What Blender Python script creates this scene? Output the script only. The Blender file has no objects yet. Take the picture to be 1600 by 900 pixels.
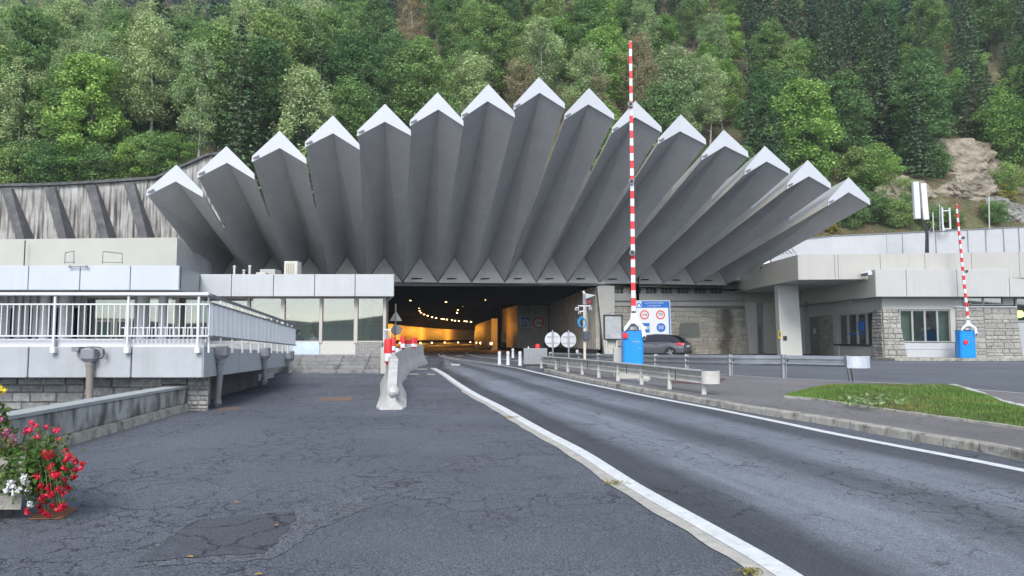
import bpy, math, random
import numpy as np
from mathutils import Vector, Matrix
R = math.radians
scene = bpy.context.scene
COL = scene.collection
rng = random.Random(7)
nr = np.random.default_rng(11)

# ------------------------------------------------------------------ camera
F = 1155.0; CX, CY = 800.0, 450.0; HOR = 530.0; EYE = 1.55; SL = 0.012
PITCH = math.atan((HOR - CY) / F)
cam = bpy.data.cameras.new('camera'); camo = bpy.data.objects.new('camera', cam); COL.objects.link(camo)
camo.location = (0, 0, EYE); camo.rotation_euler = (math.pi/2 + PITCH, 0, 0)
cam.sensor_width = 36; cam.lens = 36 * F / 1600; cam.clip_start = 0.1; cam.clip_end = 3000
scene.camera = camo
cp, sp = math.cos(PITCH), math.sin(PITCH)

def W(px, py, Y):
    xr = (px - CX) / F; yu = (CY - py) / F
    d = Vector((xr, cp - yu*sp, sp + yu*cp))
    k = Y / d.y
    return Vector((d.x*k, Y, EYE + d.z*k))
def gz(Y): return SL*Y if Y < 46 else SL*46
def G(px, py, off=0.0):
    xr = (px - CX) / F; yu = (CY - py) / F
    dy, dz = cp - yu*sp, sp + yu*cp
    sx, sz = xr/dy, dz/dy
    Y = (EYE - off) / (SL - sz)
    if Y > 46: Y = (EYE - off - SL*46) / max(1e-4, -sz)
    return Vector((sx*Y, Y, gz(Y) + off))
def proj(p):
    x, y, z = p[0], p[1], p[2] - EYE
    f = y*cp + z*sp; u = -y*sp + z*cp
    return CX + F*x/f, CY - F*u/f
def Xat(px, Y, py=500): return W(px, py, Y).x
def Zat(py, Y, px=800): return W(px, py, Y).z

# ------------------------------------------------------------------ materials
def nt(m):
    m.use_nodes = True
    return m.node_tree.nodes, m.node_tree.links
MATS = {}
def mat(name, col, rough=0.7, var=0.12, scale=3.0, bump=0.0, bscale=60.0, metal=0.0, streak=0.0, stain=None, stain_amt=0.5,
        stain_scale=1.5, spec=0.5, coat=0.0, rand=0.0):
    if name in MATS: return MATS[name]
    m = bpy.data.materials.new(name); N, L = nt(m)
    b = N['Principled BSDF']; b.inputs['Roughness'].default_value = rough; b.inputs['Metallic'].default_value = metal
    b.inputs['Specular IOR Level'].default_value = spec
    if coat: b.inputs['Coat Weight'].default_value = coat
    tc = N.new('ShaderNodeNewGeometry')
    n1 = N.new('ShaderNodeTexNoise'); n1.inputs['Scale'].default_value = scale; n1.inputs['Detail'].default_value = 8; n1.inputs['Roughness'].default_value = .65
    L.new(tc.outputs['Position'], n1.inputs['Vector'])
    mr = N.new('ShaderNodeMapRange'); mr.inputs['From Min'].default_value = .3; mr.inputs['From Max'].default_value = .7
    mr.inputs['To Min'].default_value = 1 - var; mr.inputs['To Max'].default_value = 1 + var
    L.new(n1.outputs['Fac'], mr.inputs['Value'])
    mul = N.new('ShaderNodeVectorMath'); mul.operation = 'SCALE'; mul.inputs[0].default_value = col[:3]
    L.new(mr.outputs[0], mul.inputs['Scale'])
    out = mul.outputs[0]
    if streak > 0:   # vertical run-off streaks
        mp = N.new('ShaderNodeMapping'); mp.inputs['Scale'].default_value = (5, 5, .35) if name != 'weathered_concrete' else (4, 3.2, 1.5)
        L.new(tc.outputs['Position'], mp.inputs['Vector'])
        n2 = N.new('ShaderNodeTexNoise'); n2.inputs['Scale'].default_value = 1.3; n2.inputs['Detail'].default_value = 6
        L.new(mp.outputs[0], n2.inputs['Vector'])
        r2 = N.new('ShaderNodeMapRange'); r2.inputs['From Min'].default_value = .5 if streak < .99 else .42; r2.inputs['From Max'].default_value = .75 if streak < .99 else .66
        r2.inputs['To Max'].default_value = streak; L.new(n2.outputs['Fac'], r2.inputs['Value'])
        mx = N.new('ShaderNodeMix'); mx.data_type = 'RGBA'; L.new(r2.outputs[0], mx.inputs['Factor']); L.new(out, mx.inputs[6])
        mx.inputs[7].default_value = (*(stain or (.12, .11, .1)), 1); out = mx.outputs[2]
    if stain and streak == 0:
        n3 = N.new('ShaderNodeTexNoise'); n3.inputs['Scale'].default_value = stain_scale; n3.inputs['Detail'].default_value = 9; n3.inputs['Roughness'].default_value = .7
        L.new(tc.outputs['Position'], n3.inputs['Vector'])
        r3 = N.new('ShaderNodeMapRange'); r3.inputs['From Min'].default_value = .5; r3.inputs['From Max'].default_value = .66; r3.inputs['To Max'].default_value = stain_amt
        L.new(n3.outputs['Fac'], r3.inputs['Value'])
        mx = N.new('ShaderNodeMix'); mx.data_type = 'RGBA'; L.new(r3.outputs[0], mx.inputs['Factor']); L.new(out, mx.inputs[6])
        mx.inputs[7].default_value = (*stain, 1); out = mx.outputs[2]
    L.new(out, b.inputs['Base Color'])
    if bump > 0:
        nb = N.new('ShaderNodeTexNoise'); nb.inputs['Scale'].default_value = bscale; nb.inputs['Detail'].default_value = 5
        L.new(tc.outputs['Position'], nb.inputs['Vector'])
        bp = N.new('ShaderNodeBump'); bp.inputs['Strength'].default_value = bump; bp.inputs['Distance'].default_value = .02
        L.new(nb.outputs['Fac'], bp.inputs['Height']); L.new(bp.outputs[0], b.inputs['Normal'])
    MATS[name] = m
    return m

def stone_mat(name, c1, c2, mortar, sx=.62, sz=.27, msize=.018, bump=.8, dark=None):
    """coursed rubble: Voronoi-free, brick courses warped by noise; u = x+y works for walls facing either way"""
    m = bpy.data.materials.new(name); N, L = nt(m); b = N['Principled BSDF']; b.inputs['Roughness'].default_value = .9
    g = N.new('ShaderNodeNewGeometry'); s = N.new('ShaderNodeSeparateXYZ'); L.new(g.outputs['Position'], s.inputs[0])
    ad = N.new('ShaderNodeMath'); ad.operation = 'ADD'; L.new(s.outputs[0], ad.inputs[0]); L.new(s.outputs[1], ad.inputs[1])
    cb = N.new('ShaderNodeCombineXYZ'); L.new(ad.outputs[0], cb.inputs[0]); L.new(s.outputs[2], cb.inputs[1])
    nw = N.new('ShaderNodeTexNoise'); nw.inputs['Scale'].default_value = 1.7; nw.inputs['Detail'].default_value = 3
    L.new(cb.outputs[0], nw.inputs['Vector'])
    sc = N.new('ShaderNodeVectorMath'); sc.operation = 'MULTIPLY_ADD'; L.new(nw.outputs['Color'], sc.inputs[0]); sc.inputs[1].default_value = (.16, .09, 0); L.new(cb.outputs[0], sc.inputs[2])
    br = N.new('ShaderNodeTexBrick'); br.offset = .43; br.squash = .55; br.squash_frequency = 3; br.offset_frequency = 2
    br.inputs['Scale'].default_value = 1; br.inputs['Brick Width'].default_value = sx; br.inputs['Row Height'].default_value = sz
    br.inputs['Mortar Size'].default_value = msize; br.inputs['Mortar Smooth'].default_value = .35; br.inputs['Bias'].default_value = 0
    br.inputs['Color1'].default_value = (*c1, 1); br.inputs['Color2'].default_value = (*c2, 1); br.inputs['Mortar'].default_value = (*mortar, 1)
    L.new(sc.outputs[0], br.inputs['Vector'])
    n = N.new('ShaderNodeTexNoise'); n.inputs['Scale'].default_value = 14; n.inputs['Detail'].default_value = 8; n.inputs['Roughness'].default_value = .7
    L.new(g.outputs['Position'], n.inputs['Vector'])
    mr = N.new('ShaderNodeMapRange'); mr.inputs['From Min'].default_value = .3; mr.inputs['From Max'].default_value = .7; mr.inputs['To Min'].default_value = .68; mr.inputs['To Max'].default_value = 1.3
    L.new(n.outputs['Fac'], mr.inputs['Value'])
    ml = N.new('ShaderNodeVectorMath'); ml.operation = 'SCALE'; L.new(br.outputs['Color'], ml.inputs[0]); L.new(mr.outputs[0], ml.inputs['Scale'])
    out = ml.outputs[0]
    if dark:    # a damp stain with its own place: dark = (x centre, half width)
        dx = N.new('ShaderNodeMath'); dx.operation = 'SUBTRACT'; L.new(s.outputs[0], dx.inputs[0]); dx.inputs[1].default_value = dark[0]
        ab = N.new('ShaderNodeMath'); ab.operation = 'ABSOLUTE'; L.new(dx.outputs[0], ab.inputs[0])
        n4 = N.new('ShaderNodeTexNoise'); n4.inputs['Scale'].default_value = 1.4; n4.inputs['Detail'].default_value = 6; L.new(g.outputs['Position'], n4.inputs['Vector'])
        a4 = N.new('ShaderNodeMath'); a4.operation = 'MULTIPLY_ADD'; L.new(n4.outputs['Fac'], a4.inputs[0]); a4.inputs[1].default_value = -2.2*dark[1]; L.new(ab.outputs[0], a4.inputs[2])
        r4 = N.new('ShaderNodeMapRange'); r4.inputs['From Min'].default_value = -.1*dark[1]; r4.inputs['From Max'].default_value = -.6*dark[1]; r4.inputs['To Max'].default_value = .75
        L.new(a4.outputs[0], r4.inputs['Value'])
        mx = N.new('ShaderNodeMix'); mx.data_type = 'RGBA'; L.new(r4.outputs[0], mx.inputs['Factor']); L.new(out, mx.inputs[6]); mx.inputs[7].default_value = (.045, .038, .03, 1); out = mx.outputs[2]
    L.new(out, b.inputs['Base Color'])
    inv = N.new('ShaderNodeMath'); inv.operation = 'MULTIPLY_ADD'; L.new(br.outputs['Fac'], inv.inputs[0]); inv.inputs[1].default_value = -1.2; L.new(n.outputs['Fac'], inv.inputs[2])
    bp = N.new('ShaderNodeBump'); bp.inputs['Strength'].default_value = bump; bp.inputs['Distance'].default_value = .05
    L.new(inv.outputs[0], bp.inputs['Height']); L.new(bp.outputs[0], b.inputs['Normal'])
    MATS[name] = m
    return m

def asphalt_mat(name, base, speck=.35, crack=.6, cscale=1.1, tracks=False, tint=(1, 1, 1), mask_lo=.5, mask_hi=.62):
    m = bpy.data.materials.new(name); N, L = nt(m); b = N['Principled BSDF']; b.inputs['Roughness'].default_value = .72
    b.inputs['Specular IOR Level'].default_value = .42
    g = N.new('ShaderNodeNewGeometry'); P = g.outputs['Position']
    def noise(sc, det=4, ro=.6, vec=None):
        n = N.new('ShaderNodeTexNoise'); n.inputs['Scale'].default_value = sc; n.inputs['Detail'].default_value = det; n.inputs['Roughness'].default_value = ro
        L.new(vec or P, n.inputs['Vector']); return n
    def mrange(v, a, b_, c, d):
        r = N.new('ShaderNodeMapRange'); r.inputs['From Min'].default_value = a; r.inputs['From Max'].default_value = b_
        r.inputs['To Min'].default_value = c; r.inputs['To Max'].default_value = d; L.new(v, r.inputs['Value']); return r.outputs[0]
    def math_(op, a, b_):
        n = N.new('ShaderNodeMath'); n.operation = op
        for i, v in enumerate((a, b_)):
            if isinstance(v, (int, float)): n.inputs[i].default_value = v
            else: L.new(v, n.inputs[i])
        return n.outputs[0]
    fine = noise(62, 4, .85); mid = noise(11, 6, .7); big = noise(.35, 5, .6)
    v = math_('MULTIPLY', mrange(fine.outputs['Fac'], .38, .62, 1-speck, 1+speck), mrange(mid.outputs['Fac'], .3, .7, .9, 1.1))
    v = math_('MULTIPLY', v, mrange(big.outputs['Fac'], .3, .7, .8, 1.2))
    # pale aggregate chips
    vo = N.new('ShaderNodeTexVoronoi'); vo.inputs['Scale'].default_value = 70; L.new(P, vo.inputs['Vector'])
    sepc = N.new('ShaderNodeSeparateColor'); L.new(vo.outputs['Color'], sepc.inputs[0])
    chip = math_('MULTIPLY', mrange(vo.outputs['Distance'], .25, .4, 1, 0), mrange(sepc.outputs[0], .8, .9, 0, 1))
    v = math_('ADD', v, math_('MULTIPLY', chip, .9))
    if tracks:
        uv = N.new('ShaderNodeUVMap'); s = N.new('ShaderNodeSeparateXYZ'); L.new(uv.outputs[0], s.inputs[0])
        wob = math_('MULTIPLY_ADD', noise(.5, 3).outputs['Fac'], .1); 
        u = math_('ADD', s.outputs[0], math_('MULTIPLY', noise(.8, 4).outputs['Fac'], .08))
        cr = N.new('ShaderNodeValToRGB'); L.new(u, cr.inputs[0]); e = cr.color_ramp.elements
        e[0].position = 0; e[0].color = (.62,)*3+(1,); e[1].position = 1; e[1].color = (.62,)*3+(1,)
        for p_, c_ in ((.17, .66), (.27, 1.95), (.42, 1.95), (.53, .95), (.6, .85), (.7, 1.75), (.82, 1.6), (.92, .75)):
            x = cr.color_ramp.elements.new(p_); x.color = (c_/2,)*3 + (1,)
        e2 = cr.color_ramp.elements; e2[0].color = (.34,)*3+(1,); e2[-1].color = (.36,)*3+(1,)
        sg = N.new('ShaderNodeMapping'); sg.inputs['Scale'].default_value = (6, .6, 1); L.new(uv.outputs[0], sg.inputs['Vector'])
        st = mrange(noise(3, 6, .7, sg.outputs[0]).outputs['Fac'], .3, .7, .8, 1.2)
        v = math_('MULTIPLY', v, math_('MULTIPLY', math_('MULTIPLY', cr.outputs[0], 2), st))
    # cracks
    warp = noise(2.2, 5, .7); wm = N.new('ShaderNodeVectorMath'); wm.operation = 'MULTIPLY_ADD'
    L.new(warp.outputs['Color'], wm.inputs[0]); wm.inputs[1].default_value = (.55, .55, 0); L.new(P, wm.inputs[2])
    ck = None
    for sc_, wd, off in ((cscale, .014, 0), (cscale*3.1, .030, 7)):
        ve = N.new('ShaderNodeTexVoronoi'); ve.feature = 'DISTANCE_TO_EDGE'; ve.inputs['Scale'].default_value = sc_
        L.new(wm.outputs[0], ve.inputs['Vector'])
        line = mrange(ve.outputs['Distance'], 0, wd, 1, 0)
        mp = N.new('ShaderNodeMapping'); mp.inputs['Location'].default_value = (off, off*2, 0); L.new(P, mp.inputs['Vector'])
        msk = mrange(noise(.42 if off == 0 else .6, 3, .6, mp.outputs[0]).outputs['Fac'], mask_lo - (.04 if off else 0), mask_hi - (.04 if off else 0), 0, 1)
        c = math_('MULTIPLY', line, msk)
        ck = c if ck is None else math_('MAXIMUM', ck, c)
    ckf = math_('MULTIPLY', ck, crack)
    sc2 = N.new('ShaderNodeVectorMath'); sc2.operation = 'SCALE'; sc2.inputs[0].default_value = tuple(base*t for t in tint); L.new(v, sc2.inputs['Scale'])
    mx = N.new('ShaderNodeMix'); mx.data_type = 'RGBA'; L.new(ckf, mx.inputs['Factor']); L.new(sc2.outputs[0], mx.inputs[6]); mx.inputs[7].default_value = (.012, .012, .013, 1)
    L.new(mx.outputs[2], b.inputs['Base Color'])
    h = math_('SUBTRACT', fine.outputs['Fac'], math_('MULTIPLY', ck, 1.5))
    bp = N.new('ShaderNodeBump'); bp.inputs['Strength'].default_value = .55; bp.inputs['Distance'].default_value = .012
    L.new(h, bp.inputs['Height']); L.new(bp.outputs[0], b.inputs['Normal'])
    MATS[name] = m; return m

def glass_mat(name, tint=(.55, .75, .7), rough=.03, alpha=.45):
    m = bpy.data.materials.new(name); N, L = nt(m); N.remove(N['Principled BSDF'])
    t = N.new('ShaderNodeBsdfTransparent'); t.inputs[0].default_value = (*tint, 1)
    gl = N.new('ShaderNodeBsdfGlossy'); gl.inputs['Roughness'].default_value = rough; gl.inputs['Color'].default_value = (.93, .95, .97, 1)
    fr = N.new('ShaderNodeFresnel'); fr.inputs[0].default_value = 1.5
    mr = N.new('ShaderNodeMapRange'); mr.inputs['To Min'].default_value = alpha*.15; mr.inputs['To Max'].default_value = 1
    L.new(fr.outputs[0], mr.inputs['Value'])
    mx = N.new('ShaderNodeMixShader'); L.new(mr.outputs[0], mx.inputs[0]); L.new(t.outputs[0], mx.inputs[1]); L.new(gl.outputs[0], mx.inputs[2])
    L.new(mx.outputs[0], N['Material Output'].inputs[0]); MATS[name] = m; return m

def emit_mat(name, col, strength):
    m = bpy.data.materials.new(name); N, L = nt(m); b = N['Principled BSDF']
    b.inputs['Base Color'].default_value = (*col, 1); b.inputs['Emission Color'].default_value = (*col, 1); b.inputs['Emission Strength'].default_value = strength
    MATS[name] = m; return m

def leaf_mat(name, c, hue=.03, val=.35, trans=.3, accent=None, acc_amt=.5):
    m = bpy.data.materials.new(name); N, L = nt(m); b = N['Principled BSDF']; b.inputs['Roughness'].default_value = .65; b.inputs['Specular IOR Level'].default_value = .25
    oi = N.new('ShaderNodeObjectInfo'); tc = N.new('ShaderNodeTexCoord'); gm = N.new('ShaderNodeNewGeometry')
    n = N.new('ShaderNodeTexNoise'); n.inputs['Scale'].default_value = .9; n.inputs['Detail'].default_value = 6; n.inputs['Roughness'].default_value = .75
    ad = N.new('ShaderNodeVectorMath'); ad.operation = 'ADD'; L.new(tc.outputs['Object'], ad.inputs[0]); L.new(oi.outputs['Location'], ad.inputs[1]); L.new(ad.outputs[0], n.inputs['Vector'])
    hs = N.new('ShaderNodeHueSaturation'); hs.inputs['Color'].default_value = (*c, 1)
    def mr(v, a, b_, x, y):
        r = N.new('ShaderNodeMapRange'); r.inputs['From Min'].default_value = a; r.inputs['From Max'].default_value = b_; r.inputs['To Min'].default_value = x; r.inputs['To Max'].default_value = y; L.new(v, r.inputs['Value']); return r.outputs[0]
    L.new(mr(oi.outputs['Random'], 0, 1, .5-hue, .5+hue), hs.inputs['Hue'])
    a = mr(n.outputs['Fac'], .3, .7, 1-val, 1+val); isl = mr(gm.outputs['Random Per Island'], 0, 1, .6, 1.4)
    mm = N.new('ShaderNodeMath'); mm.operation = 'MULTIPLY'; L.new(a, mm.inputs[0]); L.new(isl, mm.inputs[1])
    m2 = N.new('ShaderNodeMath'); m2.operation = 'MULTIPLY'; L.new(mm.outputs[0], m2.inputs[0]); L.new(mr(oi.outputs['Random'], 0, 1, 1.55, 1.0), m2.inputs[1])
    L.new(m2.outputs[0], hs.inputs['Value'])
    out = hs.outputs[0]
    if accent:
        n2 = N.new('ShaderNodeTexNoise'); n2.inputs['Scale'].default_value = .55; n2.inputs['Detail'].default_value = 4; L.new(ad.outputs[0], n2.inputs['Vector'])
        mx = N.new('ShaderNodeMix'); mx.data_type = 'RGBA'; L.new(mr(n2.outputs['Fac'], .5, .62, 0, acc_amt), mx.inputs['Factor']); L.new(out, mx.inputs[6]); mx.inputs[7].default_value = (*accent, 1); out = mx.outputs[2]
    L.new(out, b.inputs['Base Color'])
    tr = N.new('ShaderNodeBsdfTranslucent'); L.new(out, tr.inputs[0])
    ms = N.new('ShaderNodeMixShader'); ms.inputs[0].default_value = trans; L.new(b.outputs[0], ms.inputs[1]); L.new(tr.outputs[0], ms.inputs[2])
    L.new(ms.outputs[0], N['Material Output'].inputs[0]); MATS[name] = m; return m

# ------------------------------------------------------------------ mesh builder
ORG = {}
class MB:
    def __init__(s): s.v = []; s.f = []; s.uv = None
    def add(s, vs, fs):
        o = len(s.v); s.v += [tuple(v) for v in vs]; s.f += [tuple(i+o for i in f) for f in fs]; return s
    def box(s, x0, y0, z0, x1, y1, z1):
        return s.add([(x0,y0,z0),(x1,y0,z0),(x1,y1,z0),(x0,y1,z0),(x0,y0,z1),(x1,y0,z1),(x1,y1,z1),(x0,y1,z1)],
                     [(0,3,2,1),(4,5,6,7),(0,1,5,4),(1,2,6,5),(2,3,7,6),(3,0,4,7)])
    def bbox(s, x0, y0, z0, x1, y1, z1, b=.01):      # box with chamfered vertical and horizontal edges
        if x0 > x1: x0, x1 = x1, x0
        if y0 > y1: y0, y1 = y1, y0
        if z0 > z1: z0, z1 = z1, z0
        b = min(b, (x1-x0)*.45, (y1-y0)*.45, (z1-z0)*.45)
        def ring(ix, iy, z): return [(x0+ix,y0+iy+ (b if 0 else 0),z)]
        def oct_(ins, z):
            a0, a1, c0, c1 = x0+ins, x1-ins, y0+ins, y1-ins
            return [(a0+b,c0,z),(a1-b,c0,z),(a1,c0+b,z),(a1,c1-b,z),(a1-b,c1,z),(a0+b,c1,z),(a0,c1-b,z),(a0,c0+b,z)]
        vs = oct_(b*.6, z0) + oct_(0, z0+b) + oct_(0, z1-b) + oct_(b*.6, z1)
        fs = [tuple(reversed(range(8))), tuple(range(24, 32))]
        for k in range(3):
            for i in range(8): fs.append((k*8+i, k*8+(i+1) % 8, (k+1)*8+(i+1) % 8, (k+1)*8+i))
        return s.add(vs, fs)
    def hexa(s, bot, top):      # bot, top: 4 points each, same winding
        return s.add(list(bot)+list(top), [(3,2,1,0),(4,5,6,7),(0,1,5,4),(1,2,6,5),(2,3,7,6),(3,0,4,7)])
    def prism(s, poly, vec):
        n = len(poly); vec = Vector(vec)
        vs = [Vector(p) for p in poly]; vs += [p+vec for p in vs]
        fs = [tuple(range(n)), tuple(reversed(range(n, 2*n)))]
        for i in range(n): fs.append(((i+1) % n, i, n+i, n+(i+1) % n))
        return s.add(vs, fs)
    def tube(s, pts, r, n=8, cap=True):
        pts = [Vector(p) for p in pts]; rs = r if isinstance(r, (list, tuple)) else [r]*len(pts)
        vs = []; prev = None
        for i, p in enumerate(pts):
            d = (pts[min(i+1, len(pts)-1)] - pts[max(i-1, 0)]).normalized()
            a = prev if prev is not None else (Vector((1, 0, 0)) if abs(d.x) < .9 else Vector((0, 1, 0)))
            u = (a - d*a.dot(d)).normalized(); prev = u; w = d.cross(u)
            for k in range(n):
                t = 2*math.pi*k/n; vs.append(p + (u*math.cos(t) + w*math.sin(t))*rs[i])
        fs = []
        for i in range(len(pts)-1):
            for k in range(n): fs.append((i*n+k, i*n+(k+1) % n, (i+1)*n+(k+1) % n, (i+1)*n+k))
        if cap: fs += [tuple(reversed(range(n))), tuple(range((len(pts)-1)*n, len(pts)*n))]
        return s.add(vs, fs)
    def lathe(s, c, prof, n=16):    # prof: (r, z)
        vs = []; c = Vector(c)
        for r, z in prof:
            for k in range(n):
                t = 2*math.pi*k/n; vs.append(c + Vector((r*math.cos(t), r*math.sin(t), z)))
        fs = []
        for i in range(len(prof)-1):
            for k in range(n): fs.append((i*n+k, i*n+(k+1) % n, (i+1)*n+(k+1) % n, (i+1)*n+k))
        fs += [tuple(reversed(range(n))), tuple(range((len(prof)-1)*n, len(prof)*n))]
        return s.add(vs, fs)
    def disc(s, c, r, y0, y1, n=28):   # disc facing -Y, thickness y0..y1
        c = Vector(c); vs = []
        for y in (y0, y1):
            for k in range(n):
                t = 2*math.pi*k/n; vs.append((c.x + r*math.cos(t), y, c.z + r*math.sin(t)))
        fs = [tuple(range(n)), tuple(reversed(range(n, 2*n)))]
        for k in range(n): fs.append(((k+1) % n, k, n+k, n+(k+1) % n))
        return s.add(vs, fs)
    def ring(s, c, r0, r1, y0, y1, n=28):
        c = Vector(c); vs = []
        for y in (y0, y1):
            for r in (r0, r1):
                for k in range(n):
                    t = 2*math.pi*k/n; vs.append((c.x + r*math.cos(t), y, c.z + r*math.sin(t)))
        fs = []
        for k in range(n):
            k2 = (k+1) % n
            fs += [(k, k2, n+k2, n+k), (2*n+k, 3*n+k, 3*n+k2, 2*n+k2), (n+k, n+k2, 3*n+k2, 3*n+k), (k2, k, 2*n+k, 2*n+k2)]
        return s.add(vs, fs)
    def build(s, name, m, parent=None, smooth=False, local=False, uv=None, xf=None):
        me = bpy.data.meshes.new(name)
        vs = [Vector(v) for v in s.v]
        if xf is not None: vs = [xf @ v for v in vs]
        if local: off = Vector((0, 0, 0)); loc = Vector((0, 0, 0))
        elif parent is not None: off = ORG[parent]; loc = Vector((0, 0, 0))
        else:
            xs = [v.x for v in vs]; ys = [v.y for v in vs]; zs = [v.z for v in vs]
            off = Vector(((min(xs)+max(xs))/2, (min(ys)+max(ys))/2, min(zs))); loc = off
        me.from_pydata([v - off for v in vs], [], s.f); me.update()
        if uv is not None:
            ul = me.uv_layers.new(name='UVMap')
            for lp in me.loops: ul.data[lp.index].uv = uv[lp.vertex_index]
        if smooth:
            for p in me.polygons: p.use_smooth = True
            try: me.set_sharp_from_angle(angle=R(35))
            except Exception: pass
        for mm in (m if isinstance(m, (list, tuple)) else [m]): me.materials.append(mm)
        o = bpy.data.objects.new(name, me); o.location = loc; COL.objects.link(o)
        if parent is not None: o.parent = parent
        ORG[o] = off if not local else Vector((0, 0, 0))
        return o
def tag(o, label=None, cat=None, group=None, kind=None):
    if label: o['label'] = label
    if cat: o['category'] = cat
    if group: o['group'] = group
    if kind: o['kind'] = kind
    return o
def thing(name, label, cat, loc=(0, 0, 0), group=None, rz=0):
    o = bpy.data.objects.new(name, None); COL.objects.link(o); o.location = loc; o.rotation_euler.z = rz
    o.empty_display_size = .3; ORG[o] = Vector(loc); return tag(o, label, cat, group)
def struct(o): o['kind'] = 'structure'; return o
def copy_thing(root, loc, rz=0, sc=None, label=None, group=None):
    c = root.copy(); COL.objects.link(c); c.location = loc; c.rotation_euler.z = rz
    if sc: c.scale = (sc, sc, sc) if not isinstance(sc, tuple) else sc
    if label: c['label'] = label
    if group: c['group'] = group
    for ch in root.children:
        d = ch.copy(); COL.objects.link(d); d.parent = c
        for gch in ch.children:
            e = gch.copy(); COL.objects.link(e); e.parent = d
    ORG[c] = Vector(loc)
    return c
def text_bm(txt, size, loc, m, parent, name='lettering', rot=(math.pi/2, 0, 0), align='CENTER', depth=.004, sx=1.0):
    cu = bpy.data.curves.new('txt', 'FONT'); cu.body = txt; cu.size = size; cu.align_x = align; cu.align_y = 'CENTER'; cu.extrude = depth; cu.resolution_u = 2
    o = bpy.data.objects.new('txt', cu); COL.objects.link(o)
    dg = bpy.context.evaluated_depsgraph_get(); me = bpy.data.meshes.new_from_object(o.evaluated_get(dg))
    bpy.data.objects.remove(o); me.name = name
    me.materials.clear(); me.materials.append(m)
    o2 = bpy.data.objects.new(name, me); COL.objects.link(o2); o2.rotation_euler = rot; o2.scale = (sx, 1, 1)
    o2.location = Vector(loc) - (ORG[parent] if parent else Vector()); o2.parent = parent
    return o2
ORD = ['first', 'second', 'third', 'fourth', 'fifth', 'sixth', 'seventh', 'eighth', 'ninth', 'tenth', 'eleventh', 'twelfth', 'thirteenth', 'fourteenth', 'fifteenth', 'sixteenth', 'seventeenth', 'eighteenth', 'nineteenth', 'twentieth']

# ------------------------------------------------------------------ palette
white_paint = mat('white_paint', (.70, .71, .73), .45, .04, 2)
cap_paint = mat('gable_white', (.56, .58, .62), .5, .03, 1.2)
fascia_m = mat('fascia_panel', (.50, .515, .53), .45, .05, .8, streak=.16, stain=(.30, .30, .29))
fascia_w = mat('fascia_warm', (.50, .48, .42), .5, .05, .8, streak=.2, stain=(.32, .30, .26))
joint_m = mat('joint_dark', (.05, .05, .05), .8)
conc_m = mat('concrete', (.42, .42, .41), .85, .14, 2.5, .35, 50, streak=.35, stain=(.2, .2, .19))
conc_l = mat('concrete_light', (.52, .505, .455), .8, .07, 1.5, .15, 50, streak=.22, stain=(.36, .35, .32))
conc_cool = mat('concrete_cool', (.43, .45, .47), .8, .08, 1.8, .2, 60, streak=.3, stain=(.27, .27, .27))
conc_fold = mat('concrete_canopy', (.43, .43, .435), .85, .07, 1.2, .2, 14, streak=.22, stain=(.27, .265, .26))
conc_edge = mat('concrete_edge', (.42, .40, .36), .85, .14, 1.5, .15, 30)
tri_m = mat('gable_concrete', (.42, .41, .39), .85, .12, 1.5, .2, 40)
stained = mat('stained_concrete', (.42, .41, .39), .9, .35, .8, .5, 12, streak=1.0, stain=(.07, .055, .05))
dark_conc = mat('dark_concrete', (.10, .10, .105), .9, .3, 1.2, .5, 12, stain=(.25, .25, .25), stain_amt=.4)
weather = mat('weathered_concrete', (.43, .43, .41), .9, .25, 2.2, .5, 30, streak=1.0, stain=(.10, .10, .09))
stone_g = stone_mat('granite_wall', (.40, .39, .36), (.28, .28, .27), (.17, .17, .16), .8, .24, .014)
stone_l = stone_mat('pale_stone_wall', (.40, .40, .395), (.25, .25, .25), (.13, .13, .13), .7, .3, .02, 1.0)
stone_p = stone_mat('portal_stone_wall', (.47, .44, .38), (.36, .335, .29), (.20, .18, .15), .8, .34, .02, .8, dark=(14.6, 1.1))
galv = mat('galvanised_steel', (.46, .48, .50), .42, .12, 4, metal=.75)
galv_w = mat('worn_rail_steel', (.58, .57, .53), .5, .14, 5, metal=.1, stain=(.3, .26, .2), stain_amt=.35)
dark_metal = mat('dark_metal', (.03, .03, .033), .5)
grey_metal = mat('grey_metal', (.25, .26, .28), .5, .08, 4, metal=.3)
blue_m = mat('barrier_blue', (.0, .30, .85), .4, .04, 3, coat=.2)
red_m = mat('signal_red', (.70, .03, .035), .45, .08, 6)
sign_blue = mat('sign_blue', (.01, .13, .48), .45, .06, 2)
sign_white = mat('sign_white', (.68, .70, .70), .5, .04, 3)
sign_black = mat('sign_black', (.02, .02, .02), .6)
paint_line = mat('line_paint', (.72, .74, .74), .65, .1, 6, .3, 90, stain=(.35, .36, .37), stain_amt=.45, stain_scale=14)
paint_old = mat('old_line_paint', (.47, .45, .41), .8, .16, 6, .3, 90, stain=(.22, .21, .2), stain_amt=.4, stain_scale=9)
kerb_m = mat('kerb_stone', (.38, .365, .32), .9, .3, 5, .7, 40, stain=(.09, .08, .065), stain_amt=.85, stain_scale=4)
glass_g = glass_mat('tinted_glass', (.86, .90, .89), .02, .75)
glass_d = glass_mat('dark_glass', (.75, .82, .80), .02, .6)
orange_tile = mat('beige_lining', (.55, .50, .40), .5, .1, 1)
corr_m = mat('corrugated_cladding', (.56, .53, .46), .6, .1, 1.5, stain=(.2, .19, .17), stain_amt=.5, stain_scale=.8)
blackish = mat('near_black', (.006, .006, .007), .98, spec=.0)  # even near-black for tunnel surfaces, openings and room backs
room_m = mat('room_wall', (.80, .84, .78), .8, .06)
soffit_m = mat('soffit', (.26, .255, .25), .7)
door_m = mat('garage_door', (.50, .47, .40), .55, .05, 2)
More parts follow.
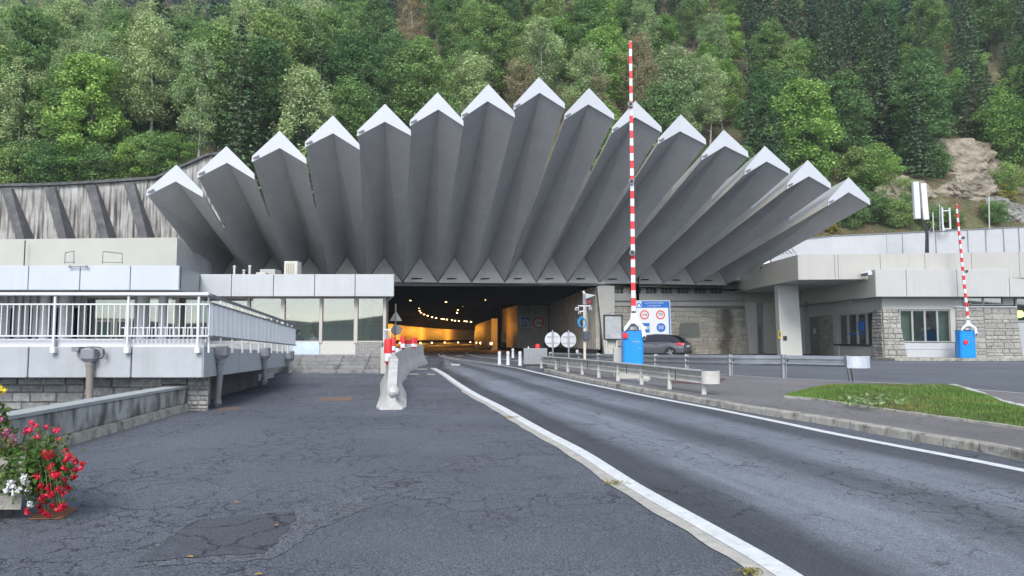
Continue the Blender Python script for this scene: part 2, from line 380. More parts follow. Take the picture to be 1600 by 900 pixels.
bark = mat('bark', (.09, .075, .06), .95, .3, 6)
bark_birch = mat('birch_bark', (.42, .40, .37), .8, .25, 4, stain=(.08, .07, .06), stain_amt=.9, stain_scale=5)
bark_grey = mat('grey_bark', (.22, .20, .18), .95, .3, 6)

def ashlar_mat(name, c1, c2, dark=None):
    m = bpy.data.materials.new(name); N, L = nt(m); b = N['Principled BSDF']; b.inputs['Roughness'].default_value = .9
    g = N.new('ShaderNodeNewGeometry'); cr = N.new('ShaderNodeMix'); cr.data_type = 'RGBA'; L.new(g.outputs['Random Per Island'], cr.inputs['Factor'])
    cr.inputs[6].default_value = (*c1, 1); cr.inputs[7].default_value = (*c2, 1)
    n = N.new('ShaderNodeTexNoise'); n.inputs['Scale'].default_value = 9; n.inputs['Detail'].default_value = 9; n.inputs['Roughness'].default_value = .75; L.new(g.outputs['Position'], n.inputs['Vector'])
    mr = N.new('ShaderNodeMapRange'); mr.inputs['From Min'].default_value = .3; mr.inputs['From Max'].default_value = .7; mr.inputs['To Min'].default_value = .55; mr.inputs['To Max'].default_value = 1.35; L.new(n.outputs['Fac'], mr.inputs['Value'])
    v = N.new('ShaderNodeVectorMath'); v.operation = 'SCALE'; L.new(cr.outputs[2], v.inputs[0]); L.new(mr.outputs[0], v.inputs['Scale']); out = v.outputs[0]
    if dark:
        s = N.new('ShaderNodeSeparateXYZ'); L.new(g.outputs['Position'], s.inputs[0])
        dx = N.new('ShaderNodeMath'); dx.operation = 'SUBTRACT'; L.new(s.outputs[0], dx.inputs[0]); dx.inputs[1].default_value = dark[0]
        ab = N.new('ShaderNodeMath'); ab.operation = 'ABSOLUTE'; L.new(dx.outputs[0], ab.inputs[0])
        n4 = N.new('ShaderNodeTexNoise'); n4.inputs['Scale'].default_value = 1.6; n4.inputs['Detail'].default_value = 8; n4.inputs['Roughness'].default_value = .7; L.new(g.outputs['Position'], n4.inputs['Vector'])
        a4 = N.new('ShaderNodeMath'); a4.operation = 'MULTIPLY_ADD'; L.new(n4.outputs['Fac'], a4.inputs[0]); a4.inputs[1].default_value = -2.2*dark[1]; L.new(ab.outputs[0], a4.inputs[2])
        r4 = N.new('ShaderNodeMapRange'); r4.inputs['From Min'].default_value = .0; r4.inputs['From Max'].default_value = -.8*dark[1]; r4.inputs['To Max'].default_value = .78; L.new(a4.outputs[0], r4.inputs['Value'])
        mx = N.new('ShaderNodeMix'); mx.data_type = 'RGBA'; L.new(r4.outputs[0], mx.inputs['Factor']); L.new(out, mx.inputs[6]); mx.inputs[7].default_value = (.06, .05, .04, 1); out = mx.outputs[2]
    L.new(out, b.inputs['Base Color'])
    bp = N.new('ShaderNodeBump'); bp.inputs['Strength'].default_value = .9; bp.inputs['Distance'].default_value = .04; L.new(n.outputs['Fac'], bp.inputs['Height']); L.new(bp.outputs[0], b.inputs['Normal'])
    MATS[name] = m; return m
def ashlar(q, fmap, Wd, Ht, seed=1, wmax=.9, hmax=.36, wmin=.28, hmin=.15, gap=.012, prot=.035):
    """irregular squared rubble; fmap(u, v, out) gives the world point"""
    r = random.Random(seed); cells = []
    def split(x0, y0, x1, y1):
        w, h = x1-x0, y1-y0
        if h > hmax or (h > hmin*2 and r.random() < .25 and w < wmax*1.4):
            f = r.uniform(.38, .62); y = y0 + h*f
            if h > hmax*3: y = y0 + r.uniform(.8, 1.2)*hmax
            split(x0, y0, x1, y); split(x0, y, x1, y1)
        elif w > wmax*(.5+h/hmax*.5) : x = x0 + (w*r.uniform(.35, .65) if w < wmax*2.5 else r.uniform(.6, 1.1)*wmax); split(x0, y0, x, y1); split(x, y0, x1, y1)
        else: cells.append((x0, y0, x1, y1))
    # slabs of a few metres first so the joints do not run through
    x = 0
    while x < Wd-.01:
        nx_ = min(Wd, x + r.uniform(1.5, 3.2)); split(x, 0, nx_, Ht); x = nx_
    for x0, y0, x1, y1 in cells:
        g1 = gap/2; o = r.uniform(.3, 1)*prot; b = .018
        j = lambda: r.uniform(-.008, .008)
        c0 = [(x0+g1, y0+g1), (x1-g1, y0+g1), (x1-g1, y1-g1), (x0+g1, y1-g1)]
        c1 = [(x0+g1+b+j(), y0+g1+b+j()), (x1-g1-b+j(), y0+g1+b+j()), (x1-g1-b+j(), y1-g1-b+j()), (x0+g1+b+j(), y1-g1-b+j())]
        cm = ((x0+x1)/2+j()*3, (y0+y1)/2+j()*3)
        vs = [fmap(u, v, 0) for u, v in c0] + [fmap(u, v, o+j()) for u, v in c1] + [fmap(cm[0], cm[1], o*1.25)]
        q.add(vs, [(k, (k+1) % 4, 4+(k+1) % 4, 4+k) for k in range(4)] + [(4+k, 4+(k+1) % 4, 8) for k in range(4)])
    return q
mortar_m = mat('mortar', (.25, .24, .22), .95, .2, 8)
ash_grey = ashlar_mat('granite_blocks', (.26, .26, .255), (.42, .41, .39))
ash_pale = ashlar_mat('pale_granite_blocks', (.32, .31, .285), (.43, .415, .38))
ash_tan = ashlar_mat('tan_blocks', (.34, .32, .27), (.50, .47, .40))
ash_portal = ashlar_mat('portal_blocks', (.46, .43, .36), (.62, .58, .49), dark=(14.6, .8))
# ================================================================== GROUND AND ROADS
asph_left = asphalt_mat('asphalt_old', .122, .75, .9, 1.25, tint=(.88, .97, 1.17), mask_lo=.49, mask_hi=.57)
asph_road = asphalt_mat('asphalt_lane', .115, .5, .8, 1.0, tracks=True, tint=(.88, .98, 1.15), mask_lo=.55, mask_hi=.62)
asph_isl = asphalt_mat('asphalt_island', .18, .35, .4, 1.2, tint=(1.03, .98, 1.0))
asph_right = asphalt_mat('asphalt_far', .14, .2, .3, .6, tint=(.9, .98, 1.12), mask_lo=.58, mask_hi=.66)
asph_patch = asphalt_mat('asphalt_patch', .092, .5, .95, .55, tint=(.88, .97, 1.15), mask_lo=.3, mask_hi=.4)
asph_pale = asphalt_mat('asphalt_pale', .15, .8, .95, 4.2, tint=(.90, .98, 1.14), mask_lo=.25, mask_hi=.35)

def smooth_line(pts, n=8):
    """Catmull-Rom through points"""
    P = [Vector(p) for p in pts]; out = []
    for i in range(len(P)-1):
        a = P[max(i-1, 0)]; b = P[i]; c = P[i+1]; d = P[min(i+2, len(P)-1)]
        for k in range(n):
            t = k/n
            out.append(.5*((2*b) + (c-a)*t + (2*a-5*b+4*c-d)*t*t + (3*b-a-3*c+d)*t**3))
    out.append(P[-1]); return out
def onto(p, off): return Vector((p.x, p.y, gz(p.y)+off))
def strip(pts, w0, w1, off):   # ribbon from lateral offset w0 to w1 (positive = right of travel)
    m = MB(); vs = []; n = len(pts)
    for i, p in enumerate(pts):
        d = (pts[min(i+1, n-1)] - pts[max(i-1, 0)]); d.z = 0; d.normalize(); s = Vector((d.y, -d.x, 0))
        a = w0[i] if isinstance(w0, list) else w0; b = w1[i] if isinstance(w1, list) else w1
        vs += [onto(p+s*a, off), onto(p+s*b, off)]
    m.add(vs, [(2*i, 2*i+1, 2*i+3, 2*i+2) for i in range(n-1)]); return m
def poly_sheet(pts, off):
    m = MB(); m.add([onto(p, off) for p in pts], [tuple(range(len(pts)))]); return m

g = MB(); ys = [-500, 0, 46, 500]; xs = [-400, 400]
g.add([(x, y, gz(y)) for y in ys for x in xs], [(2*i, 2*i+1, 2*i+3, 2*i+2) for i in range(3)])
struct(g.build('ground', asph_left))

mid_px = [(1420, 1050), (1215, 900), (1100, 830), (980, 760), (900, 707), (845, 677), (812, 658), (775, 636), (737, 616), (712, 600), (690, 584), (675, 575.5)]
mid = smooth_line([G(*p) for p in mid_px], 5)
edge_px = [(1900, 797), (1600, 736), (1500, 716), (1400, 697), (1300, 677.5), (1220, 660.5), (1120, 640), (1020, 621), (920, 600.5), (870, 589.5), (820, 578)]
edge0 = [G(*p) for p in edge_px]
edge = smooth_line(edge0, 5)
inner_px = [(820, 578), (806, 575), (770, 569.5), (730, 564.5), (700, 559.5), (688, 556), (686, 553), (692, 550), (705, 547.5), (740, 543.6)]
inner = smooth_line([G(*p) for p in inner_px], 5)
# road lane between the two lines, with UVs so wheel tracks follow the bend
def resample(pts, n):
    L_ = [0]
    for a, b in zip(pts, pts[1:]): L_.append(L_[-1] + (b-a).length)
    out = []
    for k in range(n):
        t = L_[-1]*k/(n-1); i = max(j for j in range(len(L_)) if L_[j] <= t+1e-9); i = min(i, len(pts)-2)
        f = (t-L_[i])/max(1e-9, L_[i+1]-L_[i]); out.append(pts[i].lerp(pts[i+1], f))
    return out
la = resample([Vector((3.2, -6, 0))] + mid + [Vector((-3.9, 46, 0)), Vector((-6.8, 52, 0)), Vector((-7.6, 62, 0)), Vector((-8.5, 80, 0))], 80)
lb = resample([Vector((6.9, -6, 0))] + edge + [G(*p) for p in inner_px[1:]], 80)
m = MB(); vs = []; uv = []
for a, b in zip(la, lb):
    for k in range(7):
        t = k/6; p = a.lerp(b, t); vs.append(onto(p, .004)); uv.append((t, p.y*.12))
m.add(vs, [(i*7+k, i*7+k+1, (i+1)*7+k+1, (i+1)*7+k) for i in range(79) for k in range(6)])
struct(m.build('road', asph_road, uv=uv))
# markings
tag(struct(strip(mid, -.02, .15, .010).build('lane_line', paint_line)))
n_mid = len(mid)
w = [-.15 - .05*math.sin(i*1.7)*.3 if i < n_mid-14 else -.09 for i in range(n_mid)]
struct(strip(mid, w, -.022, .008).build('worn_lane_line', paint_old))
struct(strip(edge, -.085, .085, .008).build('edge_line', paint_line))
struct(strip(inner, -.06, .06, .008).build('inner_line', paint_line))
inner2 = smooth_line([G(*p) for p in [(860, 570), (825, 566), (777, 560.5), (752, 558), (738, 555.5), (729, 552.5), (729, 550.5), (738, 548.8)]], 5)
struct(strip(inner2, -.06, .06, .010).build('tunnel_line', paint_line))
inner3 = smooth_line([G(*p) for p in [(796, 571), (762, 566.5), (722, 561.5), (696, 556.5), (692, 553.5), (698, 551), (712, 548.8), (745, 545.4)]], 5)
struct(strip(inner3, -.04, .04, .008).build('second_inner_line', paint_line))
for i, (x, y, w_, h_) in enumerate([(633, 592, 8, 2.6), (645, 585, 20, 2), (674, 585.3, 14, 2), (655, 577, 26, 1.8), (712, 570.3, 15, 3), (664, 557.5, 12, 1.5), (718, 556.5, 12, 1.2)]):
    struct(poly_sheet([G(x-w_/2, y-h_/2), G(x+w_/2, y-h_*.3), G(x+w_/2-2, y+h_/2), G(x-w_/2+1, y+h_*.4)], .012 if i != 4 else .014).build('worn_marking', paint_old if i != 4 else paint_line))

# old repair patch and the crazed, pale asphalt round it
def blob(pts, off, jit=.05, n=5):
    P = []
    for a, b in zip(pts, pts[1:]+pts[:1]):
        for k in range(n):
            q = a.lerp(b, k/n); P.append(q + Vector((rng.uniform(-jit, jit), rng.uniform(-jit, jit), 0)))
    return poly_sheet(P, off)
struct(blob([G(212, 886), G(268, 836), G(296, 813), G(380, 806), G(440, 796), G(480, 786), G(560, 776), G(585, 792), G(520, 815), G(475, 842), G(424, 874), G(330, 880)], .004, .035, 6).build('crazed_asphalt', asph_pale))
struct(blob([G(215, 880), G(300, 815), G(463, 800), G(455, 820), G(415, 866), G(330, 870)], .008, .02, 8).build('asphalt_patch', asph_patch))

# island with kerb
kb_px = [(2100, 850), (1760, 762), (1600, 722), (1540, 708), (1440, 691.5), (1365, 678), (1290, 664), (1220, 653), (1170, 644.5), (1100, 632), (1045, 621.5), (985, 611), (920, 598), (880, 589), (850, 581)]
kb = smooth_line([G(*p) for p in kb_px], 4)
n = len(kb); L_ = 0; acc = []
def side(pts, i):
    d = pts[min(i+1, len(pts)-1)] - pts[max(i-1, 0)]; d.z = 0; d.normalize(); return Vector((d.y, -d.x, 0))
kpts = resample(kb, 46)
kerb = thing('kerb', 'weathered pale stone kerb along the grey traffic island beside the lane', 'kerb', tuple(onto(kpts[20], 0))); kerb['kind'] = 'structure'
for i in range(45):
    a, b = kpts[i], kpts[i+1]; d = (b-a).normalized(); s = Vector((d.y, -d.x, 0)); gp = .008
    a2, b2 = a + d*gp, b - d*gp; h = .12 + rng.uniform(-.006, .006); w_ = .17 + rng.uniform(-.006, .006); ch = .02
    q = MB()
    pr = [(0, -.05), (.004+rng.uniform(0, .006), h-ch), (ch, h), (w_, h), (w_, -.05)]
    vs = [onto(p + s*u, z) for p in (a2, b2) for u, z in pr]
    q.add(vs, [(0,1,2,3,4),(9,8,7,6,5)] + [(k+5, (k+1) % 5+5, (k+1) % 5, k) for k in range(5)])
    q.build('kerb_stone', kerb_m, kerb)
rl_px = [(842, 562.5), (872, 563.5), (960, 571), (1073, 580.5), (1142, 586), (1226, 591), (1335, 596), (1390, 598), (1450, 602), (1600, 614), (1900, 640), (2300, 690)]
rl = [G(x, y, .12) for x, y in rl_px]
isl = MB(); left_side = [onto(kpts[i] + side(kpts, i)*.165, .112) for i in range(46)][::-1]
rs_ = resample(rl, 46)
vs = []
for a, b in zip(left_side, rs_):
    for k in range(5): vs.append(onto(a.lerp(b, k/4), .112))
isl.add(vs, [(i*5+k, i*5+k+1, (i+1)*5+k+1, (i+1)*5+k) for i in range(45) for k in range(4)])
struct(isl.build('island_pavement', asph_isl))
q = MB(); vs = []
for b in rs_: vs += [onto(b, .112), onto(b, 0)]
q.add(vs, [(2*i, 2*i+1, 2*i+3, 2*i+2) for i in range(45)]); struct(q.build('island_edge', kerb_m))
struct(strip(rs_, -.02, .06, .118).build('island_edge_line', paint_line))
# far lane on the right
q = MB(); vs = []
far_px = [(842, 551), (960, 553), (1100, 556), (1250, 560), (1375, 566), (1565, 566.5), (1600, 566), (1900, 566), (2300, 566)]
fr_ = resample([G(*p) for p in far_px], 46)
for a, b in zip(rs_, fr_): vs += [onto(a, .004), onto(a.lerp(b, .5), .004), onto(b, .004)]
q.add(vs, [(3*i+k, 3*i+k+1, 3*i+4+k, 3*i+3+k) for i in range(45) for k in range(2)]); struct(q.build('side_road', asph_right))
struct(strip([G(*p) for p in [(1190, 564), (1250, 564.5), (1375, 566.6), (1565, 567), (1700, 567)]], -.03, .05, .010).build('side_road_line', paint_line))
struct(poly_sheet([G(1085, 589, .12), G(1135, 591, .12), G(1120, 601, .12), G(1040, 598, .12)], .118).build('red_asphalt_patch', mat('red_brown_asphalt', (.12, .065, .06), .9, .3, 20)))
struct(poly_sheet([G(1004, 589.5, .12), G(1018, 591, .12), G(1012, 596.5, .12), G(995, 594, .12)], .122).build('white_paint_patch', paint_old))

# far pavement in front of the right building
far = MB(); y0 = 37.6; y1 = 39.5
far.bbox(19.4, y0, .3, 25.6, y1+.2, gz(38.5)+.13, .02)
pav = struct(far.build('pavement', kerb_m))
far = MB(); far.hexa([(25.65, 37.9, .3), (28.5, 38.7, .3), (28.5, 39.6, .3), (25.65, 39.6, .3)], [(25.65, 37.9, .56), (28.5, 38.7, .52), (28.5, 39.6, .52), (25.65, 39.6, .56)])
struct(far.build('broken_pavement', kerb_m))

# grass bed
gk = smooth_line([G(*p, .12) for p in [(1226, 621), (1280, 626), (1350, 637), (1450, 650.5), (1600, 671), (1800, 700)]], 6)
gp_px = [(1226, 620), (1265, 610), (1300, 604), (1345, 600), (1450, 601), (1495, 603), (1528, 615), (1560, 630), (1600, 638), (1800, 668)]
top = resample([G(x, y, .12) for x, y in gp_px], 31); bot = resample(gk, 31)
def bed_h(t, i): return .125 + .09*math.sin(math.pi*t)*min(1, i/6)
q = MB(); vs = []
for i, (a, b) in enumerate(zip(bot, top)):
    for k in range(7): vs.append(onto(a.lerp(b, k/6), bed_h(k/6, i)))
q.add(vs, [(i*7+k, i*7+k+1, (i+1)*7+k+1, (i+1)*7+k) for i in range(30) for k in range(6)])
struct(q.build('soil_bed', mat('soil', (.10, .085, .04), .95, .35, 6, .6, 30), smooth=True))
def kerb_run(pts, w_, h, name, lab, col):
    q = MB(); vs = []
    for i, p in enumerate(pts):
        s = side(pts, i); hh = h + .006*math.sin(i*2.3)
        for u, z in ((-w_/2, 0), (-w_/2, hh-.01), (-w_/2+.01, hh), (w_/2-.01, hh), (w_/2, hh-.01), (w_/2, 0)): vs.append(onto(p+s*u, z + .1))
    n_ = len(pts); q.add(vs, [(i*6+k, (i+1)*6+k, (i+1)*6+k+1, i*6+k+1) for i in range(n_-1) for k in range(5)] + [tuple(range(6)), tuple(reversed(range((n_-1)*6, n_*6)))])
    o = q.build(name, col); return tag(o, lab, 'kerb', kind='structure')
kerb_run(gk, .06, .06, 'bed_edging', 'thin pale concrete edging along the near side of the grass bed', kerb_m)
kerb_run(smooth_line([G(x, y, .12) for x, y in [(1488, 603), (1525, 614), (1560, 628), (1600, 637), (1700, 655)]], 5), .16, .07, 'bed_edging', 'wide white edging at the far end of the grass bed', mat('white_edging', (.6, .6, .58), .8, .15, 5))
# grass blades (one uncountable mass)
def np_mesh(name, verts, faces, m, parent=None, loc=(0, 0, 0), colors=None):
    me = bpy.data.meshes.new(name); nv, nf = len(verts), len(faces); k = faces.shape[1]
    me.vertices.add(nv); me.vertices.foreach_set('co', verts.astype(np.float32).ravel())
    me.loops.add(nf*k); me.loops.foreach_set('vertex_index', faces.astype(np.int32).ravel())
    me.polygons.add(nf); me.polygons.foreach_set('loop_start', np.arange(0, nf*k, k, dtype=np.int32)); me.polygons.foreach_set('loop_total', np.full(nf, k, dtype=np.int32))
    me.update(calc_edges=True)
    for mm in (m if isinstance(m, (list, tuple)) else [m]): me.materials.append(mm)
    o = bpy.data.objects.new(name, me); o.location = loc; COL.objects.link(o)
    if parent is not None: o.parent = parent
    ORG[o] = Vector(loc); return o
grass_m = leaf_mat('grass_green', (.15, .235, .055), .03, .4, .35, accent=(.30, .24, .09), acc_amt=.5)
NB = 42000
tt = nr.random(NB)*29.99; ii = tt.astype(int); ff = tt-ii; ss = nr.random(NB)
B = np.array([[v.x, v.y] for v in bot]); T = np.array([[v.x, v.y] for v in top])
b_ = B[ii]*(1-ff[:, None]) + B[ii+1]*ff[:, None]; t_ = T[ii]*(1-ff[:, None]) + T[ii+1]*ff[:, None]
xy = b_*(1-ss[:, None]) + t_*ss[:, None]
keep = nr.random(NB) < np.clip(.25 + .9*np.linalg.norm(t_-b_, axis=1)/3.5, .2, 1)
xy = xy[keep]; ss = ss[keep]; tt = tt[keep]; NB = len(xy)
zz = SL*xy[:, 1] + .125 + .09*np.sin(np.pi*ss)*np.minimum(1, tt/6) - .01
patch = np.sin(xy[:, 0]*2.1+1)*np.sin(xy[:, 1]*1.3) + np.sin(xy[:, 0]*.7+xy[:, 1]*.9)
hh = (.03 + .045*nr.random(NB)) * (1 + .35*patch); ang = nr.random(NB)*6.283; ln = (nr.random(NB)-.3)*.09; wd = .006 + .007*nr.random(NB)
c, s_ = np.cos(ang), np.sin(ang)
v0 = np.stack([xy[:, 0]-s_*wd, xy[:, 1]+c*wd, zz], 1); v1 = np.stack([xy[:, 0]+s_*wd, xy[:, 1]-c*wd, zz], 1)
v2 = np.stack([xy[:, 0]+c*ln, xy[:, 1]+s_*ln, zz+hh], 1)
V = np.stack([v0, v1, v2], 1).reshape(-1, 3); Fc = np.arange(NB*3).reshape(-1, 3)
tag(np_mesh('grass', V, Fc, grass_m), 'short green grass with dry patches on the island bed', 'grass', kind='stuff')
# broad-leaved weeds in the grass and tufts on the lane line
def leaf_cloud(name, m, c, r, n_, size, parent=None, flat=.4, loc=None):
    """n_ small kite-shaped leaves around c (local to parent)"""
    P = nr.normal(0, 1, (n_, 3)); P /= np.linalg.norm(P, axis=1)[:, None]; P *= (nr.random(n_)**.45)[:, None]
    P = P*np.array(r) + np.array(c)
    return leaves_at(name, m, P, size, parent, flat)
def leaves_at(name, m, P, size, parent=None, up=.4, loc=(0, 0, 0)):
    n_ = len(P); nrm = nr.normal(0, 1, (n_, 3)); nrm[:, 2] += up*2; nrm /= np.linalg.norm(nrm, axis=1)[:, None]
    a = nr.normal(0, 1, (n_, 3)); a -= nrm*np.sum(a*nrm, 1)[:, None]; a /= np.linalg.norm(a, axis=1)[:, None]; b = np.cross(nrm, a)
    s = size*(.6+.8*nr.random(n_))[:, None]
    V = np.stack([P-a*s, P-b*s*.55, P+a*s, P+b*s*.55], 1).reshape(-1, 3)
    return np_mesh(name, V, np.arange(n_*4).reshape(-1, 4), m, parent, loc)
weed_m = leaf_mat('weed_green', (.16, .24, .10), .02, .3, .3)
for lab, pxs in (('cluster of broad pale green weeds in the grass bed', [(1345, 622), (1362, 618), (1385, 625), (1330, 627), (1352, 630)]),):
    w_ = thing('broadleaf_weed', lab, 'weed', tuple(G(1352, 622, .2)))
    P = np.concatenate([np.array(G(x, y, .24) - ORG[w_]) + nr.normal(0, 1, (45, 3))*np.array([.16, .22, .05]) for x, y in pxs]); P[:, 2] = np.abs(P[:, 2])*.6
    leaves_at('foliage', weed_m, P, .05, w_, 1.2)
moss_m = leaf_mat('moss_green', (.22, .20, .05), .02, .3, .3)
for lab, x, y, sz in (('yellow green weed tuft growing on the middle of the pale line', 961, 757, .14), ('small weed tuft on the line nearest the camera', 1172, 897, .07), ('small weed tuft on the pale line farther up the lane', 797, 653, .14)):
    p = G(x, y); w_ = thing('weed_tuft', lab, 'weed', tuple(p)); P = nr.normal(0, 1, (130, 3))*np.array([sz*.55, sz*.45, .012]); P[:, 2] = np.abs(P[:, 2]) + .012
    leaves_at('foliage', moss_m, P, .011, w_, .8)
for i, (x, y, lab) in enumerate([(370, 784, 'yellow fallen leaf on asphalt above the repair patch'), (297, 869, 'brown fallen leaf at the near edge of the repair patch'), (404, 896, 'tan fallen leaf at the bottom edge of the photo'), (432, 820, 'tiny orange leaf inside the repair patch')]):
    p = G(x, y, .016); q = MB(); r_ = .028 if i != 3 else .018
    q.add([p+Vector((r_*k*math.cos(t), r_*k*math.sin(t), .004*math.sin(3*t))) for t, k in zip([j*math.pi/4 for j in range(8)], (1, .5, .8, .45, 1, .5, .7, .5))], [tuple(range(8))])
    tag(q.build('fallen_leaf', mat('dry_leaf', (.38, .22, .07), .8, .3, 30)), lab, 'leaf', 'fallen leaves on the asphalt')

# ================================================================== CANOPY (15 folds)
FRO = [((277,260),(276,283),(231,306),(318,308)), ((355,231),(356,254),(310,278),(398,280)), ((438,207),(438,231),(395,253),(479,256)),
 ((521,183),(521,208),(478,230),(562,234)), ((602,165),(602,190),(559,213),(642,212)), ((684,147),(685,171),(641,197),(724,197)),
 ((763,134),(762,158),(721,186),(804,184)), ((842,123),(843,145),(803,172),(882,170)), ((920,140),(919,163),(882,187),(959,187)),
 ((992,160),(992,183),(956,208),(1033,207)), ((1063,181),(1062,205),(1028,225),(1102,226)), ((1130,205),(1132,228),(1096,250),(1168,246)),
 ((1194,230),(1197,252),(1163,273),(1233,272)), ((1261,252),(1263,275),(1229,295),(1297,295)), ((1325,279),(1325,300),(1293,321),(1358,320))]
BAS = [338, 396, 454, 513, 571, 629, 684, 737, 789, 838, 887, 937, 988, 1037, 1087, 1137]
def V3_(x, y, z): return Vector((x, y, z))
def lin(x, pts):
    for (a, b), (c, d) in zip(pts, pts[1:]):
        if x <= c or (c, d) == pts[-1]: return b + (d-b)*(x-a)/(c-a)
def YF(x): return lin(x, [(231, 31), (842, 34.5), (1358, 41)])
def YB(x): return lin(x, [(338, 40.5), (736, 44), (934, 46), (1137, 49)])
def byy(x): return 440 if x < 900 else 440 + (x-900)*.015
canopy = thing('concrete_canopy', 'fan shaped grey concrete canopy of fifteen white tipped folds over the tunnel mouth', 'canopy', tuple(W(740, 445, 44)))
for i, (O, A, L_, R_) in enumerate(FRO):
    Yc = YF(O[0]); dY = (YF(R_[0])-YF(L_[0]))/2
    o = W(*O, Yc); a = W(*A, Yc); l = W(*L_, Yc-dY); r = W(*R_, Yc+dY); th = .17
    l2 = W(L_[0]+1, L_[1]-7, Yc-dY); r2 = W(R_[0]-1, R_[1]-7, Yc+dY)
    bl, br = BAS[i], BAS[i+1]; bm = (bl+br)/2
    Bl = W(bl+.2, byy(bl), YB(bl)); Br = W(br-.2, byy(br), YB(br)); Ba = W(bm, byy(bm)-37.5, YB(bm))
    Bo = Ba + Vector((0, 0, .6)); Bl2 = Bl + Vector((0, 0, .2)); Br2 = Br + Vector((0, 0, .2))
    q = MB(); vs = [l, a, r, r2, o, l2, Bl, Ba, Br, Br2, Bo, Bl2]
    q.add(vs, [(0,1,7,6), (1,2,8,7), (4,5,11,10), (3,4,10,9), (0,5,4,1), (1,4,3,2), (6,7,10,11), (7,8,9,10)])
    f = q.build('fold', conc_fold, canopy)
    q = MB(); q.add([r, r2, Br2, Br], [(0,1,2,3)]); q.add([l, l2, Bl2, Bl], [(3,2,1,0)])
    q.build('edge_beam', conc_edge, f)
    dv = (Vector((Bo.x-o.x, Bo.y-o.y, Bo.z-o.z))).normalized()
    q = MB(); lo = .02
    poly = [l + Vector((-.02, 0, -.03)), a + Vector((0, 0, -.03)), r + Vector((.02, 0, -.03)), r2 + Vector((.03, 0, .03)), o + Vector((0, 0, .05)), l2 + Vector((-.03, 0, .03))]
    fv = Vector((0, -.09, 0))
    vs = poly + [p+fv for p in poly]; vs = [v + Vector((0, -.004, 0)) for v in vs]
    q.add(vs, [(7,6,11,10), (8,7,10,9), (0,1,4,5), (1,2,3,4)] + [(k, (k+1) % 6, 6+(k+1) % 6, 6+k) for k in range(6)])
    cap = q.build('gable_cap', cap_paint, canopy)
    for sgn, p, p2 in ((1, l, l2), (-1, r, r2)):
        c_ = (p+p2)/2 + Vector((sgn*.16, -.1, .09)); q = MB()
        t = Vector((.13, 0, .065*sgn)); u = Vector((-.02*sgn, 0, .035))
        q.prism([c_-t-u, c_+t-u, c_+t+u, c_-t+u], (0, .02, 0)); q.build('fixing_slot', mat('slot_grey', (.16, .16, .17), .7), cap)
EDG = []
for i, (O, A, L_, R_) in enumerate(FRO):
    Yc = YF(O[0]); dY = (YF(R_[0])-YF(L_[0]))/2
    EDG.append((W(*L_, Yc-dY), W(*R_, Yc+dY), W(BAS[i]+.2, byy(BAS[i]), YB(BAS[i])), W(BAS[i+1]-.2, byy(BAS[i+1]), YB(BAS[i+1]))))
for i in range(14):
    r, Br = EDG[i][1], EDG[i][3]; l, Bl = EDG[i+1][0], EDG[i+1][2]; tt_ = .62 if i < 7 else .74
    a0, a1 = Br + V3_(-.1, 0, .12), Bl + V3_(.1, 0, .12); b0, b1 = Br.lerp(r, tt_) + V3_(-.06, 0, .1), Bl.lerp(l, tt_) + V3_(.06, 0, .1)
    q = MB(); u = V3_(0, 0, .06); q.hexa([a0, a1, b1, b0], [a0+u, a1+u, b1+u, b0+u]); q.build('valley_joint', conc_fold, canopy)
# triangular panels closing the folds at the portal, and the portal wall
portal = thing('portal_wall', 'pale concrete and stone portal wall with triangular gables and small vents', 'wall', tuple(onto(W(1050, 550, 46.5), 0)))
for i in range(15):
    bl, br = BAS[i], BAS[i+1]; bm = (bl+br)/2
    l = W(bl+.3, byy(bl)+2, YB(bl)-.12); r = W(br-.3, byy(br)+2, YB(br)-.12); a = W(bm, byy(bm)-38, YB(bm)-.12)
    q = MB(); q.prism([l, r, a], (0, .1, 0)); t = q.build('gable_panel', tri_m, portal)
    if i >= 4:
        q = MB(); p = W(bl+14, byy(bl)-4, YB(bl)-.15); p2 = W(br-14, byy(br)-4, YB(br)-.15)
        q.prism([p, p2, p2+Vector((0, 0, .06)), p+Vector((0, 0, .06))], (0, .02, 0)); q.build('vent_slit', blackish, t)
# lintel beam
def wallseg(m_, x0, x1, ya, yb, py0, py1, th=.3, fun=YB, dy=0.0, n_=1):
    """wall piece between image columns x0..x1 on the portal plane, between heights seen at py0 (top) and py1 (bottom)"""
    for k in range(n_):
        xa = x0+(x1-x0)*k/n_; xb = x0+(x1-x0)*(k+1)/n_
        Ya, Yb = fun(xa)+dy, fun(xb)+dy
        a0, a1 = W(xa, ya(xa) if callable(ya) else py0, Ya), W(xa, py1, Ya)
        b0, b1 = W(xb, ya(xb) if callable(ya) else py0, Yb), W(xb, py1, Yb)
        t = Vector((0, th, 0)); m_.hexa([a1, b1, b1+t, a1+t], [a0, b0, b0+t, a0+t])
q = MB(); wallseg(q, 330, 1145, None, None, 403, 441, .1, fun=YB, dy=.15, n_=8); q.build('gap_blocker', dark_conc, portal)  # added dark panel behind the gables, keeps sky out of the gaps
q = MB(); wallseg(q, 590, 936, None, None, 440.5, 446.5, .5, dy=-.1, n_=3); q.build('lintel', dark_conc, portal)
q = MB(); wallseg(q, 335, 590, None, None, 441, 560, .4, dy=.02, n_=2); q.build('side_wall', dark_conc, portal)
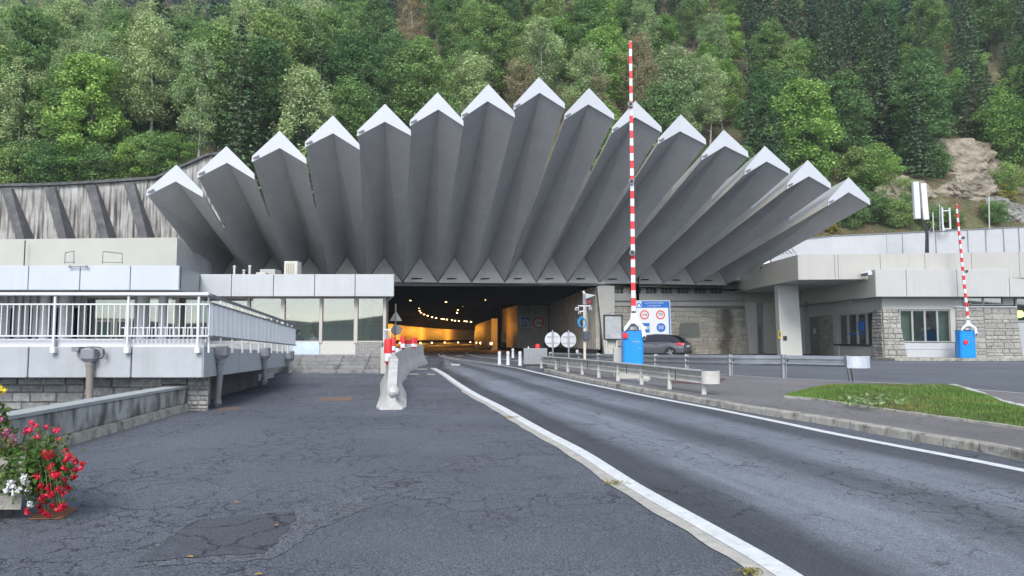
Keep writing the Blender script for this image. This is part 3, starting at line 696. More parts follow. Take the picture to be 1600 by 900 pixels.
# roof slab between the canopy springing and the hillside
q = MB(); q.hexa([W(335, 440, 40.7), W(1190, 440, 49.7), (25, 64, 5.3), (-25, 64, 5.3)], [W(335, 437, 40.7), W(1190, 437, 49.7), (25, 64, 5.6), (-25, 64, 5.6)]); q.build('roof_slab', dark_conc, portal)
YW = lambda x: lin(x, [(934, 46), (1175, 51.5)])
def YWat(X):   # plane depth as function of world x (line)
    xa, xb = W(934, 500, 46).x, W(1175, 500, 51.5).x
    return 46 + (X-xa)/(xb-xa)*5.5
q = MB(); wallseg(q, 934, 1175, None, None, 443, 449, .35, fun=YW, n_=2); wallseg(q, 934, 1175, None, None, 458.5, 478, .35, fun=YW, n_=2)
ops = [(957, 974), (984, 1001), (1009, 1026), (1033, 1050), (1058, 1077), (1085, 1103), (1110.6, 1128)]
e = 934
for a, b in ops + [(1140, 1140)]:
    wallseg(q, e, a, None, None, 449, 458.5, .35, fun=YW); e = b
wallseg(q, 1140, 1175, None, None, 449, 458.5, .35, fun=YW)
q.build('upper_wall', conc_l, portal)
for a, b in ops:
    q = MB(); wallseg(q, a, b, None, None, 448, 459.5, .05, fun=YW, dy=.25); o = q.build('vent_opening', mat('vent_dark', (.12, .12, .11), .8), portal)
    q = MB()
    for fx in (.3, .62): wallseg(q, a+(b-a)*fx, a+(b-a)*fx+1, None, None, 449, 458.5, .04, fun=YW, dy=.18)
    wallseg(q, a, b, None, None, 454, 455, .04, fun=YW, dy=.16); q.build('bars', conc_l, o)
q = MB(); wallseg(q, 958, 1178, None, None, 478.5, 558, .4, fun=YW, dy=.10, n_=2); q.build('stone_backing', mortar_m, portal)
_a, _b = W(958, 500, YW(958)), W(1178, 500, YW(1178)); _a.z = 0; _b.z = 0; _d = (_b-_a); _L = _d.length; _d.normalize(); _o = Vector((_d.y, -_d.x, 0)); _z1 = W(958, 478.5, YW(958)).z
q = MB(); ashlar(q, lambda u, v, o: _a + _d*u + _o*(o-.09) + Vector((0, 0, gz(48)-.05+v)), _L, _z1-gz(48)+.05, 3, 1.1, .42); q.build('stone_face', ash_portal, portal)
q = MB(); wallseg(q, 934, 1175, None, None, 469.5, 470.6, .06, fun=YW, dy=-.12, n_=2); q.build('cable_duct', grey_metal, portal)
q = MB(); wallseg(q, 934, 1175, None, None, 441, 443.5, .5, fun=YW, dy=-.2, n_=2); q.build('cornice', conc_l, portal)
# buttress at the corner of the mouth (battered)
q = MB(); Y = 45.7
q.hexa([W(945, 560, Y), W(961, 560, Y), W(961, 560, Y)+Vector((0, 1, 0)), W(945, 560, Y)+Vector((0, 1, 0))], [W(933, 447, Y), W(960, 447, Y), W(960, 447, Y)+Vector((0, 1, 0)), W(933, 447, Y)+Vector((0, 1, 0))])
q.build('buttress', conc_l, portal)
q = MB(); Y = 47.2; q.hexa([W(1060, 529, Y), W(1094, 528, Y), W(1094, 528, Y)+Vector((0, .05, 0)), W(1060, 529, Y)+Vector((0, .05, 0))], [W(1063, 505, Y), W(1092, 505, Y), W(1092, 505, Y)+Vector((0, .05, 0)), W(1063, 505, Y)+Vector((0, .05, 0))])
pl = q.build('plaque', mat('bronze_plaque', (.09, .10, .085), .5, .1)); tag(pl, 'dark blank rectangular plaque on the portal stone wall', 'plaque')

# ================================================================== TUNNEL
tun = thing('road_tunnel', 'dark curving road tunnel lined with orange lit panels', 'tunnel', (-4, 47, gz(47)))
lw = smooth_line([(-10.6, 44.4, 0), (-12.4, 62, 0), (-15.2, 82, 0), (-16.2, 104, 0), (-15.6, 125, 0), (-13.2, 147, 0), (-8.6, 172, 0), (0, 195, 0), (14, 215, 0)], 6)
def wall_strip(pts, z0, z1, off=0.0, back=.0):
    m_ = MB(); vs = []
    for i, p in enumerate(pts):
        s = side(pts, i)*off; vs += [(p.x+s.x, p.y+s.y, z0), (p.x+s.x, p.y+s.y, z1)]
    m_.add(vs, [(2*i, 2*i+2, 2*i+3, 2*i+1) for i in range(len(pts)-1)]); return m_
gt = gz(50)
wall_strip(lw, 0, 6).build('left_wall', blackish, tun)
wall_strip(lw, gt+.85, gt+3.0, .06).build('left_lining', orange_tile, tun)
wall_strip(lw, gt-.1, gt+.35, .12).build('left_kerb', conc_m, tun)
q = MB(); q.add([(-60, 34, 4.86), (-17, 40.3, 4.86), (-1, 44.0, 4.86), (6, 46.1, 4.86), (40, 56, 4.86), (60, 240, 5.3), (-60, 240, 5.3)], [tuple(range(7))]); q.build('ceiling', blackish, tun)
q = MB(); q.box(-60, 236, -1, 60, 237, 7); q.build('end_wall', blackish, tun)  # added, unseen stop that keeps stray daylight out of the tunnel
# right side: corrugated cladding
def corrugate(p0, p1, zt0, zt1, zb, name, m_, parent, pitch=.5, dep=.24):
    p0 = Vector(p0); p1 = Vector(p1); d = p1-p0; Ln = d.length; d.normalize(); s = Vector((-d.y, d.x, 0))
    n_ = max(2, int(Ln/pitch)); vs = []; k_ = 0
    for i in range(n_):
        for f, o in ((0, 0), (.45, 0), (.55, dep), (.92, dep)):
            t = (i+f)/n_*Ln; p = p0 + d*t + s*o; zt = zt0 + (zt1-zt0)*t/Ln
            vs += [(p.x, p.y, zb), (p.x, p.y, zt)]; k_ += 1
    q_ = MB(); q_.add(vs, [(2*i, 2*i+2, 2*i+3, 2*i+1) for i in range(k_-1)]); return q_.build(name, m_, parent)
shed = thing('corrugated_shed', 'ribbed metal clad shed on the right inside the tunnel mouth', 'shed', (3, 60, gz(60)))
a = W(934, 452, 46); b = W(857, 476, 62)
corrugate((b.x, b.y, 0), (a.x-.05, a.y+.3, 0), b.z, 5.0, gt+.35, 'side_cladding', corr_m, shed)
c_ = W(809, 477, 62)
corrugate((c_.x, 62, 0), (b.x, 62, 0), c_.z, b.z, gt+.25, 'front_cladding', corr_m, shed)
d_ = W(784, 483, 71)
corrugate((d_.x, 71, 0), (c_.x, 62, 0), d_.z, c_.z, gt+.25, 'lit_cladding', mat('lit_warm_cladding', (.45, .40, .32), .6, .08), shed)  # lamp-lit side: warm light put into its own copy of the cladding colour
q = MB(); q.add([(b.x, 62, gt-.1), (a.x, 46.3, gt-.1), (a.x, 46.3, gt+.42), (b.x, 62, gt+.42)], [(0,1,2,3)]); q.add([(c_.x, 61.95, gt-.1), (b.x, 61.95, gt-.1), (b.x, 61.95, gt+.28), (c_.x, 61.95, gt+.28)], [(0,1,2,3)]); q.build('plinth', dark_conc, shed)
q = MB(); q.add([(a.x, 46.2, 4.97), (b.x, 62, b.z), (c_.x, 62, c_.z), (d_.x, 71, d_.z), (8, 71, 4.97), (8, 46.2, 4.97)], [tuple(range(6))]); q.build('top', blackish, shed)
q = MB(); q.bbox(Xat(783.5, 64.8), 64.6, Zat(533, 64.8), Xat(791, 64.8), 64.8, Zat(519.5, 64.8)); q.build('vent_box', mat('tan_box', (.5, .42, .3), .6), shed)
q = MB(); q.bbox(Xat(785, 64.8), 64.65, gt, Xat(791, 64.8), 64.85, Zat(535, 64.8)); q.build('hatch', blackish, shed)
# right wall deeper in, and the curved bright panel wall end
rw = [(-1.35, 71.2, 0), (-1.45, 68, 0), (-1.9, 68.3, 0), (-2.6, 70, 0), (-3.3, 73.2, 0), (-3.95, 77.5, 0)]
rwp = smooth_line(rw[2:], 5)
pan = MB(); vs = []
for i, p in enumerate(rwp):
    ztop = gt + 2.85 - .45*i/len(rwp)
    vs += [(p.x+.15, p.y+.1, gt+.05), (p.x, p.y, gt+.3), (p.x, p.y, ztop*.6), (p.x+.12, p.y, ztop)]
pan.add(vs, [(4*i+k, 4*(i+1)+k, 4*(i+1)+k+1, 4*i+k+1) for i in range(len(rwp)-1) for k in range(3)])
nose = thing('curved_panel_wall', 'curved orange lit panel at the inner bend of the tunnel', 'panel', (-2.5, 72, gt)); pan.build('lining', orange_tile, nose, smooth=True)
q = MB(); q.add([(-1.35, 68.4, gt), (-1.9, 68.25, gt), (-1.9, 68.25, gt+2.9), (-1.35, 68.4, gt+2.9)], [(0,1,2,3)]); q.build('end_strip', mat('pale_strip', (.6, .58, .5), .6), nose)
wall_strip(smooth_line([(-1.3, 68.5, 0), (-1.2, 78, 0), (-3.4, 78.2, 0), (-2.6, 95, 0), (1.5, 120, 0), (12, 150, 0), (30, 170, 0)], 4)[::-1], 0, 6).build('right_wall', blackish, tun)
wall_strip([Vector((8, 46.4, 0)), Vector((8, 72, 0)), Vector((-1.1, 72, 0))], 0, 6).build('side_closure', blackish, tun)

sod = (1.0, .40, .045)
lamp_glow = emit_mat('sodium_lamp', (1.0, .62, .22), 9.0)
def ceilpt(px, py, zc):
    xr = (px-CX)/F; yu = (CY-py)/F; dz = (sp+yu*cp)/(cp-yu*sp); Y = (zc-EYE)/dz; return W(px, py, Y)
big = [(641.7, 468), (697, 470.6), (758.5, 467)]
small = [(662, 470.6), (658, 476), (655, 481), (656, 485), (658, 488), (663, 491), (668.5, 493), (675, 495.2), (681.5, 496.7), (690.5, 498), (693.5, 498.4), (698.5, 499), (706.5, 500), (711, 500.8), (717, 501.4), (726, 501.6), (729.5, 502), (736, 502.6),
         (734, 470.6), (727, 475), (723.5, 478), (715.5, 483.8), (714.3, 488.5)]
for k, (x, y) in enumerate(big + small):
    p = ceilpt(x, y, 5.0); bigl = k < 3
    if not bigl and p.y > 150: p = W(x, y, 150)
    s = .17 if bigl else .10 + .0008*(p.y-70)
    lab = (['leftmost', 'middle', 'rightmost'][k] + ' of the three big orange tunnel lamps') if bigl else ('small orange lamp of the left ceiling row, ' + ORD[k-3] + ' along it' if k < 21 else ORD[k-21] + ' lamp of the short right ceiling row in the tunnel')
    t = thing('tunnel_lamp', lab, 'lamp', tuple(p), 'sodium lamps under the tunnel ceiling')
    q = MB(); q.bbox(p.x-s*1.25, p.y-.1, p.z-.02, p.x+s*1.25, p.y+.35, p.z+s*.9+.05, .03); q.build('housing', dark_metal, t)
    q = MB(); q.lathe((p.x, p.y-.12, p.z-s*.25), [(s*.25, -s*.35), (s*.8, -s*.2), (s, 0), (s*.8, s*.25), (s*.3, s*.4)], 12); q.build('lens', lamp_glow, t, smooth=True)
for k, (x, y, Y) in enumerate([(625, 535, 100), (657, 535, 110), (675, 535, 118), (695, 534.5, 128), (716, 534.5, 140), (735, 534, 155), (745.5, 534.5, 75), (751.5, 534.8, 72), (767.5, 535.4, 67.9)]):
    p = W(x, y, Y); t = thing('marker_light', ('low marker light on the tunnel side, %s from the left' % ORD[k]), 'marker light', tuple(p), 'low marker lights along the tunnel sides')
    q = MB(); q.lathe((p.x, p.y-.1, p.z-.1), [(.02, -.1), (.1, -.04), (.12, .06), (.05, .13)], 10); q.build('lens', emit_mat('marker_glow', (1, .68, .3), 4) if 'marker_glow' not in MATS else MATS['marker_glow'], t)
    q = MB(); q.bbox(p.x-.15, p.y, p.z-.26, p.x+.15, p.y+.12, p.z+.06); q.build('bracket', dark_metal, t)
def lamp(loc, e, r=.25, col=sod):
    l = bpy.data.lights.new('sodium_light', 'POINT'); l.energy = e; l.color = col; l.shadow_soft_size = r
    o = bpy.data.objects.new('sodium_light', l); o.location = loc; COL.objects.link(o)
for loc, e in [((-8.5, 72, 3.0), 35), ((-1.6, 66.0, 2.6), 65), ((-12.4, 86, 2.8), 190), ((-6.0, 79, 2.8), 85), ((-13.4, 104, 3.0), 450), ((-12.4, 126, 3.0), 600), ((-9.4, 148, 3.0), 650)]: lamp(loc, e)
# ================================================================== HILLSIDE
def sst(a, b, x):
    t = min(1, max(0, (x-a)/(b-a))); return t*t*(3-2*t)
from mathutils import noise as mn
def hill_y0(X):
    return 49.5 + 5.5*sst(-22, -12, X) + 6.5*sst(10, 18, X)
def hill(X, Y):
    a = sst(-24, -12, X); c = sst(8, 20, X)
    z0 = 11.0*(1-a) + 5.9*a*(1-c) + 9.3*c
    s1 = .52*(1-a) + .80*a*(1-c) + .86*c
    d = Y - hill_y0(X)
    far = sst(-15, -60, X)
    cut = 92 - 49
    if d <= cut: z = z0 + s1*max(d, 0)
    else:
        z = z0 + s1*cut + ((.25*min(d-cut, 60) + 1.0*max(0, d-cut-60))*far + (.85*(d-cut))*(1-far))
    k = min(1, max(0, d/5))
    z += k*(1.6*mn.noise(Vector((X*.06, Y*.06, 0))) + .7*mn.noise(Vector((X*.2, Y*.2, 3))) + .25*mn.noise(Vector((X*.7, Y*.7, 5))))
    return z
def terrain_mat():
    m = bpy.data.materials.new('hillside_ground'); N, L = nt(m); b = N['Principled BSDF']; b.inputs['Roughness'].default_value = .95
    g_ = N.new('ShaderNodeNewGeometry'); 
    n1 = N.new('ShaderNodeTexNoise'); n1.inputs['Scale'].default_value = .35; n1.inputs['Detail'].default_value = 9; n1.inputs['Roughness'].default_value = .7; L.new(g_.outputs['Position'], n1.inputs['Vector'])
    cr = N.new('ShaderNodeValToRGB'); L.new(n1.outputs['Fac'], cr.inputs[0]); e = cr.color_ramp.elements
    e[0].position = .3; e[0].color = (.07, .10, .035, 1); e[1].position = .75; e[1].color = (.32, .29, .24, 1)
    for p, c in ((.42, (.09, .12, .045, 1)), (.5, (.15, .105, .06, 1)), (.58, (.15, .16, .07, 1)), (.66, (.22, .18, .12, 1))):
        x = e.new(p); x.color = c
    n2 = N.new('ShaderNodeTexNoise'); n2.inputs['Scale'].default_value = 6; n2.inputs['Detail'].default_value = 6; L.new(g_.outputs['Position'], n2.inputs['Vector'])
    mr = N.new('ShaderNodeMapRange'); mr.inputs['From Min'].default_value = .3; mr.inputs['From Max'].default_value = .7; mr.inputs['To Min'].default_value = .5; mr.inputs['To Max'].default_value = 1.4; L.new(n2.outputs['Fac'], mr.inputs['Value'])
    v = N.new('ShaderNodeVectorMath'); v.operation = 'SCALE'; L.new(cr.outputs[0], v.inputs[0]); L.new(mr.outputs[0], v.inputs['Scale']); L.new(v.outputs[0], b.inputs['Base Color'])
    bp = N.new('ShaderNodeBump'); bp.inputs['Strength'].default_value = .8; bp.inputs['Distance'].default_value = .3; L.new(n2.outputs['Fac'], bp.inputs['Height']); L.new(bp.outputs[0], b.inputs['Normal'])
    return m
hm = terrain_mat()
nx, ny = 190, 130; vs = []
for j in range(ny):
    for i in range(nx):
        X = -190 + 380*i/(nx-1); t = j/(ny-1); Y = hill_y0(X) - .6 + 260*t**1.6
        vs.append((X, Y, hill(X, Y) - (0 if j else 1.0)))
q = MB(); q.add(vs, [(j*nx+i, j*nx+i+1, (j+1)*nx+i+1, (j+1)*nx+i) for j in range(ny-1) for i in range(nx-1)])
struct(q.build('hillside', hm, smooth=True))

# rock face right
def rock(name, c, r, seed, m, lab, rough=.3):
    q_ = MB(); nu, nv = 96, 54; vs_ = []
    for j in range(nv+1):
        for i in range(nu):
            th = math.pi*j/nv; ph = 2*math.pi*i/nu
            d = Vector((math.sin(th)*math.cos(ph), math.sin(th)*math.sin(ph), math.cos(th)))
            k = 1 + rough*mn.fractal(d*1.6+Vector((seed, 0, 0)), .9, 2.1, 6) + .16*abs(mn.noise(d*4+Vector((seed, 5, 0)))) - .10*mn.voronoi(d*3.2+Vector((seed, 1, 2)))[0][0] + .05*mn.noise(d*17) + .10*math.floor(3*mn.noise(d*2.2+Vector((0, seed, 0))))/3
            vs_.append((c[0]+d.x*r[0]*k, c[1]+d.y*r[1]*k, c[2]+d.z*r[2]*k))
    q_.add(vs_, [(j*nu+i, j*nu+(i+1) % nu, (j+1)*nu+(i+1) % nu, (j+1)*nu+i) for j in range(nv) for i in range(nu)])
    return tag(q_.build(name, m), lab, 'rock', 'rock outcrops above the right wall')
rock_m = mat('rock_tan', (.31, .27, .21), .95, .4, .9, 1.2, 3, stain=(.09, .075, .05), stain_amt=.9, stain_scale=.55)
rock_g = mat('rock_grey', (.27, .27, .25), .95, .4, .9, 1.0, 3, stain=(.06, .06, .04), stain_amt=.8, stain_scale=.6)
def on_hill(px, py, lo=50, hi=200):
    """where the sight line through a pixel meets the slope"""
    Y = lo
    while Y < hi:
        p = W(px, py, Y)
        if p.z < hill(p.x, Y): return Vector((p.x, Y, hill(p.x, Y)))
        Y += .25
    return W(px, py, hi)
for px, py, r, lab, m_ in ((1492, 262, (4.8, 1.9, 3.3), 'large bare tan rock face on the right slope above the long white wall', rock_m), (1525, 305, (3.0, 1.5, 1.9), 'tan rock face directly above the small frame antenna', rock_m), (1432, 245, (1.5, 1, 1.1), 'weathered rock left of and above the bare tan rock face', rock_m),
                      (1415, 305, (2.6, 1.2, 1.5), 'low tan rock behind the two white antenna panels', rock_m), (1385, 172, (1.9, 1.1, .9), 'grey rock ledge under the wire fence on the slope', rock_g), (1590, 340, (1.6, 1.0, 1.2), 'grey rock at the right edge just above the wall', rock_g), (1545, 250, (1.6, 1, .9), 'mossy rock at the right end of the bare rock face', rock_g), (1560, 322, (1.2, .8, .8), 'small grey boulder above the wall near the thin pole', rock_g)):
    p = on_hill(px, py); rock('rock_outcrop', (p.x, p.y+.35*r[1], p.z), r, px*.37, m_, lab)

# ------------------------------------------------------------------ trees
LV = {
 'green': leaf_mat('leaves_mid_green', (.165, .265, .085), .02, .45),
 'bright': leaf_mat('leaves_bright_green', (.21, .34, .085), .015, .35),
 'pale': leaf_mat('leaves_pale_green', (.28, .38, .18), .02, .35, accent=(.30, .31, .18), acc_amt=.5),
 'dark': leaf_mat('leaves_dark_green', (.12, .21, .075), .02, .4),
 'rust': leaf_mat('leaves_rusty', (.31, .26, .15), .02, .3, accent=(.12, .14, .06), acc_amt=.8),
 'yellow': leaf_mat('leaves_yellow', (.30, .27, .05), .02, .3),
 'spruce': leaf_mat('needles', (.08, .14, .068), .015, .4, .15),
 'farspruce': leaf_mat('needles_hazed', (.065, .11, .085), .015, .4, .1),  # bluish distance haze put into the needle colour
}
def quads(P, nrm, size):
    n_ = len(P); nrm = nrm/np.linalg.norm(nrm, axis=1)[:, None]
    a = nr.normal(0, 1, (n_, 3)); a -= nrm*np.sum(a*nrm, 1)[:, None]; a /= np.linalg.norm(a, axis=1)[:, None]; b = np.cross(nrm, a)
    s = (size*(.6+.8*nr.random(n_)))[:, None] if np.isscalar(size) else (size*(.7+.6*nr.random(n_)))[:, None]
    return np.stack([P-a*s, P-b*s*.6, P+a*s, P+b*s*.6], 1).reshape(-1, 3)
def broadleaf(kind, h, cw, clumps, per, size, trunk_m, lab, cat='tree', low=.22, limb=True, name='broadleaf_tree', trunk_r=.14, droop=0.0):
    t = thing(name, lab, cat)
    r_ = random.Random(int(nr.integers(1000000))); q_ = MB()
    bend = Vector((r_.uniform(-.5, .5), r_.uniform(-.3, .3), 0))
    tr = [Vector((0, 0, -.6))] + [Vector((bend.x*math.sin(k*.6), bend.y*math.sin(k*.8), h*.86*k/5)) for k in range(6)]
    q_.tube(tr, [trunk_r*1.25]+[trunk_r*(1.08-.19*k) for k in range(6)], 7)
    cs = []; P = []; Nn = []
    for k in range(clumps):
        f = (k+.5)/clumps; z = h*(low + (1-low)*f**.9)
        prof = math.sin(math.pi*min(1, max(.06, (z/h-low*.7)/(1.03-low*.7))))**.65
        ang = k*2.4 + r_.uniform(-.6, .6); rad = cw*.5*prof*r_.uniform(.35, 1.05)
        c = Vector((math.cos(ang)*rad, math.sin(ang)*rad, z + r_.uniform(-.35, .35)))
        cr = cw*r_.uniform(.11, .2); cs.append((c, cr))
        d = nr.normal(0, 1, (per, 3)); d /= np.linalg.norm(d, axis=1)[:, None]
        rr = (.55 + .5*nr.random(per))[:, None]
        pts = np.array(c) + d*rr*np.array([cr*1.15, cr*1.15, cr*.75])
        if droop: pts[:, 2] -= droop*nr.random(per)*cr*2
        P.append(pts); Nn.append(d*.7 + nr.normal(0, .6, (per, 3)) + np.array([0, 0, .7]))
    for c, cr in cs[::3]:
        z0 = max(.12*h, c.z - .8 - .35*math.hypot(c.x, c.y)); k = min(5, int(z0/(h*.86)*5)); f = z0/(h*.86)*5-k
        a_ = tr[k+1].lerp(tr[min(k+2, 6)], f); mdl = a_.lerp(c, .55) + Vector((0, 0, -.15))
        rr_ = trunk_r*.38*(1-.6*z0/h)
        q_.tube([a_, mdl, c], [rr_, rr_*.7, rr_*.3], 5, cap=False)
    q_.build('trunk', trunk_m, t, smooth=True, local=True)
    P = np.concatenate(P); Nn = np.concatenate(Nn); V = quads(P, Nn, size)
    np_mesh('crown', V, np.arange(len(P)*4).reshape(-1, 4), LV[kind], t)
    return t
def spruce(h, w, lab, kind='spruce', whorls=26, name='spruce_tree', per=26):
    t = thing(name, lab, 'tree'); r_ = random.Random(int(nr.integers(1000000))); q_ = MB()
    q_.tube([(0, 0, -.6), (0, 0, h*.5), (.05, 0, h)], [.17, .1, .015], 7)
    P = []; Nn = []
    for k in range(whorls):
        f = k/whorls; z = h*(.06 + .93*f); L_ = w*.5*(1-f)**.8*r_.uniform(.75, 1.1) + .12
        nb = max(4, int(9*(1-f)+3))
        for b_ in range(nb):
            an = 2*math.pi*b_/nb + r_.uniform(-.3, .3) + k; l = L_*r_.uniform(.7, 1.12)
            n_ = int(per*(.35+.65*l/(w*.5)))
            s_ = nr.random(n_)**.7; wd = .16*l*(1-s_*.5)+.05
            x = s_*l; y = (nr.random(n_)-.5)*2*wd; zz_ = z - .30*x - .12*nr.random(n_) + .10*x*x/max(l, .1) - .25*nr.random(n_)**3
            P.append(np.stack([x*math.cos(an)-y*math.sin(an), x*math.sin(an)+y*math.cos(an), zz_], 1))
            Nn.append(np.tile(np.array([math.cos(an)*.5, math.sin(an)*.5, 1.0]), (n_, 1)) + nr.normal(0, .45, (n_, 3)))
            if b_ % 3 == 0 and l > .5: q_.tube([(0, 0, z), (math.cos(an)*l*.8, math.sin(an)*l*.8, z-.2*l)], [.022, .008], 4, cap=False)
    q_.build('trunk', bark, t, smooth=True, local=True)
    P = np.concatenate(P); Nn = np.concatenate(Nn); np_mesh('crown', quads(P, Nn, .13), np.arange(len(P)*4).reshape(-1, 4), LV[kind], t)
    return t
PROTO = {
 'green': [broadleaf('green', 10.5, 5.0, 62, 290, .10, bark_grey, 'x') for _ in range(3)],
 'bright': [broadleaf('bright', 9.5, 4.6, 56, 300, .10, bark_grey, 'x') for _ in range(3)],
 'dark': [broadleaf('dark', 10.5, 4.8, 62, 280, .10, bark, 'x') for _ in range(2)],
 'pale': [broadleaf('pale', 11.5, 3.8, 54, 240, .085, bark_birch, 'x', low=.34, name='birch_tree', trunk_r=.11, droop=.5) for _ in range(3)],
 'rust': [broadleaf('rust', 11.0, 3.6, 46, 150, .08, bark_birch, 'x', low=.3, name='withered_tree', trunk_r=.10, droop=.3) for _ in range(2)],
 'spruce': [spruce(13.5, 5.2, 'x') for _ in range(2)],
 'bush': [broadleaf('green', 2.6, 3.0, 30, 220, .06, bark_grey, 'x', 'bush', .1, name='bush', trunk_r=.05), broadleaf('dark', 2.2, 3.2, 30, 220, .06, bark_grey, 'x', 'bush', .08, name='bush', trunk_r=.05)],
 'bbush': [broadleaf('bright', 3.0, 2.8, 32, 260, .055, bark_grey, 'x', 'bush', .1, name='bush', trunk_r=.05)],
 'ybush': [broadleaf('yellow', 1.3, 1.4, 16, 110, .055, bark_grey, 'x', 'bush', .1, name='bush', trunk_r=.03)],
}
LOOK = {'green': ('leafy mid green tree', 'leafy green trees on the slope'), 'bright': ('fresh bright green tree', 'bright green trees on the slope'), 'dark': ('dark green broadleaf tree', 'dark broadleaf trees on the slope'),
        'pale': ('pale green birch with a thin light trunk', 'birches on the slope'), 'rust': ('sparse rusty brown tree', 'withered brown trees on the slope'), 'spruce': ('dark conical spruce', 'spruces on the slope'),
        'bush': ('low green bush', 'bushes on the slope'), 'bbush': ('bright green shrub', 'bushes on the slope'), 'ybush': ('small yellow leaved shrub', 'yellow shrubs on the slope')}
OUT = [(0, 290), (205, 284)] + [(f[0][0], f[0][1]+14) for f in FRO] + [(1358, 322), (1400, 362), (1600, 356)]
def outline(px):
    if px < 0 or px > 1600: return 300
    return lin(px, OUT)
placed = []
def kind_at(px, py, r):
    u = r.random()
    if px < 230:
        if py < 70: return 'spruce' if u < .5 else 'dark'
        return 'pale' if u < .45 else 'green' if u < .8 else 'bright' if u < .92 else 'spruce'
    if px < 520:
        return 'pale' if u < .42 else 'green' if u < .66 else 'spruce' if u < .88 else 'dark'
    if px < 640: return 'green' if u < .45 else 'dark' if u < .7 else 'bright' if u < .85 else 'pale'
    if px < 1000: return 'rust' if u < .2 else 'green' if u < .52 else 'bright' if u < .76 else 'dark' if u < .9 else 'pale'
    if px < 1240: return 'spruce' if u < .34 else 'pale' if u < .5 else 'dark' if u < .66 else 'bright' if u < .82 else 'green' if u < .93 else 'rust'
    return 'spruce' if u < .62 else 'dark' if u < .8 else 'green' if u < .94 else 'bright'
HT = {'green': 10.5, 'bright': 9.5, 'dark': 10.5, 'pale': 11.5, 'rust': 11, 'spruce': 13.5}
tr_ = random.Random(5)
cands = []
Y = 52.0
while Y < 118:
    sp_ = 4.3 + (Y-52)*.045; X = -.74*Y - 3
    while X < .74*Y + 3:
        x = X + tr_.uniform(-.42, .42)*sp_; y = Y + tr_.uniform(-.42, .42)*sp_*.9; X += sp_
        if y < hill_y0(x) + 1.2: continue
        if x > 17 and y < hill_y0(x)+ 11 + 4*math.sin(x*.3): continue       # open rocky slope on the right
        z = hill(x, y); px, py = proj((x, y, z)); pxt, pyt = proj((x, y, z+9))
        if px < -70 or px > 1670: continue
        if pyt > outline(px) - 14: continue          # wholly behind the canopy or the walls
        if py < -60 : continue                       # above the frame
        cands.append((x, y, z, px, py, pyt))
    Y += sp_*.86
if len(cands) > 285: 
    cands.sort(key=lambda c: c[1]); cands = cands[:285]
used = {}
def put(kind, x, y, z, sc, px, sunk=.15, sxy=1.0):
    k = used.get(kind, 0); used[kind] = k+1; pr = PROTO[kind]; i = tr_.randrange(len(pr)); o = pr[i]
    if ('u', kind, i) not in used:
        used[('u', kind, i)] = 1; o.location = (x, y, z-sunk); o.rotation_euler.z = tr_.uniform(0, 6.28); o.scale = (sc*sxy, sc*sxy, sc)
    else: o = copy_thing(o, (x, y, z-sunk), tr_.uniform(0, 6.28), (sc*sxy, sc*sxy, sc))
    placed.append((o, kind, px, y)); return o
for x, y, z, px, py, pyt in cands:
    k = kind_at(px, (py+pyt)/2, tr_); put(k, x, y, z, tr_.uniform(.72, 1.15)*(1.0 if k != 'spruce' else .95), px, sxy=tr_.uniform(.9, 1.2))
for kind, px, pyb, H, Yd in (('spruce', 1215, 212, 11, 64), ('dark', 1192, 165, 10, 72), ('green', 1238, 140, 10, 78), ('spruce', 1172, 200, 11, 68), ('dark', 1228, 178, 9, 70), ('spruce', 1250, 110, 12, 84), ('green', 1205, 110, 9, 86), ('spruce', 1268, 225, 9, 66), ('dark', 1160, 225, 8, 62), ('spruce', 1228, 245, 8, 62)):
    p = W(px, pyb, Yd); put(kind, p.x, Yd, hill(p.x, Yd), H/HT[kind], px)
# trees the photograph shows plainly
for kind, px, pyb, H, Yd in (('spruce', 372, 262, 14, 53.5), ('spruce', 318, 190, 12, 68), ('bright', 1255, 190, 12, 66), ('spruce', 1330, 130, 17, 78), ('spruce', 1390, 140, 16, 76), ('spruce', 1200, 255, 11, 60), ('spruce', 1150, 250, 9, 60), ('spruce', 1520, 120, 15, 78), ('bright', 940, 160, 10, 62), ('pale', 478, 225, 13, 56)):
    p = W(px, pyb, Yd); z = hill(p.x, Yd); put(kind, p.x, Yd, z, H/HT[kind], px)
bush_px = [('bush', 1310, 340, 1.4), ('bush', 1330, 352, .9), ('bush', 1370, 345, 1.1), ('bush', 1400, 352, 1.0), ('bush', 1290, 330, .8), ('bush', 1460, 352, .9), ('bush', 1490, 350, .7), ('bush', 1345, 290, 1.5), ('bbush', 1375, 295, 1.4), ('bbush', 1330, 250, 1.2), ('bbush', 1422, 165, 1.5), ('bbush', 1440, 195, 1.6),
    ('bbush', 1575, 255, 2.2), ('bbush', 1595, 205, 2.2), ('bush', 1555, 345, .8), ('bush', 1530, 215, .9), ('bush', 1575, 300, 1.1), ('bush', 1480, 165, 1.0), ('ybush', 1512, 210, 1.0), ('ybush', 1590, 285, 1.2), ('ybush', 1575, 312, 1.1), ('ybush', 1270, 352, 1.0), ('ybush', 1300, 362, .9), ('bush', 1240, 300, .9), ('bush', 1290, 270, .9),
    ('bush', 1420, 330, .7), ('ybush', 1540, 330, .8), ('bush', 1355, 210, .9), ('bbush', 1500, 150, 1.1), ('bush', 1260, 330, 1.0), ('bbush', 1600, 150, 1.3), ('bush', 1550, 165, 1.0)]
for kind, px, py, sc in bush_px:
    p = on_hill(px, py+6, 56); put(kind, p.x, p.y, p.z, sc, px, .1)
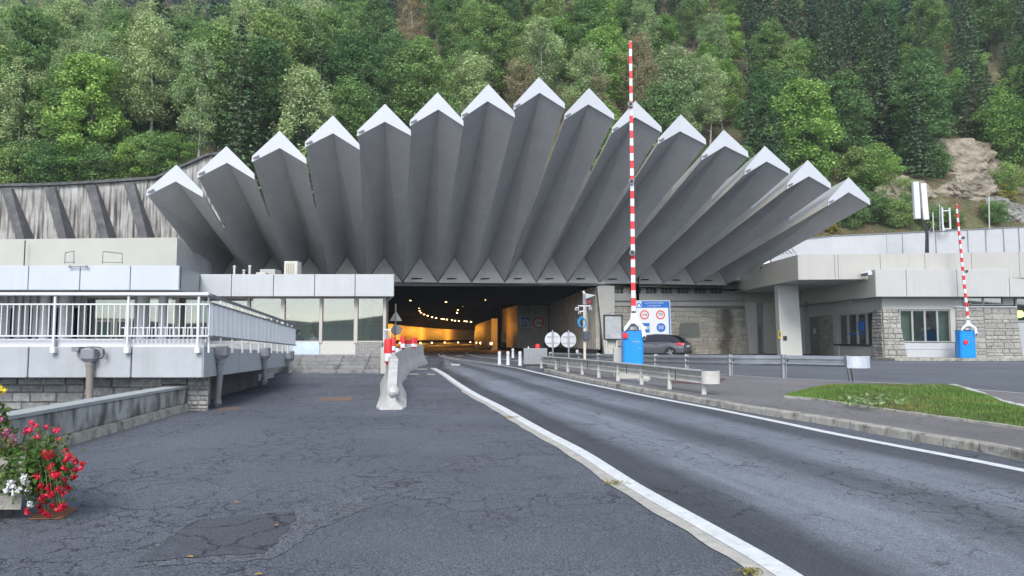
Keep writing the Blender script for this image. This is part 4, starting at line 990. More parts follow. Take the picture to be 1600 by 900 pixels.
for _k in range(75):
    x_ = tr_.uniform(6, 58) if _k % 3 else tr_.uniform(-14, 10); y_ = hill_y0(x_) + tr_.uniform(2, 30); p_ = proj((x_, y_, hill(x_, y_)+2))
    if -10 < p_[0] < 1610 and p_[1] < outline(p_[0]) - 4: put('bush' if _k % 4 else 'bbush', x_, y_, hill(x_, y_), tr_.uniform(.7, 1.3), p_[0], .1)
for kind, px, py, Yd, sc in (('bush', 30, 292, 51.5, 1.2), ('bush', 75, 292, 51.5, 1.3), ('bbush', 120, 288, 51.8, 1.1), ('bush', 165, 286, 51.6, 1.2), ('bbush', 205, 280, 51.8, 1.0), ('bush', 240, 270, 52, 1.3), ('bbush', 275, 262, 52.5, 1.0), ('bush', -5, 295, 51.5, 1.2), ('bush', 100, 290, 53, 1.3), ('bush', 50, 290, 53, 1.3), ('bush', 185, 284, 53.5, 1.3)):
    p = W(px, py, Yd); put(kind, p.x, Yd, hill(p.x, Yd), sc, px, .1)
for L_ in (PROTO.values()):
    for i, o in enumerate(L_):
        if o['label'] == 'x' and not any(o is pl_[0] for pl_ in placed):
            for ch in list(o.children): bpy.data.objects.remove(ch)
            bpy.data.objects.remove(o)
# labels
bins = {}
for o, kind, px, y in placed:
    if px < 225: b_ = 'above the stained retaining wall, ' + ('left end' if px < 75 else 'middle' if px < 150 else 'right end')
    elif px < 1350:
        gi = min(range(15), key=lambda i: abs(FRO[i][0][0]-px)); b_ = 'behind the %s canopy gable from left' % ORD[gi]
    else: b_ = 'above the long right wall, ' + ('left part' if px < 1430 else 'middle' if px < 1515 else 'right part')
    bins.setdefault((LOOK[kind][0], b_), []).append((y, o, kind))
for (look, b_), L_ in bins.items():
    L_.sort(key=lambda t: t[0])
    for i, (y, o, kind) in enumerate(L_):
        if px and len(L_) == 1: lab = 'only %s %s' % (look, b_)
        else: lab = '%s %s, %s up the slope' % (look, b_, ORD[min(i, 19)])
        ws = lab.split()
        if len(ws) > 16: lab = lab.replace(' with a thin light trunk', '').replace('fresh ', '')
        o['label'] = lab; o['group'] = LOOK[kind][1]
# far forest: one mass
P = []; Nn = []; S = []
base_ = np.array([v.co[:] for v in PROTO['spruce'][0].children[1].data.vertices]) if PROTO['spruce'][0].children[1].name.startswith('crown') else np.array([v.co[:] for v in PROTO['spruce'][0].children[0].data.vertices])
def crown_of(o):
    return np.array([v.co[:] for c in o.children if c.name.startswith('crown') for v in c.data.vertices])
def far_mass(name, kinds, m_, spots, sub, grow, lab):
    VV = []
    for x, y in spots:
        z = hill(x, y); b0 = crown_of(PROTO[tr_.choice(kinds)][0]); nq = len(b0)//4
        sel = nr.choice(nq, sub, replace=False); Q = b0.reshape(-1, 4, 3)[sel]; c = Q.mean(1, keepdims=True); Q = c + (Q-c)*grow
        s = tr_.uniform(.75, 1.2); a_ = tr_.uniform(0, 6.28); ca, sa = math.cos(a_), math.sin(a_)
        Q = Q*s; X2 = Q[..., 0]*ca-Q[..., 1]*sa; Y2 = Q[..., 0]*sa+Q[..., 1]*ca
        VV.append(np.stack([X2+x, Y2+y, Q[..., 2]+z], -1).reshape(-1, 3))
    V = np.concatenate(VV); o = np_mesh(name, V, np.arange(len(V)).reshape(-1, 4), m_)
    return tag(o, lab, 'forest', kind='stuff')
sp1 = []; sp2 = []
Y = 100.0
while Y < 250:
    sp_ = 4.6 + (Y-100)*.02; X = -.74*Y
    while X < .74*Y:
        x = X + tr_.uniform(-.4, .4)*sp_; y = Y + tr_.uniform(-.4, .4)*sp_; X += sp_
        if any(abs(c[0]-x) < 2.6 and abs(c[1]-y) < 2.6 for c in cands): continue
        z = hill(x, y); px, py = proj((x, y, z))
        if py < -80 and proj((x, y, z+3))[1] < -60: continue
        if py > 210: continue
        (sp1 if (px < 480 and py < 60) or tr_.random() < .3 or px > 1250 else sp2).append((x, y))
    Y += sp_
print('cands', len(cands), 'placed', len(placed), 'far', len(sp1), len(sp2))
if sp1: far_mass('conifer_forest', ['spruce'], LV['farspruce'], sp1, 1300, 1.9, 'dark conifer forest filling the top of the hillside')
if sp2: far_mass('mixed_forest', ['green', 'pale', 'bright'], LV['green'], sp2, 1300, 2.0, 'mass of green broadleaf forest on the upper hillside')

# ------------------------------------------------------------------ retaining walls behind
Yr = 48.5
rt = thing('retaining_wall', 'old streaked concrete retaining wall with slanting dark buttresses below the forest', 'wall', tuple(W(110, 372, Yr)))
top_px = [(-120, 294), (0, 291), (60, 290), (110, 288), (180, 284), (245, 279), (300, 255), (326, 243), (360, 240)]
q = MB(); vs = []
for x, y in top_px:
    p = W(x, y, Yr); vs += [(p.x, Yr, 2), (p.x, Yr, p.z), (p.x, Yr+1, p.z), (p.x, Yr+1, 2)]
q.add(vs, [(4*i+k, 4*i+4+k, 4*i+5+k, 4*i+1+k) for i in range(len(top_px)-1) for k in range(3)]); q.build('wall_face', stained, rt)
q = MB(); vs = []
for x, y in top_px:
    p = W(x, y, Yr); vs += [(p.x, Yr-.25, p.z-.05), (p.x, Yr-.25, p.z+.12), (p.x, Yr+.6, p.z+.12), (p.x, Yr+.6, p.z-.05)]
q.add(vs, [(4*i+k, 4*i+4+k, 4*i+4+(k+1) % 4, 4*i+(k+1) % 4) for i in range(len(top_px)-1) for k in range(4)]); q.build('coping', dark_conc, rt)
for tx, bx in ((-60, -38), (8, 31), (76, 97), (140, 163), (200, 224), (262, 288)):
    q = MB(); ty = lin(tx, top_px)+3
    a0, a1 = W(tx-7, ty, Yr-.3), W(tx+9, ty, Yr-.3); b0, b1 = W(bx-6, 374, Yr-1.1), W(bx+7, 374, Yr-1.1)
    fz = Vector((0, 0, -5))
    q.hexa([b0+fz, b1+fz, Vector((b1.x, Yr+.1, b1.z-5)), Vector((b0.x, Yr+.1, b0.z-5))], [b0, b1, Vector((b1.x, Yr+.1, b1.z)), Vector((b0.x, Yr+.1, b0.z))])
    q.hexa([b0, b1, Vector((b1.x+.05, Yr+.08, b1.z)), Vector((b0.x+.05, Yr+.08, b0.z))], [a0, a1, Vector((a1.x, Yr+.08, a1.z)), Vector((a0.x, Yr+.08, a0.z))])
    q.build('buttress', dark_conc, rt)
for px, py, Y_, s in ((222, 372, 46.5, .55), (118, 372, 46.5, .4), (258, 372, 46, .9)):
    pass
cw = thing('cream_wall', 'long smooth cream wall behind the left building roofs', 'wall', tuple(W(150, 420, 35)))
q = MB(); a, b = W(-200, 376, 34.5), W(277, 371, 35.5); q.hexa([(a.x, a.y, .3), (b.x, b.y, .3), (b.x, b.y+.4, .3), (a.x, a.y+.4, .3)], [a, b, b+Vector((0, .4, 0)), a+Vector((0, .4, 0))])
q.build('wall_face', mat('cream_paint', (.47, .475, .43), .7, .05, .8, streak=.1, stain=(.4, .39, .34)), cw)
q = MB(); c_ = W(313, 412, 37); q.hexa([(b.x+.004, b.y, .3), (c_.x, 38, .3), (c_.x, 38.4, .3), (b.x+.004, b.y+.4, .3)], [b+Vector((.004, 0, 0)), Vector((c_.x, 38, W(300, 405, 37).z)), Vector((c_.x, 38.4, W(300, 405, 37).z)), b+Vector((.004, .4, 0))])
q.build('side_face', conc_cool, cw)
for x in (39.5,):
    q = MB(); p = W(x, 375, 34.75); q.box(p.x-.015, p.y-.03, 2, p.x+.015, p.y+.02, p.z-.02); q.build('joint', joint_m, cw)
rw2 = thing('long_white_wall', 'long pale concrete wall above the right building', 'wall', tuple(W(1450, 392, 57)))
wp = [(1205, 392, 54.5), (1240, 376, 56), (1300, 369.5, 57), (1420, 364, 57.3), (1500, 360, 57.3), (1594, 355.5, 57.3), (1900, 344, 57.3)]
pts = [W(*p) for p in wp]; q = MB()
for a, b in zip(pts, pts[1:]): q.hexa([(a.x, a.y, 3), (b.x, b.y, 3), (b.x, b.y+.4, 3), (a.x, a.y+.4, 3)], [a, b, b+Vector((0, .4, 0)), a+Vector((0, .4, 0))])
q.build('wall_face', mat('white_concrete', (.52, .53, .55), .75, .05, 1.5, streak=.15, stain=(.48, .48, .48)), rw2)
q = MB()
for a, b in zip(pts, pts[1:]):
    u = Vector((0, -.06, .0)); q.hexa([a+u, b+u, b+Vector((0, .45, 0)), a+Vector((0, .45, 0))], [a+u+Vector((0, 0, .07)), b+u+Vector((0, 0, .07)), b+Vector((0, .45, .07)), a+Vector((0, .45, .07))])
q.build('coping', grey_metal, rw2)
q = MB()
for x in (1308, 1335, 1385, 1410, 1462, 1512, 1540, 1568, 1592):
    Yx = 57.25; p = W(x, lin(x, [(a_[0], a_[1]) for a_ in wp]), Yx-.04); q.box(p.x-.012, p.y-.03, 6, p.x+.012, p.y+.06, p.z-.02)
q.build('joints', mat('joint_grey', (.40, .40, .40), .8), rw2)
# small roof on the left forest edge and wire fence on the right slope
fn = thing('wire_fence', 'thin wire mesh fence on the rock ledge below the dark spruces', 'fence')
fp = [on_hill(x, y, 58) for x, y in ((1356, 185), (1376, 180), (1405, 178), (1440, 180), (1475, 178), (1510, 176))]
fn.location = fp[0]; ORG[fn] = fp[0].copy()
for p in fp:
    q = MB(); q.tube([p+Vector((0, 0, -.2)), p+Vector((0, 0, 1.9))], .035, 6); q.build('post', galv, fn)
q = MB()
for a, b in zip(fp, fp[1:]):
    for k in range(8): q.tube([a+Vector((0, 0, .1+k*.24)), b+Vector((0, 0, .1+k*.24))], .009, 4, cap=False)
    n_ = 8
    for k in range(n_):
        c_ = a.lerp(b, k/n_); q.tube([c_+Vector((0, 0, .1)), c_+Vector((0, 0, 1.8))], .006, 3, cap=False)
q.build('mesh_panel', galv, fn)
# ================================================================== LEFT: TERRACE
def V3(x, y, z): return Vector((x, y, z))
tz_top, tz_bot = Zat(541.5, 14), Zat(590, 14)
cX = Xat(319, 14)                                   # corner x of the slab
eP = Vector((Xat(450, 20.5), 20.5, 0)); ez_top, ez_bot = Zat(550, 20.5), Zat(572, 20.5)
ter = thing('terrace', 'raised concrete terrace with pale slab edge over a rough stone base', 'terrace', (cX-4, 15, gz(15)))
xL = -22.0
joints_px = [-150, -50, 46.5, 207]
xs = [xL] + [Xat(j, 14) for j in joints_px] + [cX]
q = MB()
for a, b in zip(xs, xs[1:]): q.bbox(a+.012, 14.0, tz_bot, b-.012, 14.25, tz_top, .012)
q.build('slab_edge', conc_cool, ter)
# side edge: descends with the ramp
q = MB(); A0, A1 = V3(cX, 14.0, tz_bot), V3(cX, 14.0, tz_top); B0, B1 = V3(eP.x, eP.y, ez_bot), V3(eP.x, eP.y, ez_top)
dn = V3(-.25, .02, 0)
for k in range(3):
    f0, f1 = k/3+.002, (k+1)/3-.002
    p = [A0.lerp(B0, f0), A0.lerp(B0, f1), A1.lerp(B1, f1), A1.lerp(B1, f0)]; p = [v + V3(.004, .012, 0) for v in p]
    q.hexa([p[0], p[1], p[1]+dn, p[0]+dn], [p[3], p[2], p[2]+dn, p[3]+dn])
q.build('side_edge', conc_cool, ter)
q = MB(); q.hexa([(xL, 14.2, tz_bot+.1), (cX-.2, 14.2, tz_bot+.1), (eP.x-.2, eP.y, ez_bot+.1), (eP.x-2.4, 28, ez_bot+.1)], [(xL, 14.2, tz_top-.03), (cX-.2, 14.2, tz_top-.03), (eP.x-.2, eP.y, ez_top-.03), (eP.x-2.4, 28, ez_top-.03)])
q.hexa([(xL, 14.2, tz_bot+.1), (eP.x-2.4, 28, tz_bot+.1), (xL, 28, tz_bot+.1), (xL, 27, tz_bot+.1)], [(xL, 14.2, tz_top-.03), (eP.x-2.4, 28, tz_top-.03), (xL, 28, tz_top-.03), (xL, 27, tz_top-.03)])
q.build('deck', conc_m, ter)
q = MB(); kz = Zat(529.5, 14.05)
for a, b in ((xL, Xat(83, 14)), (Xat(88, 14), Xat(202, 14)), (Xat(202.5, 14), cX-.02)): q.bbox(a, 14.06, tz_top-.02, b, 14.3, kz, .02)
q.build('upstand', white_paint, ter)
sX = Xat(300, 14.6)
q = MB(); q.hexa([(xL, 14.5, -.2), (sX, 14.6, -.2), (sX, 15.2, -.2), (xL, 15.2, -.2)], [(xL, 14.5, tz_bot+.02), (sX, 14.6, tz_bot+.02), (sX, 15.2, tz_bot+.02), (xL, 15.2, tz_bot+.02)])
p = G(330, 628); q.hexa([(sX, 14.45, -.2), (sX+.45, 14.45, -.2), (p.x+.1, 15.6, -.2), (sX, 15.6, -.2)], [(sX, 14.5, tz_bot+.02), (sX+.3, 14.5, tz_bot+.02), (p.x, 15.6, tz_bot+.02), (sX, 15.6, tz_bot+.02)])
q.build('stone_backing', mortar_m, ter)
q = MB(); ashlar(q, lambda u, v, o: V3(sX-9+u, 14.5-.005-o, v-.05), 9, tz_bot+.05, 5, .85, .3); ashlar(q, lambda u, v, o: V3(sX+u, 14.45-.005-o+.05*v/tz_bot, v-.05), .42, tz_bot+.05, 9, .3, .17, .1, .1)
_p0 = V3(sX+.45, 14.45, 0); _p1 = V3(p.x+.1, 15.6, 0); _dd = (_p1-_p0); _LL = _dd.length; _dd.normalize(); _oo = V3(_dd.y, -_dd.x, 0)
ashlar(q, lambda u, v, o: _p0 + _dd*u + _oo*(o+.01) + V3(-.14*v/tz_bot, 0, v-.05), _LL, tz_bot+.05, 11, .4, .19, .15, .1); q.build('stone_base', ash_grey, ter)
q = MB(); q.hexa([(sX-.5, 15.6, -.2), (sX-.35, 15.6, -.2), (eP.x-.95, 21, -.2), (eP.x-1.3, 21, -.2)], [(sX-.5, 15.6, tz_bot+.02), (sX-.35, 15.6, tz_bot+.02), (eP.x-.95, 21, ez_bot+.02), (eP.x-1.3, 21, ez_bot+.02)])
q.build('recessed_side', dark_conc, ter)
for k, (x0, y0, x1, y1, h) in enumerate([(332, 622, 370, 611, .22), (352, 607, 428, 589.5, .2), (410, 589, 452, 578, .2)]):
    a, b = G(x0, y0), G(x1, y1); s = V3(-.5, .05, 0); q = MB(); z = V3(0, 0, h)
    q.hexa([a, b, b+s, a+s], [a+z, b+z, b+s+z, a+s+z]); q.build('kerb_block', conc_l, ter)

# railing along the front and white sheet parapet along the side
rail = thing('terrace_railing', 'white steel baluster railing along the front of the left terrace', 'railing', (cX-3, 13.95, tz_top))
Yr_ = 13.93
zt, zs, zb = Zat(460, Yr_), Zat(475.5, Yr_), Zat(525, Yr_)
xe = Xat(327, Yr_)
q = MB(); q.bbox(xL, Yr_-.06, zt-.02, xe, Yr_+.09, zt+.035, .01); q.build('handrail', white_paint, rail)
q = MB(); q.bbox(xL, Yr_-.015, zs-.015, xe, Yr_+.015, zs+.015, .005); q.bbox(xL, Yr_-.015, zb-.015, xe, Yr_+.015, zb+.015, .005); q.build('cross_rail', white_paint, rail)
q = MB(); q.bbox(Xat(187, Yr_), Yr_+.05, Zat(513, Yr_), xe, Yr_+.08, Zat(511, Yr_), .004); q.build('lower_rail', white_paint, rail)
q = MB(); x = Xat(327, Yr_)
while x > xL: q.bbox(x-.009, Yr_-.009, zb, x+.009, Yr_+.009, zs, .003); x -= .112
x = Xat(320, Yr_)
while x > Xat(190, Yr_): q.bbox(x-.009, Yr_+.055, zb-.12, x+.009, Yr_+.075, Zat(513, Yr_), .003); x -= .085
b_ = q.build('balusters', white_paint, rail)
for x_ in (-30, 85, 200, 310):
    X = Xat(x_, Yr_); q = MB(); q.bbox(X-.02, Yr_-.02, Zat(549, Yr_), X+.02, Yr_+.02, zt, .006); q.bbox(X-.05, Yr_-.04, Zat(552, Yr_), X+.05, Yr_+.07, Zat(543, Yr_), .01)
    q.build('post', white_paint, rail)
par = thing('terrace_parapet', 'white ribbed sheet parapet with grey handrail on the sloping side of the terrace', 'parapet', (cX+.3, 16, tz_top))
def PP(px, py):  # point on the sloping side plane, by image column
    # solve depth where column meets plane through (cX,14)-(eP.x,eP.y)
    x0, y0, x1, y1 = Xat(327.5, 13.95), 13.95, Xat(462, 20.6), 20.6
    k = (px-CX)/F / cp   # approximately X = k*Y*cp-ish; solve numerically
    lo, hi = 0.0, 1.1
    for _ in range(40):
        t = (lo+hi)/2; Y = y0+(y1-y0)*t; X = x0+(x1-x0)*t; u = proj((X, Y, 2.0))[0]
        if u < px: lo = t
        else: hi = t
    return W(px, py, y0+(y1-y0)*lo)
q = MB()
def ltop(x, y0, y1): return y0 + (y1-y0)*(x-327.5)/(462-327.5)
N_ = 44
def tmap(k, n): 
    t = k/n; return 327.5 + 134.5*(1-(1-t)**1.0)
vs = []
cols = [PP(327.5 + 134.3*(1 - (1-k/N_)**1.25), 500) for k in range(N_+1)]
pxs = [proj(c)[0] for c in cols]
for k, x in enumerate(pxs):
    o_ = V3(.02 if k % 2 else -.01, 0, 0)
    vs += [PP(x, ltop(x, 524, 539))+o_, PP(x, ltop(x, 473, 514))+o_]
q.add(vs, [(2*i, 2*i+2, 2*i+3, 2*i+1) for i in range(N_)]); q.add([V3(*v)-V3(.04, 0, 0) for v in vs], [(2*i+1, 2*i+3, 2*i+2, 2*i) for i in range(N_)])
q.build('sheet', mat('white_sheet', (.90, .91, .92), .5, .05, 6, streak=.25, stain=(.55, .56, .58)), par)
q = MB()
for e_ in ((460, 507.5, .035, -.03), (472.5, 513, .02, -.02), (524.5, 539, .02, -.02)):
    a, b = PP(327.5, e_[0]), PP(461.5, e_[1]); u = V3(.035, 0, 0); z = V3(0, 0, e_[2])
    q.hexa([a-u-z, a+u-z, b+u-z, b-u-z], [a-u+z*.3, a+u+z*.3, b+u+z*.3, b-u+z*.3])
q.build('handrail', grey_metal, par)
for x in (331, 350, 367.5, 383, 396, 408, 418, 428, 437, 445, 453, 459.5):
    q = MB(); a, b = PP(x, ltop(x, 461, 508)), PP(x, ltop(x, 551, 552)); q.tube([b+V3(-.06, 0, 0), a+V3(-.06, 0, 0)], .022, 6); q.build('post', white_paint, par)
# downpipes with hopper boxes
for nm, (x0, y0, x1, y1, Y0, Y1, r_, lab, mm) in enumerate([(140, 560, 140, 634, 13.9, 13.9, .062, 'brownish downpipe on the front face of the terrace', mat('brown_pipe', (.26, .23, .2), .6, .15, 5)), (347, 555, 339, 632, 14.7, 15.0, .062, 'grey downpipe nearest the terrace corner, leaning out at the foot', galv), (414, 556, 412, 597, 17.9, 18.2, .06, 'middle grey downpipe on the side of the terrace', galv), (452, 560, 451.5, 583, 20.3, 20.4, .05, 'far thin downpipe at the end of the terrace', galv)]):
    a, b = W(x0, y0, Y0), W(x1, y1, Y1)
    t = thing('downpipe', lab, 'downpipe', tuple(b), 'downpipes on the terrace')
    q = MB(); q.tube([a+V3(0, 0, .1), a.lerp(b, .5), b], r_, 10); q.tube([a.lerp(b, .12), a.lerp(b, .16)], r_+.012, 10)
    if nm > 0: q.tube([b+V3(0, 0, .12), b+V3(.01, 0, .02), b+V3(.05, -.03, -.02)], r_*1.25, 10)
    q.build('pipe', mm, t, smooth=True)
    q = MB(); s = .13 if nm == 0 else .12; h = .18 if nm < 2 else .2
    q.bbox(a.x-s, Y0-.1, a.z-.02, a.x+s, Y0+.08, a.z+h, .02); q.hexa([(a.x-s*.5, Y0-.06, a.z-.07), (a.x+s*.5, Y0-.06, a.z-.07), (a.x+s*.5, Y0+.06, a.z-.07), (a.x-s*.5, Y0+.06, a.z-.07)], [(a.x-s*.9, Y0-.09, a.z-.021), (a.x+s*.9, Y0-.09, a.z-.021), (a.x+s*.9, Y0+.07, a.z-.021), (a.x-s*.9, Y0+.07, a.z-.021)])
    q.build('hopper', grey_metal, t)
    if nm == 0:
        q = MB(); c0 = W(120, 545, 13.88); q.bbox(c0.x-.07, 13.82, c0.z-.05, c0.x+.07, 13.97, c0.z+.04, .01); q.build('junction_box', grey_metal, t)
        q = MB(); q.tube(smooth_line([W(126, 544, 13.85), W(140, 542, 13.85), W(156, 543, 13.85), W(163, 549, 13.85), W(160, 559, 13.85), W(152, 560, 13.85)], 5), .01, 6)
        q.tube(smooth_line([W(126, 546, 13.86), W(136, 547, 13.86), W(146, 544, 13.86), W(158, 553, 13.86)], 5), .009, 6); q.build('cable', dark_metal, t)
        q = MB(); c0 = W(159.5, 549, 13.86); q.bbox(c0.x-.03, 13.83, c0.z-.05, c0.x+.03, 13.9, c0.z+.05, .008); q.build('small_box', grey_metal, t)
# parapet wall along the ramp
ramp = thing('ramp_wall', 'low stained concrete parapet wall beside the asphalt at left', 'wall', (-6, 11, gz(11)))
ra = [(-5.55, 4.5), (-5.75, 7), (-5.95, 9), (-6.1, 11), (-6.25, 13), (-6.33, 14.45)]
zt_ = .60
q = MB(); vs = []
for x, y in ra:
    z0 = .17 if True else 0
    vs += [(x, y, gz(y)+.16), (x+.0, y, zt_-.02), (x-.02, y, zt_), (x-.30, y, zt_), (x-.32, y, gz(y)-.4)]
n_ = len(ra); q.add(vs, [(5*i+k, 5*i+k+1, 5*i+6+k, 5*i+5+k) for i in range(n_-1) for k in range(4)] + [(5*i+4, 5*i, 5*i+5, 5*i+9) for i in range(n_-1)] + [tuple(range(5)), tuple(reversed(range(5*(n_-1), 5*n_)))])
q.build('wall_face', weather, ramp)
q = MB(); vs = []
for x, y in ra: vs += [(x-.32, y, zt_+.004), (x+.03, y, zt_+.004), (x-.32, y, zt_+.05), (x+.03, y, zt_+.05)]
q.add(vs, [(4*i, 4*i+1, 4*i+5, 4*i+4) for i in range(n_-1)] + [(4*i+2, 4*i+6, 4*i+7, 4*i+3) for i in range(n_-1)] + [(4*i+1, 4*i+3, 4*i+7, 4*i+5) for i in range(n_-1)] + [(4*i, 4*i+4, 4*i+6, 4*i+2) for i in range(n_-1)] + [(0, 2, 3, 1), (4*n_-4, 4*n_-3, 4*n_-1, 4*n_-2)])
q.build('coping', mat('coping_concrete', (.38, .40, .40), .85, .12, 4, .3, 40), ramp)
q = MB(); vs = []
for x, y in ra: vs += [(x+.10, y, gz(y)-.05), (x+.07, y, gz(y)+.13), (x-.25, y, gz(y)+.15)]
q.add(vs, [(3*i+k, 3*i+k+1, 3*i+k+4, 3*i+k+3) for i in range(n_-1) for k in range(2)] + [(3*n_-3, 3*n_-2, 3*n_-1)]); q.build('footing', kerb_m, ramp)

# ================================================================== LEFT BUILDINGS
def panels(x_edges, y0, y1, z0, z1, name, m_, parent, gap=.012, lean=0.0):
    q_ = MB()
    for a, b in zip(x_edges, x_edges[1:]): q_.bbox(a+gap, y0, z0, b-gap, y1, z1, .012)
    return q_.build(name, m_, parent)
tb = thing('terrace_building', 'low white building behind the terrace with a deep smooth fascia', 'building', (-13, 27, 1.4))
Yf = 24.9; zT, zB = Zat(415, Yf), Zat(453, Yf)
xe_ = Xat(278, Yf)
panels([-40, Xat(-115, Yf), Xat(-37, Yf), Xat(41, Yf), Xat(122, Yf), Xat(201, Yf), xe_], Yf, Yf+.1, zB, zT, 'fascia', mat('fascia_blue_white', (.52, .55, .60), .4, .05, .6, streak=.12, stain=(.34, .35, .37)), tb, .014)
q = MB(); q.box(-40, Yf+.1, zB+.05, xe_-.02, Yf+.2, zT-.03); q.build('fascia_backing', joint_m, tb)
q = MB(); Yj = 27.9; xj = Xat(310.3, Yj); q.hexa([(xe_+.002, Yf+.02, zB), (xj, Yj, zB), (xj-.1, Yj, zB), (xe_-.1, Yf+.1, zB)], [(xe_+.002, Yf+.02, zT), (xj, Yj, zT), (xj-.1, Yj, zT), (xe_-.1, Yf+.1, zT)]); q.build('side_fascia', mat('fascia_shade_side', (.34, .36, .38), .45, .05), tb)  # side turned from the light: its shade is put into the fascia colour
q = MB(); q.hexa([(-40, Yf+.2, zT-.1), (xe_-.05, Yf+.2, zT-.1), (xj-.1, Yj, zT-.1), (-40, Yj+8, zT-.1)], [(-40, Yf+.2, zT-.04), (xe_-.05, Yf+.2, zT-.04), (xj-.1, Yj, zT-.04), (-40, Yj+8, zT-.04)]); q.hexa([(-40, Yj+8, zT-.1), (xj-.1, Yj, zT-.1), (xj-.1, Yj+6, zT-.1), (-40, Yj+9, zT-.1)], [(-40, Yj+8, zT-.04), (xj-.1, Yj, zT-.04), (xj-.1, Yj+6, zT-.04), (-40, Yj+9, zT-.04)]); q.build('roof', conc_m, tb)
q = MB(); q.add([(-40, Yf+.03, zB+.02), (xe_-.03, Yf+.03, zB+.02), (xj-.06, Yj+.4, zB+.02), (-40, Yj+.4, zB+.02)], [(0,1,2,3)]); q.build('soffit', soffit_m, tb)
Yw = 28.0; fz0 = 1.3; ztw = zB+.02
def Xw(px): return Xat(px, Yw)
# bays: alternating fluted dark panels, glazing, curtains
q = MB(); q.box(-40, Yw+.05, fz0-.5, Xw(4), Yw+.25, ztw)
q.build('wall', conc_cool, tb)
bays = [(4, 62, 'fluted'), (80, 95, 'fluted'), (107, 130, 'fluted'), (132, 212, 'cream'), (229, 250, 'glass'), (258, 276, 'cream'), (276, 312, 'glass')]
creamw = mat('cream_room', (.82, .78, .66), .7, .05)
for a, b, kind in bays:
    xa, xb = Xw(a), Xw(b)
    if kind == 'fluted':
        q = MB(); n_ = max(2, int((xb-xa)/.26))
        for k in range(n_):
            x = xa+(xb-xa)*k/n_; q.box(x, Yw, fz0, x+.14, Yw+.12, ztw); q.box(x+.14, Yw+.1, fz0, x+(xb-xa)/n_, Yw+.14, ztw)
        q.build('fluted_panel', mat('fluted_grey', (.52, .53, .55), .5, .1), tb)
        q = MB(); n2 = max(1, n_//2)
        for k in range(n2): x = xa+(xb-xa)*(k+.5)/n2; q.box(x-.05, Yw-.02, fz0, x+.07, Yw-.004, ztw-.5)
        q.build('slot_window', blackish, tb)
    else:
        f_ = MB(); f_.bbox(xa, Yw, ztw-.12, xb, Yw+.08, ztw, .005); f_.bbox(xa, Yw, fz0, xa+.07, Yw+.08, ztw-.12, .005); f_.bbox(xb-.07, Yw, fz0, xb, Yw+.08, ztw-.12, .005)
        fr = f_.build('window_frame', conc_l, tb)
        q = MB(); q.box(xa+.07, Yw+.03, fz0, xb-.07, Yw+.04, ztw-.12); q.build('pane', glass_d, fr)
        q = MB(); q.box(xa, Yw+(.5 if kind == 'cream' else 2.5), fz0-.3, xb, Yw+(.6 if kind == 'cream' else 2.6), ztw); q.build('room_wall', creamw if kind == 'cream' else MATS['concrete_cool'], tb)
for x in (70, 100, 221, 253):
    q = MB(); q.lathe((Xat(x, 27.2), 27.2, fz0-.1), [(.17 if x < 230 else .12, 0), (.17 if x < 230 else .12, ztw-fz0+.09)], 20); q.build('column', mat('column_paint', (.55, .56, .57), .5, .05), tb, smooth=True)
# glazed doors in the cream bay
d = MB(); xa, xb = Xw(150), Xw(207); zd = Zat(500, Yw)
d.bbox(xa, Yw-.03, zd-.07, xb, Yw-.002, zd, .004)
for x in (xa, (xa+xb)/2-.12, (xa+xb)/2+.06, xb-.08): d.bbox(x, Yw-.03, fz0, x+.08, Yw-.002, zd-.07, .004)
dd = d.build('door', mat('door_frame', (.55, .48, .38), .5), tb)
q = MB(); q.box(xa+.08, Yw-.02, fz0, xb-.08, Yw-.008, zd-.07); q.build('pane', glass_d, dd)
q = MB(); q.box(Xw(45), 24.5, Zat(463, 24.5), Xw(47), 24.6, Zat(460, 24.5))
# roof guard frames on the roof
for k, (x0, x1, y0, y1, lab) in enumerate([(101, 115.5, 392, 411, 'small folded steel guard frame on the left roof'), (160, 191, 393, 411.5, 'wider steel guard frame on the left roof')]):
    Yg = 26.5; t = thing('roof_guard', lab, 'guard frame', tuple(W(x0, 412, Yg)), 'guard frames on the left roof')
    a, b, c, d_ = W(x0, 412, Yg), W(x0+1, y0+(3 if k == 0 else 0), Yg), W(x1, y0+(0 if k == 0 else 3), Yg+.4), W(x1, 412, Yg+.4)
    q = MB(); q.tube([a, b, c, d_], .02, 6); q.tube([a.lerp(b, .12), d_.lerp(c, .12)], .014, 6); q.build('frame', grey_metal, t)
q = MB(); a, b = W(109, 416.5, 24.8), W(135, 416.5, 24.8); q.tube([a, b], .02, 6); q.lathe((a.x, 24.8, a.z-.02), [(.03, -.02), (.05, .02), (.03, .06)], 8); q.lathe((b.x, 24.8, b.z-.02), [(.03, -.02), (.05, .02), (.03, .06)], 8)
tag(q.build('anchor_bar', grey_metal), 'short horizontal steel anchor bar on the left fascia top', 'bar')

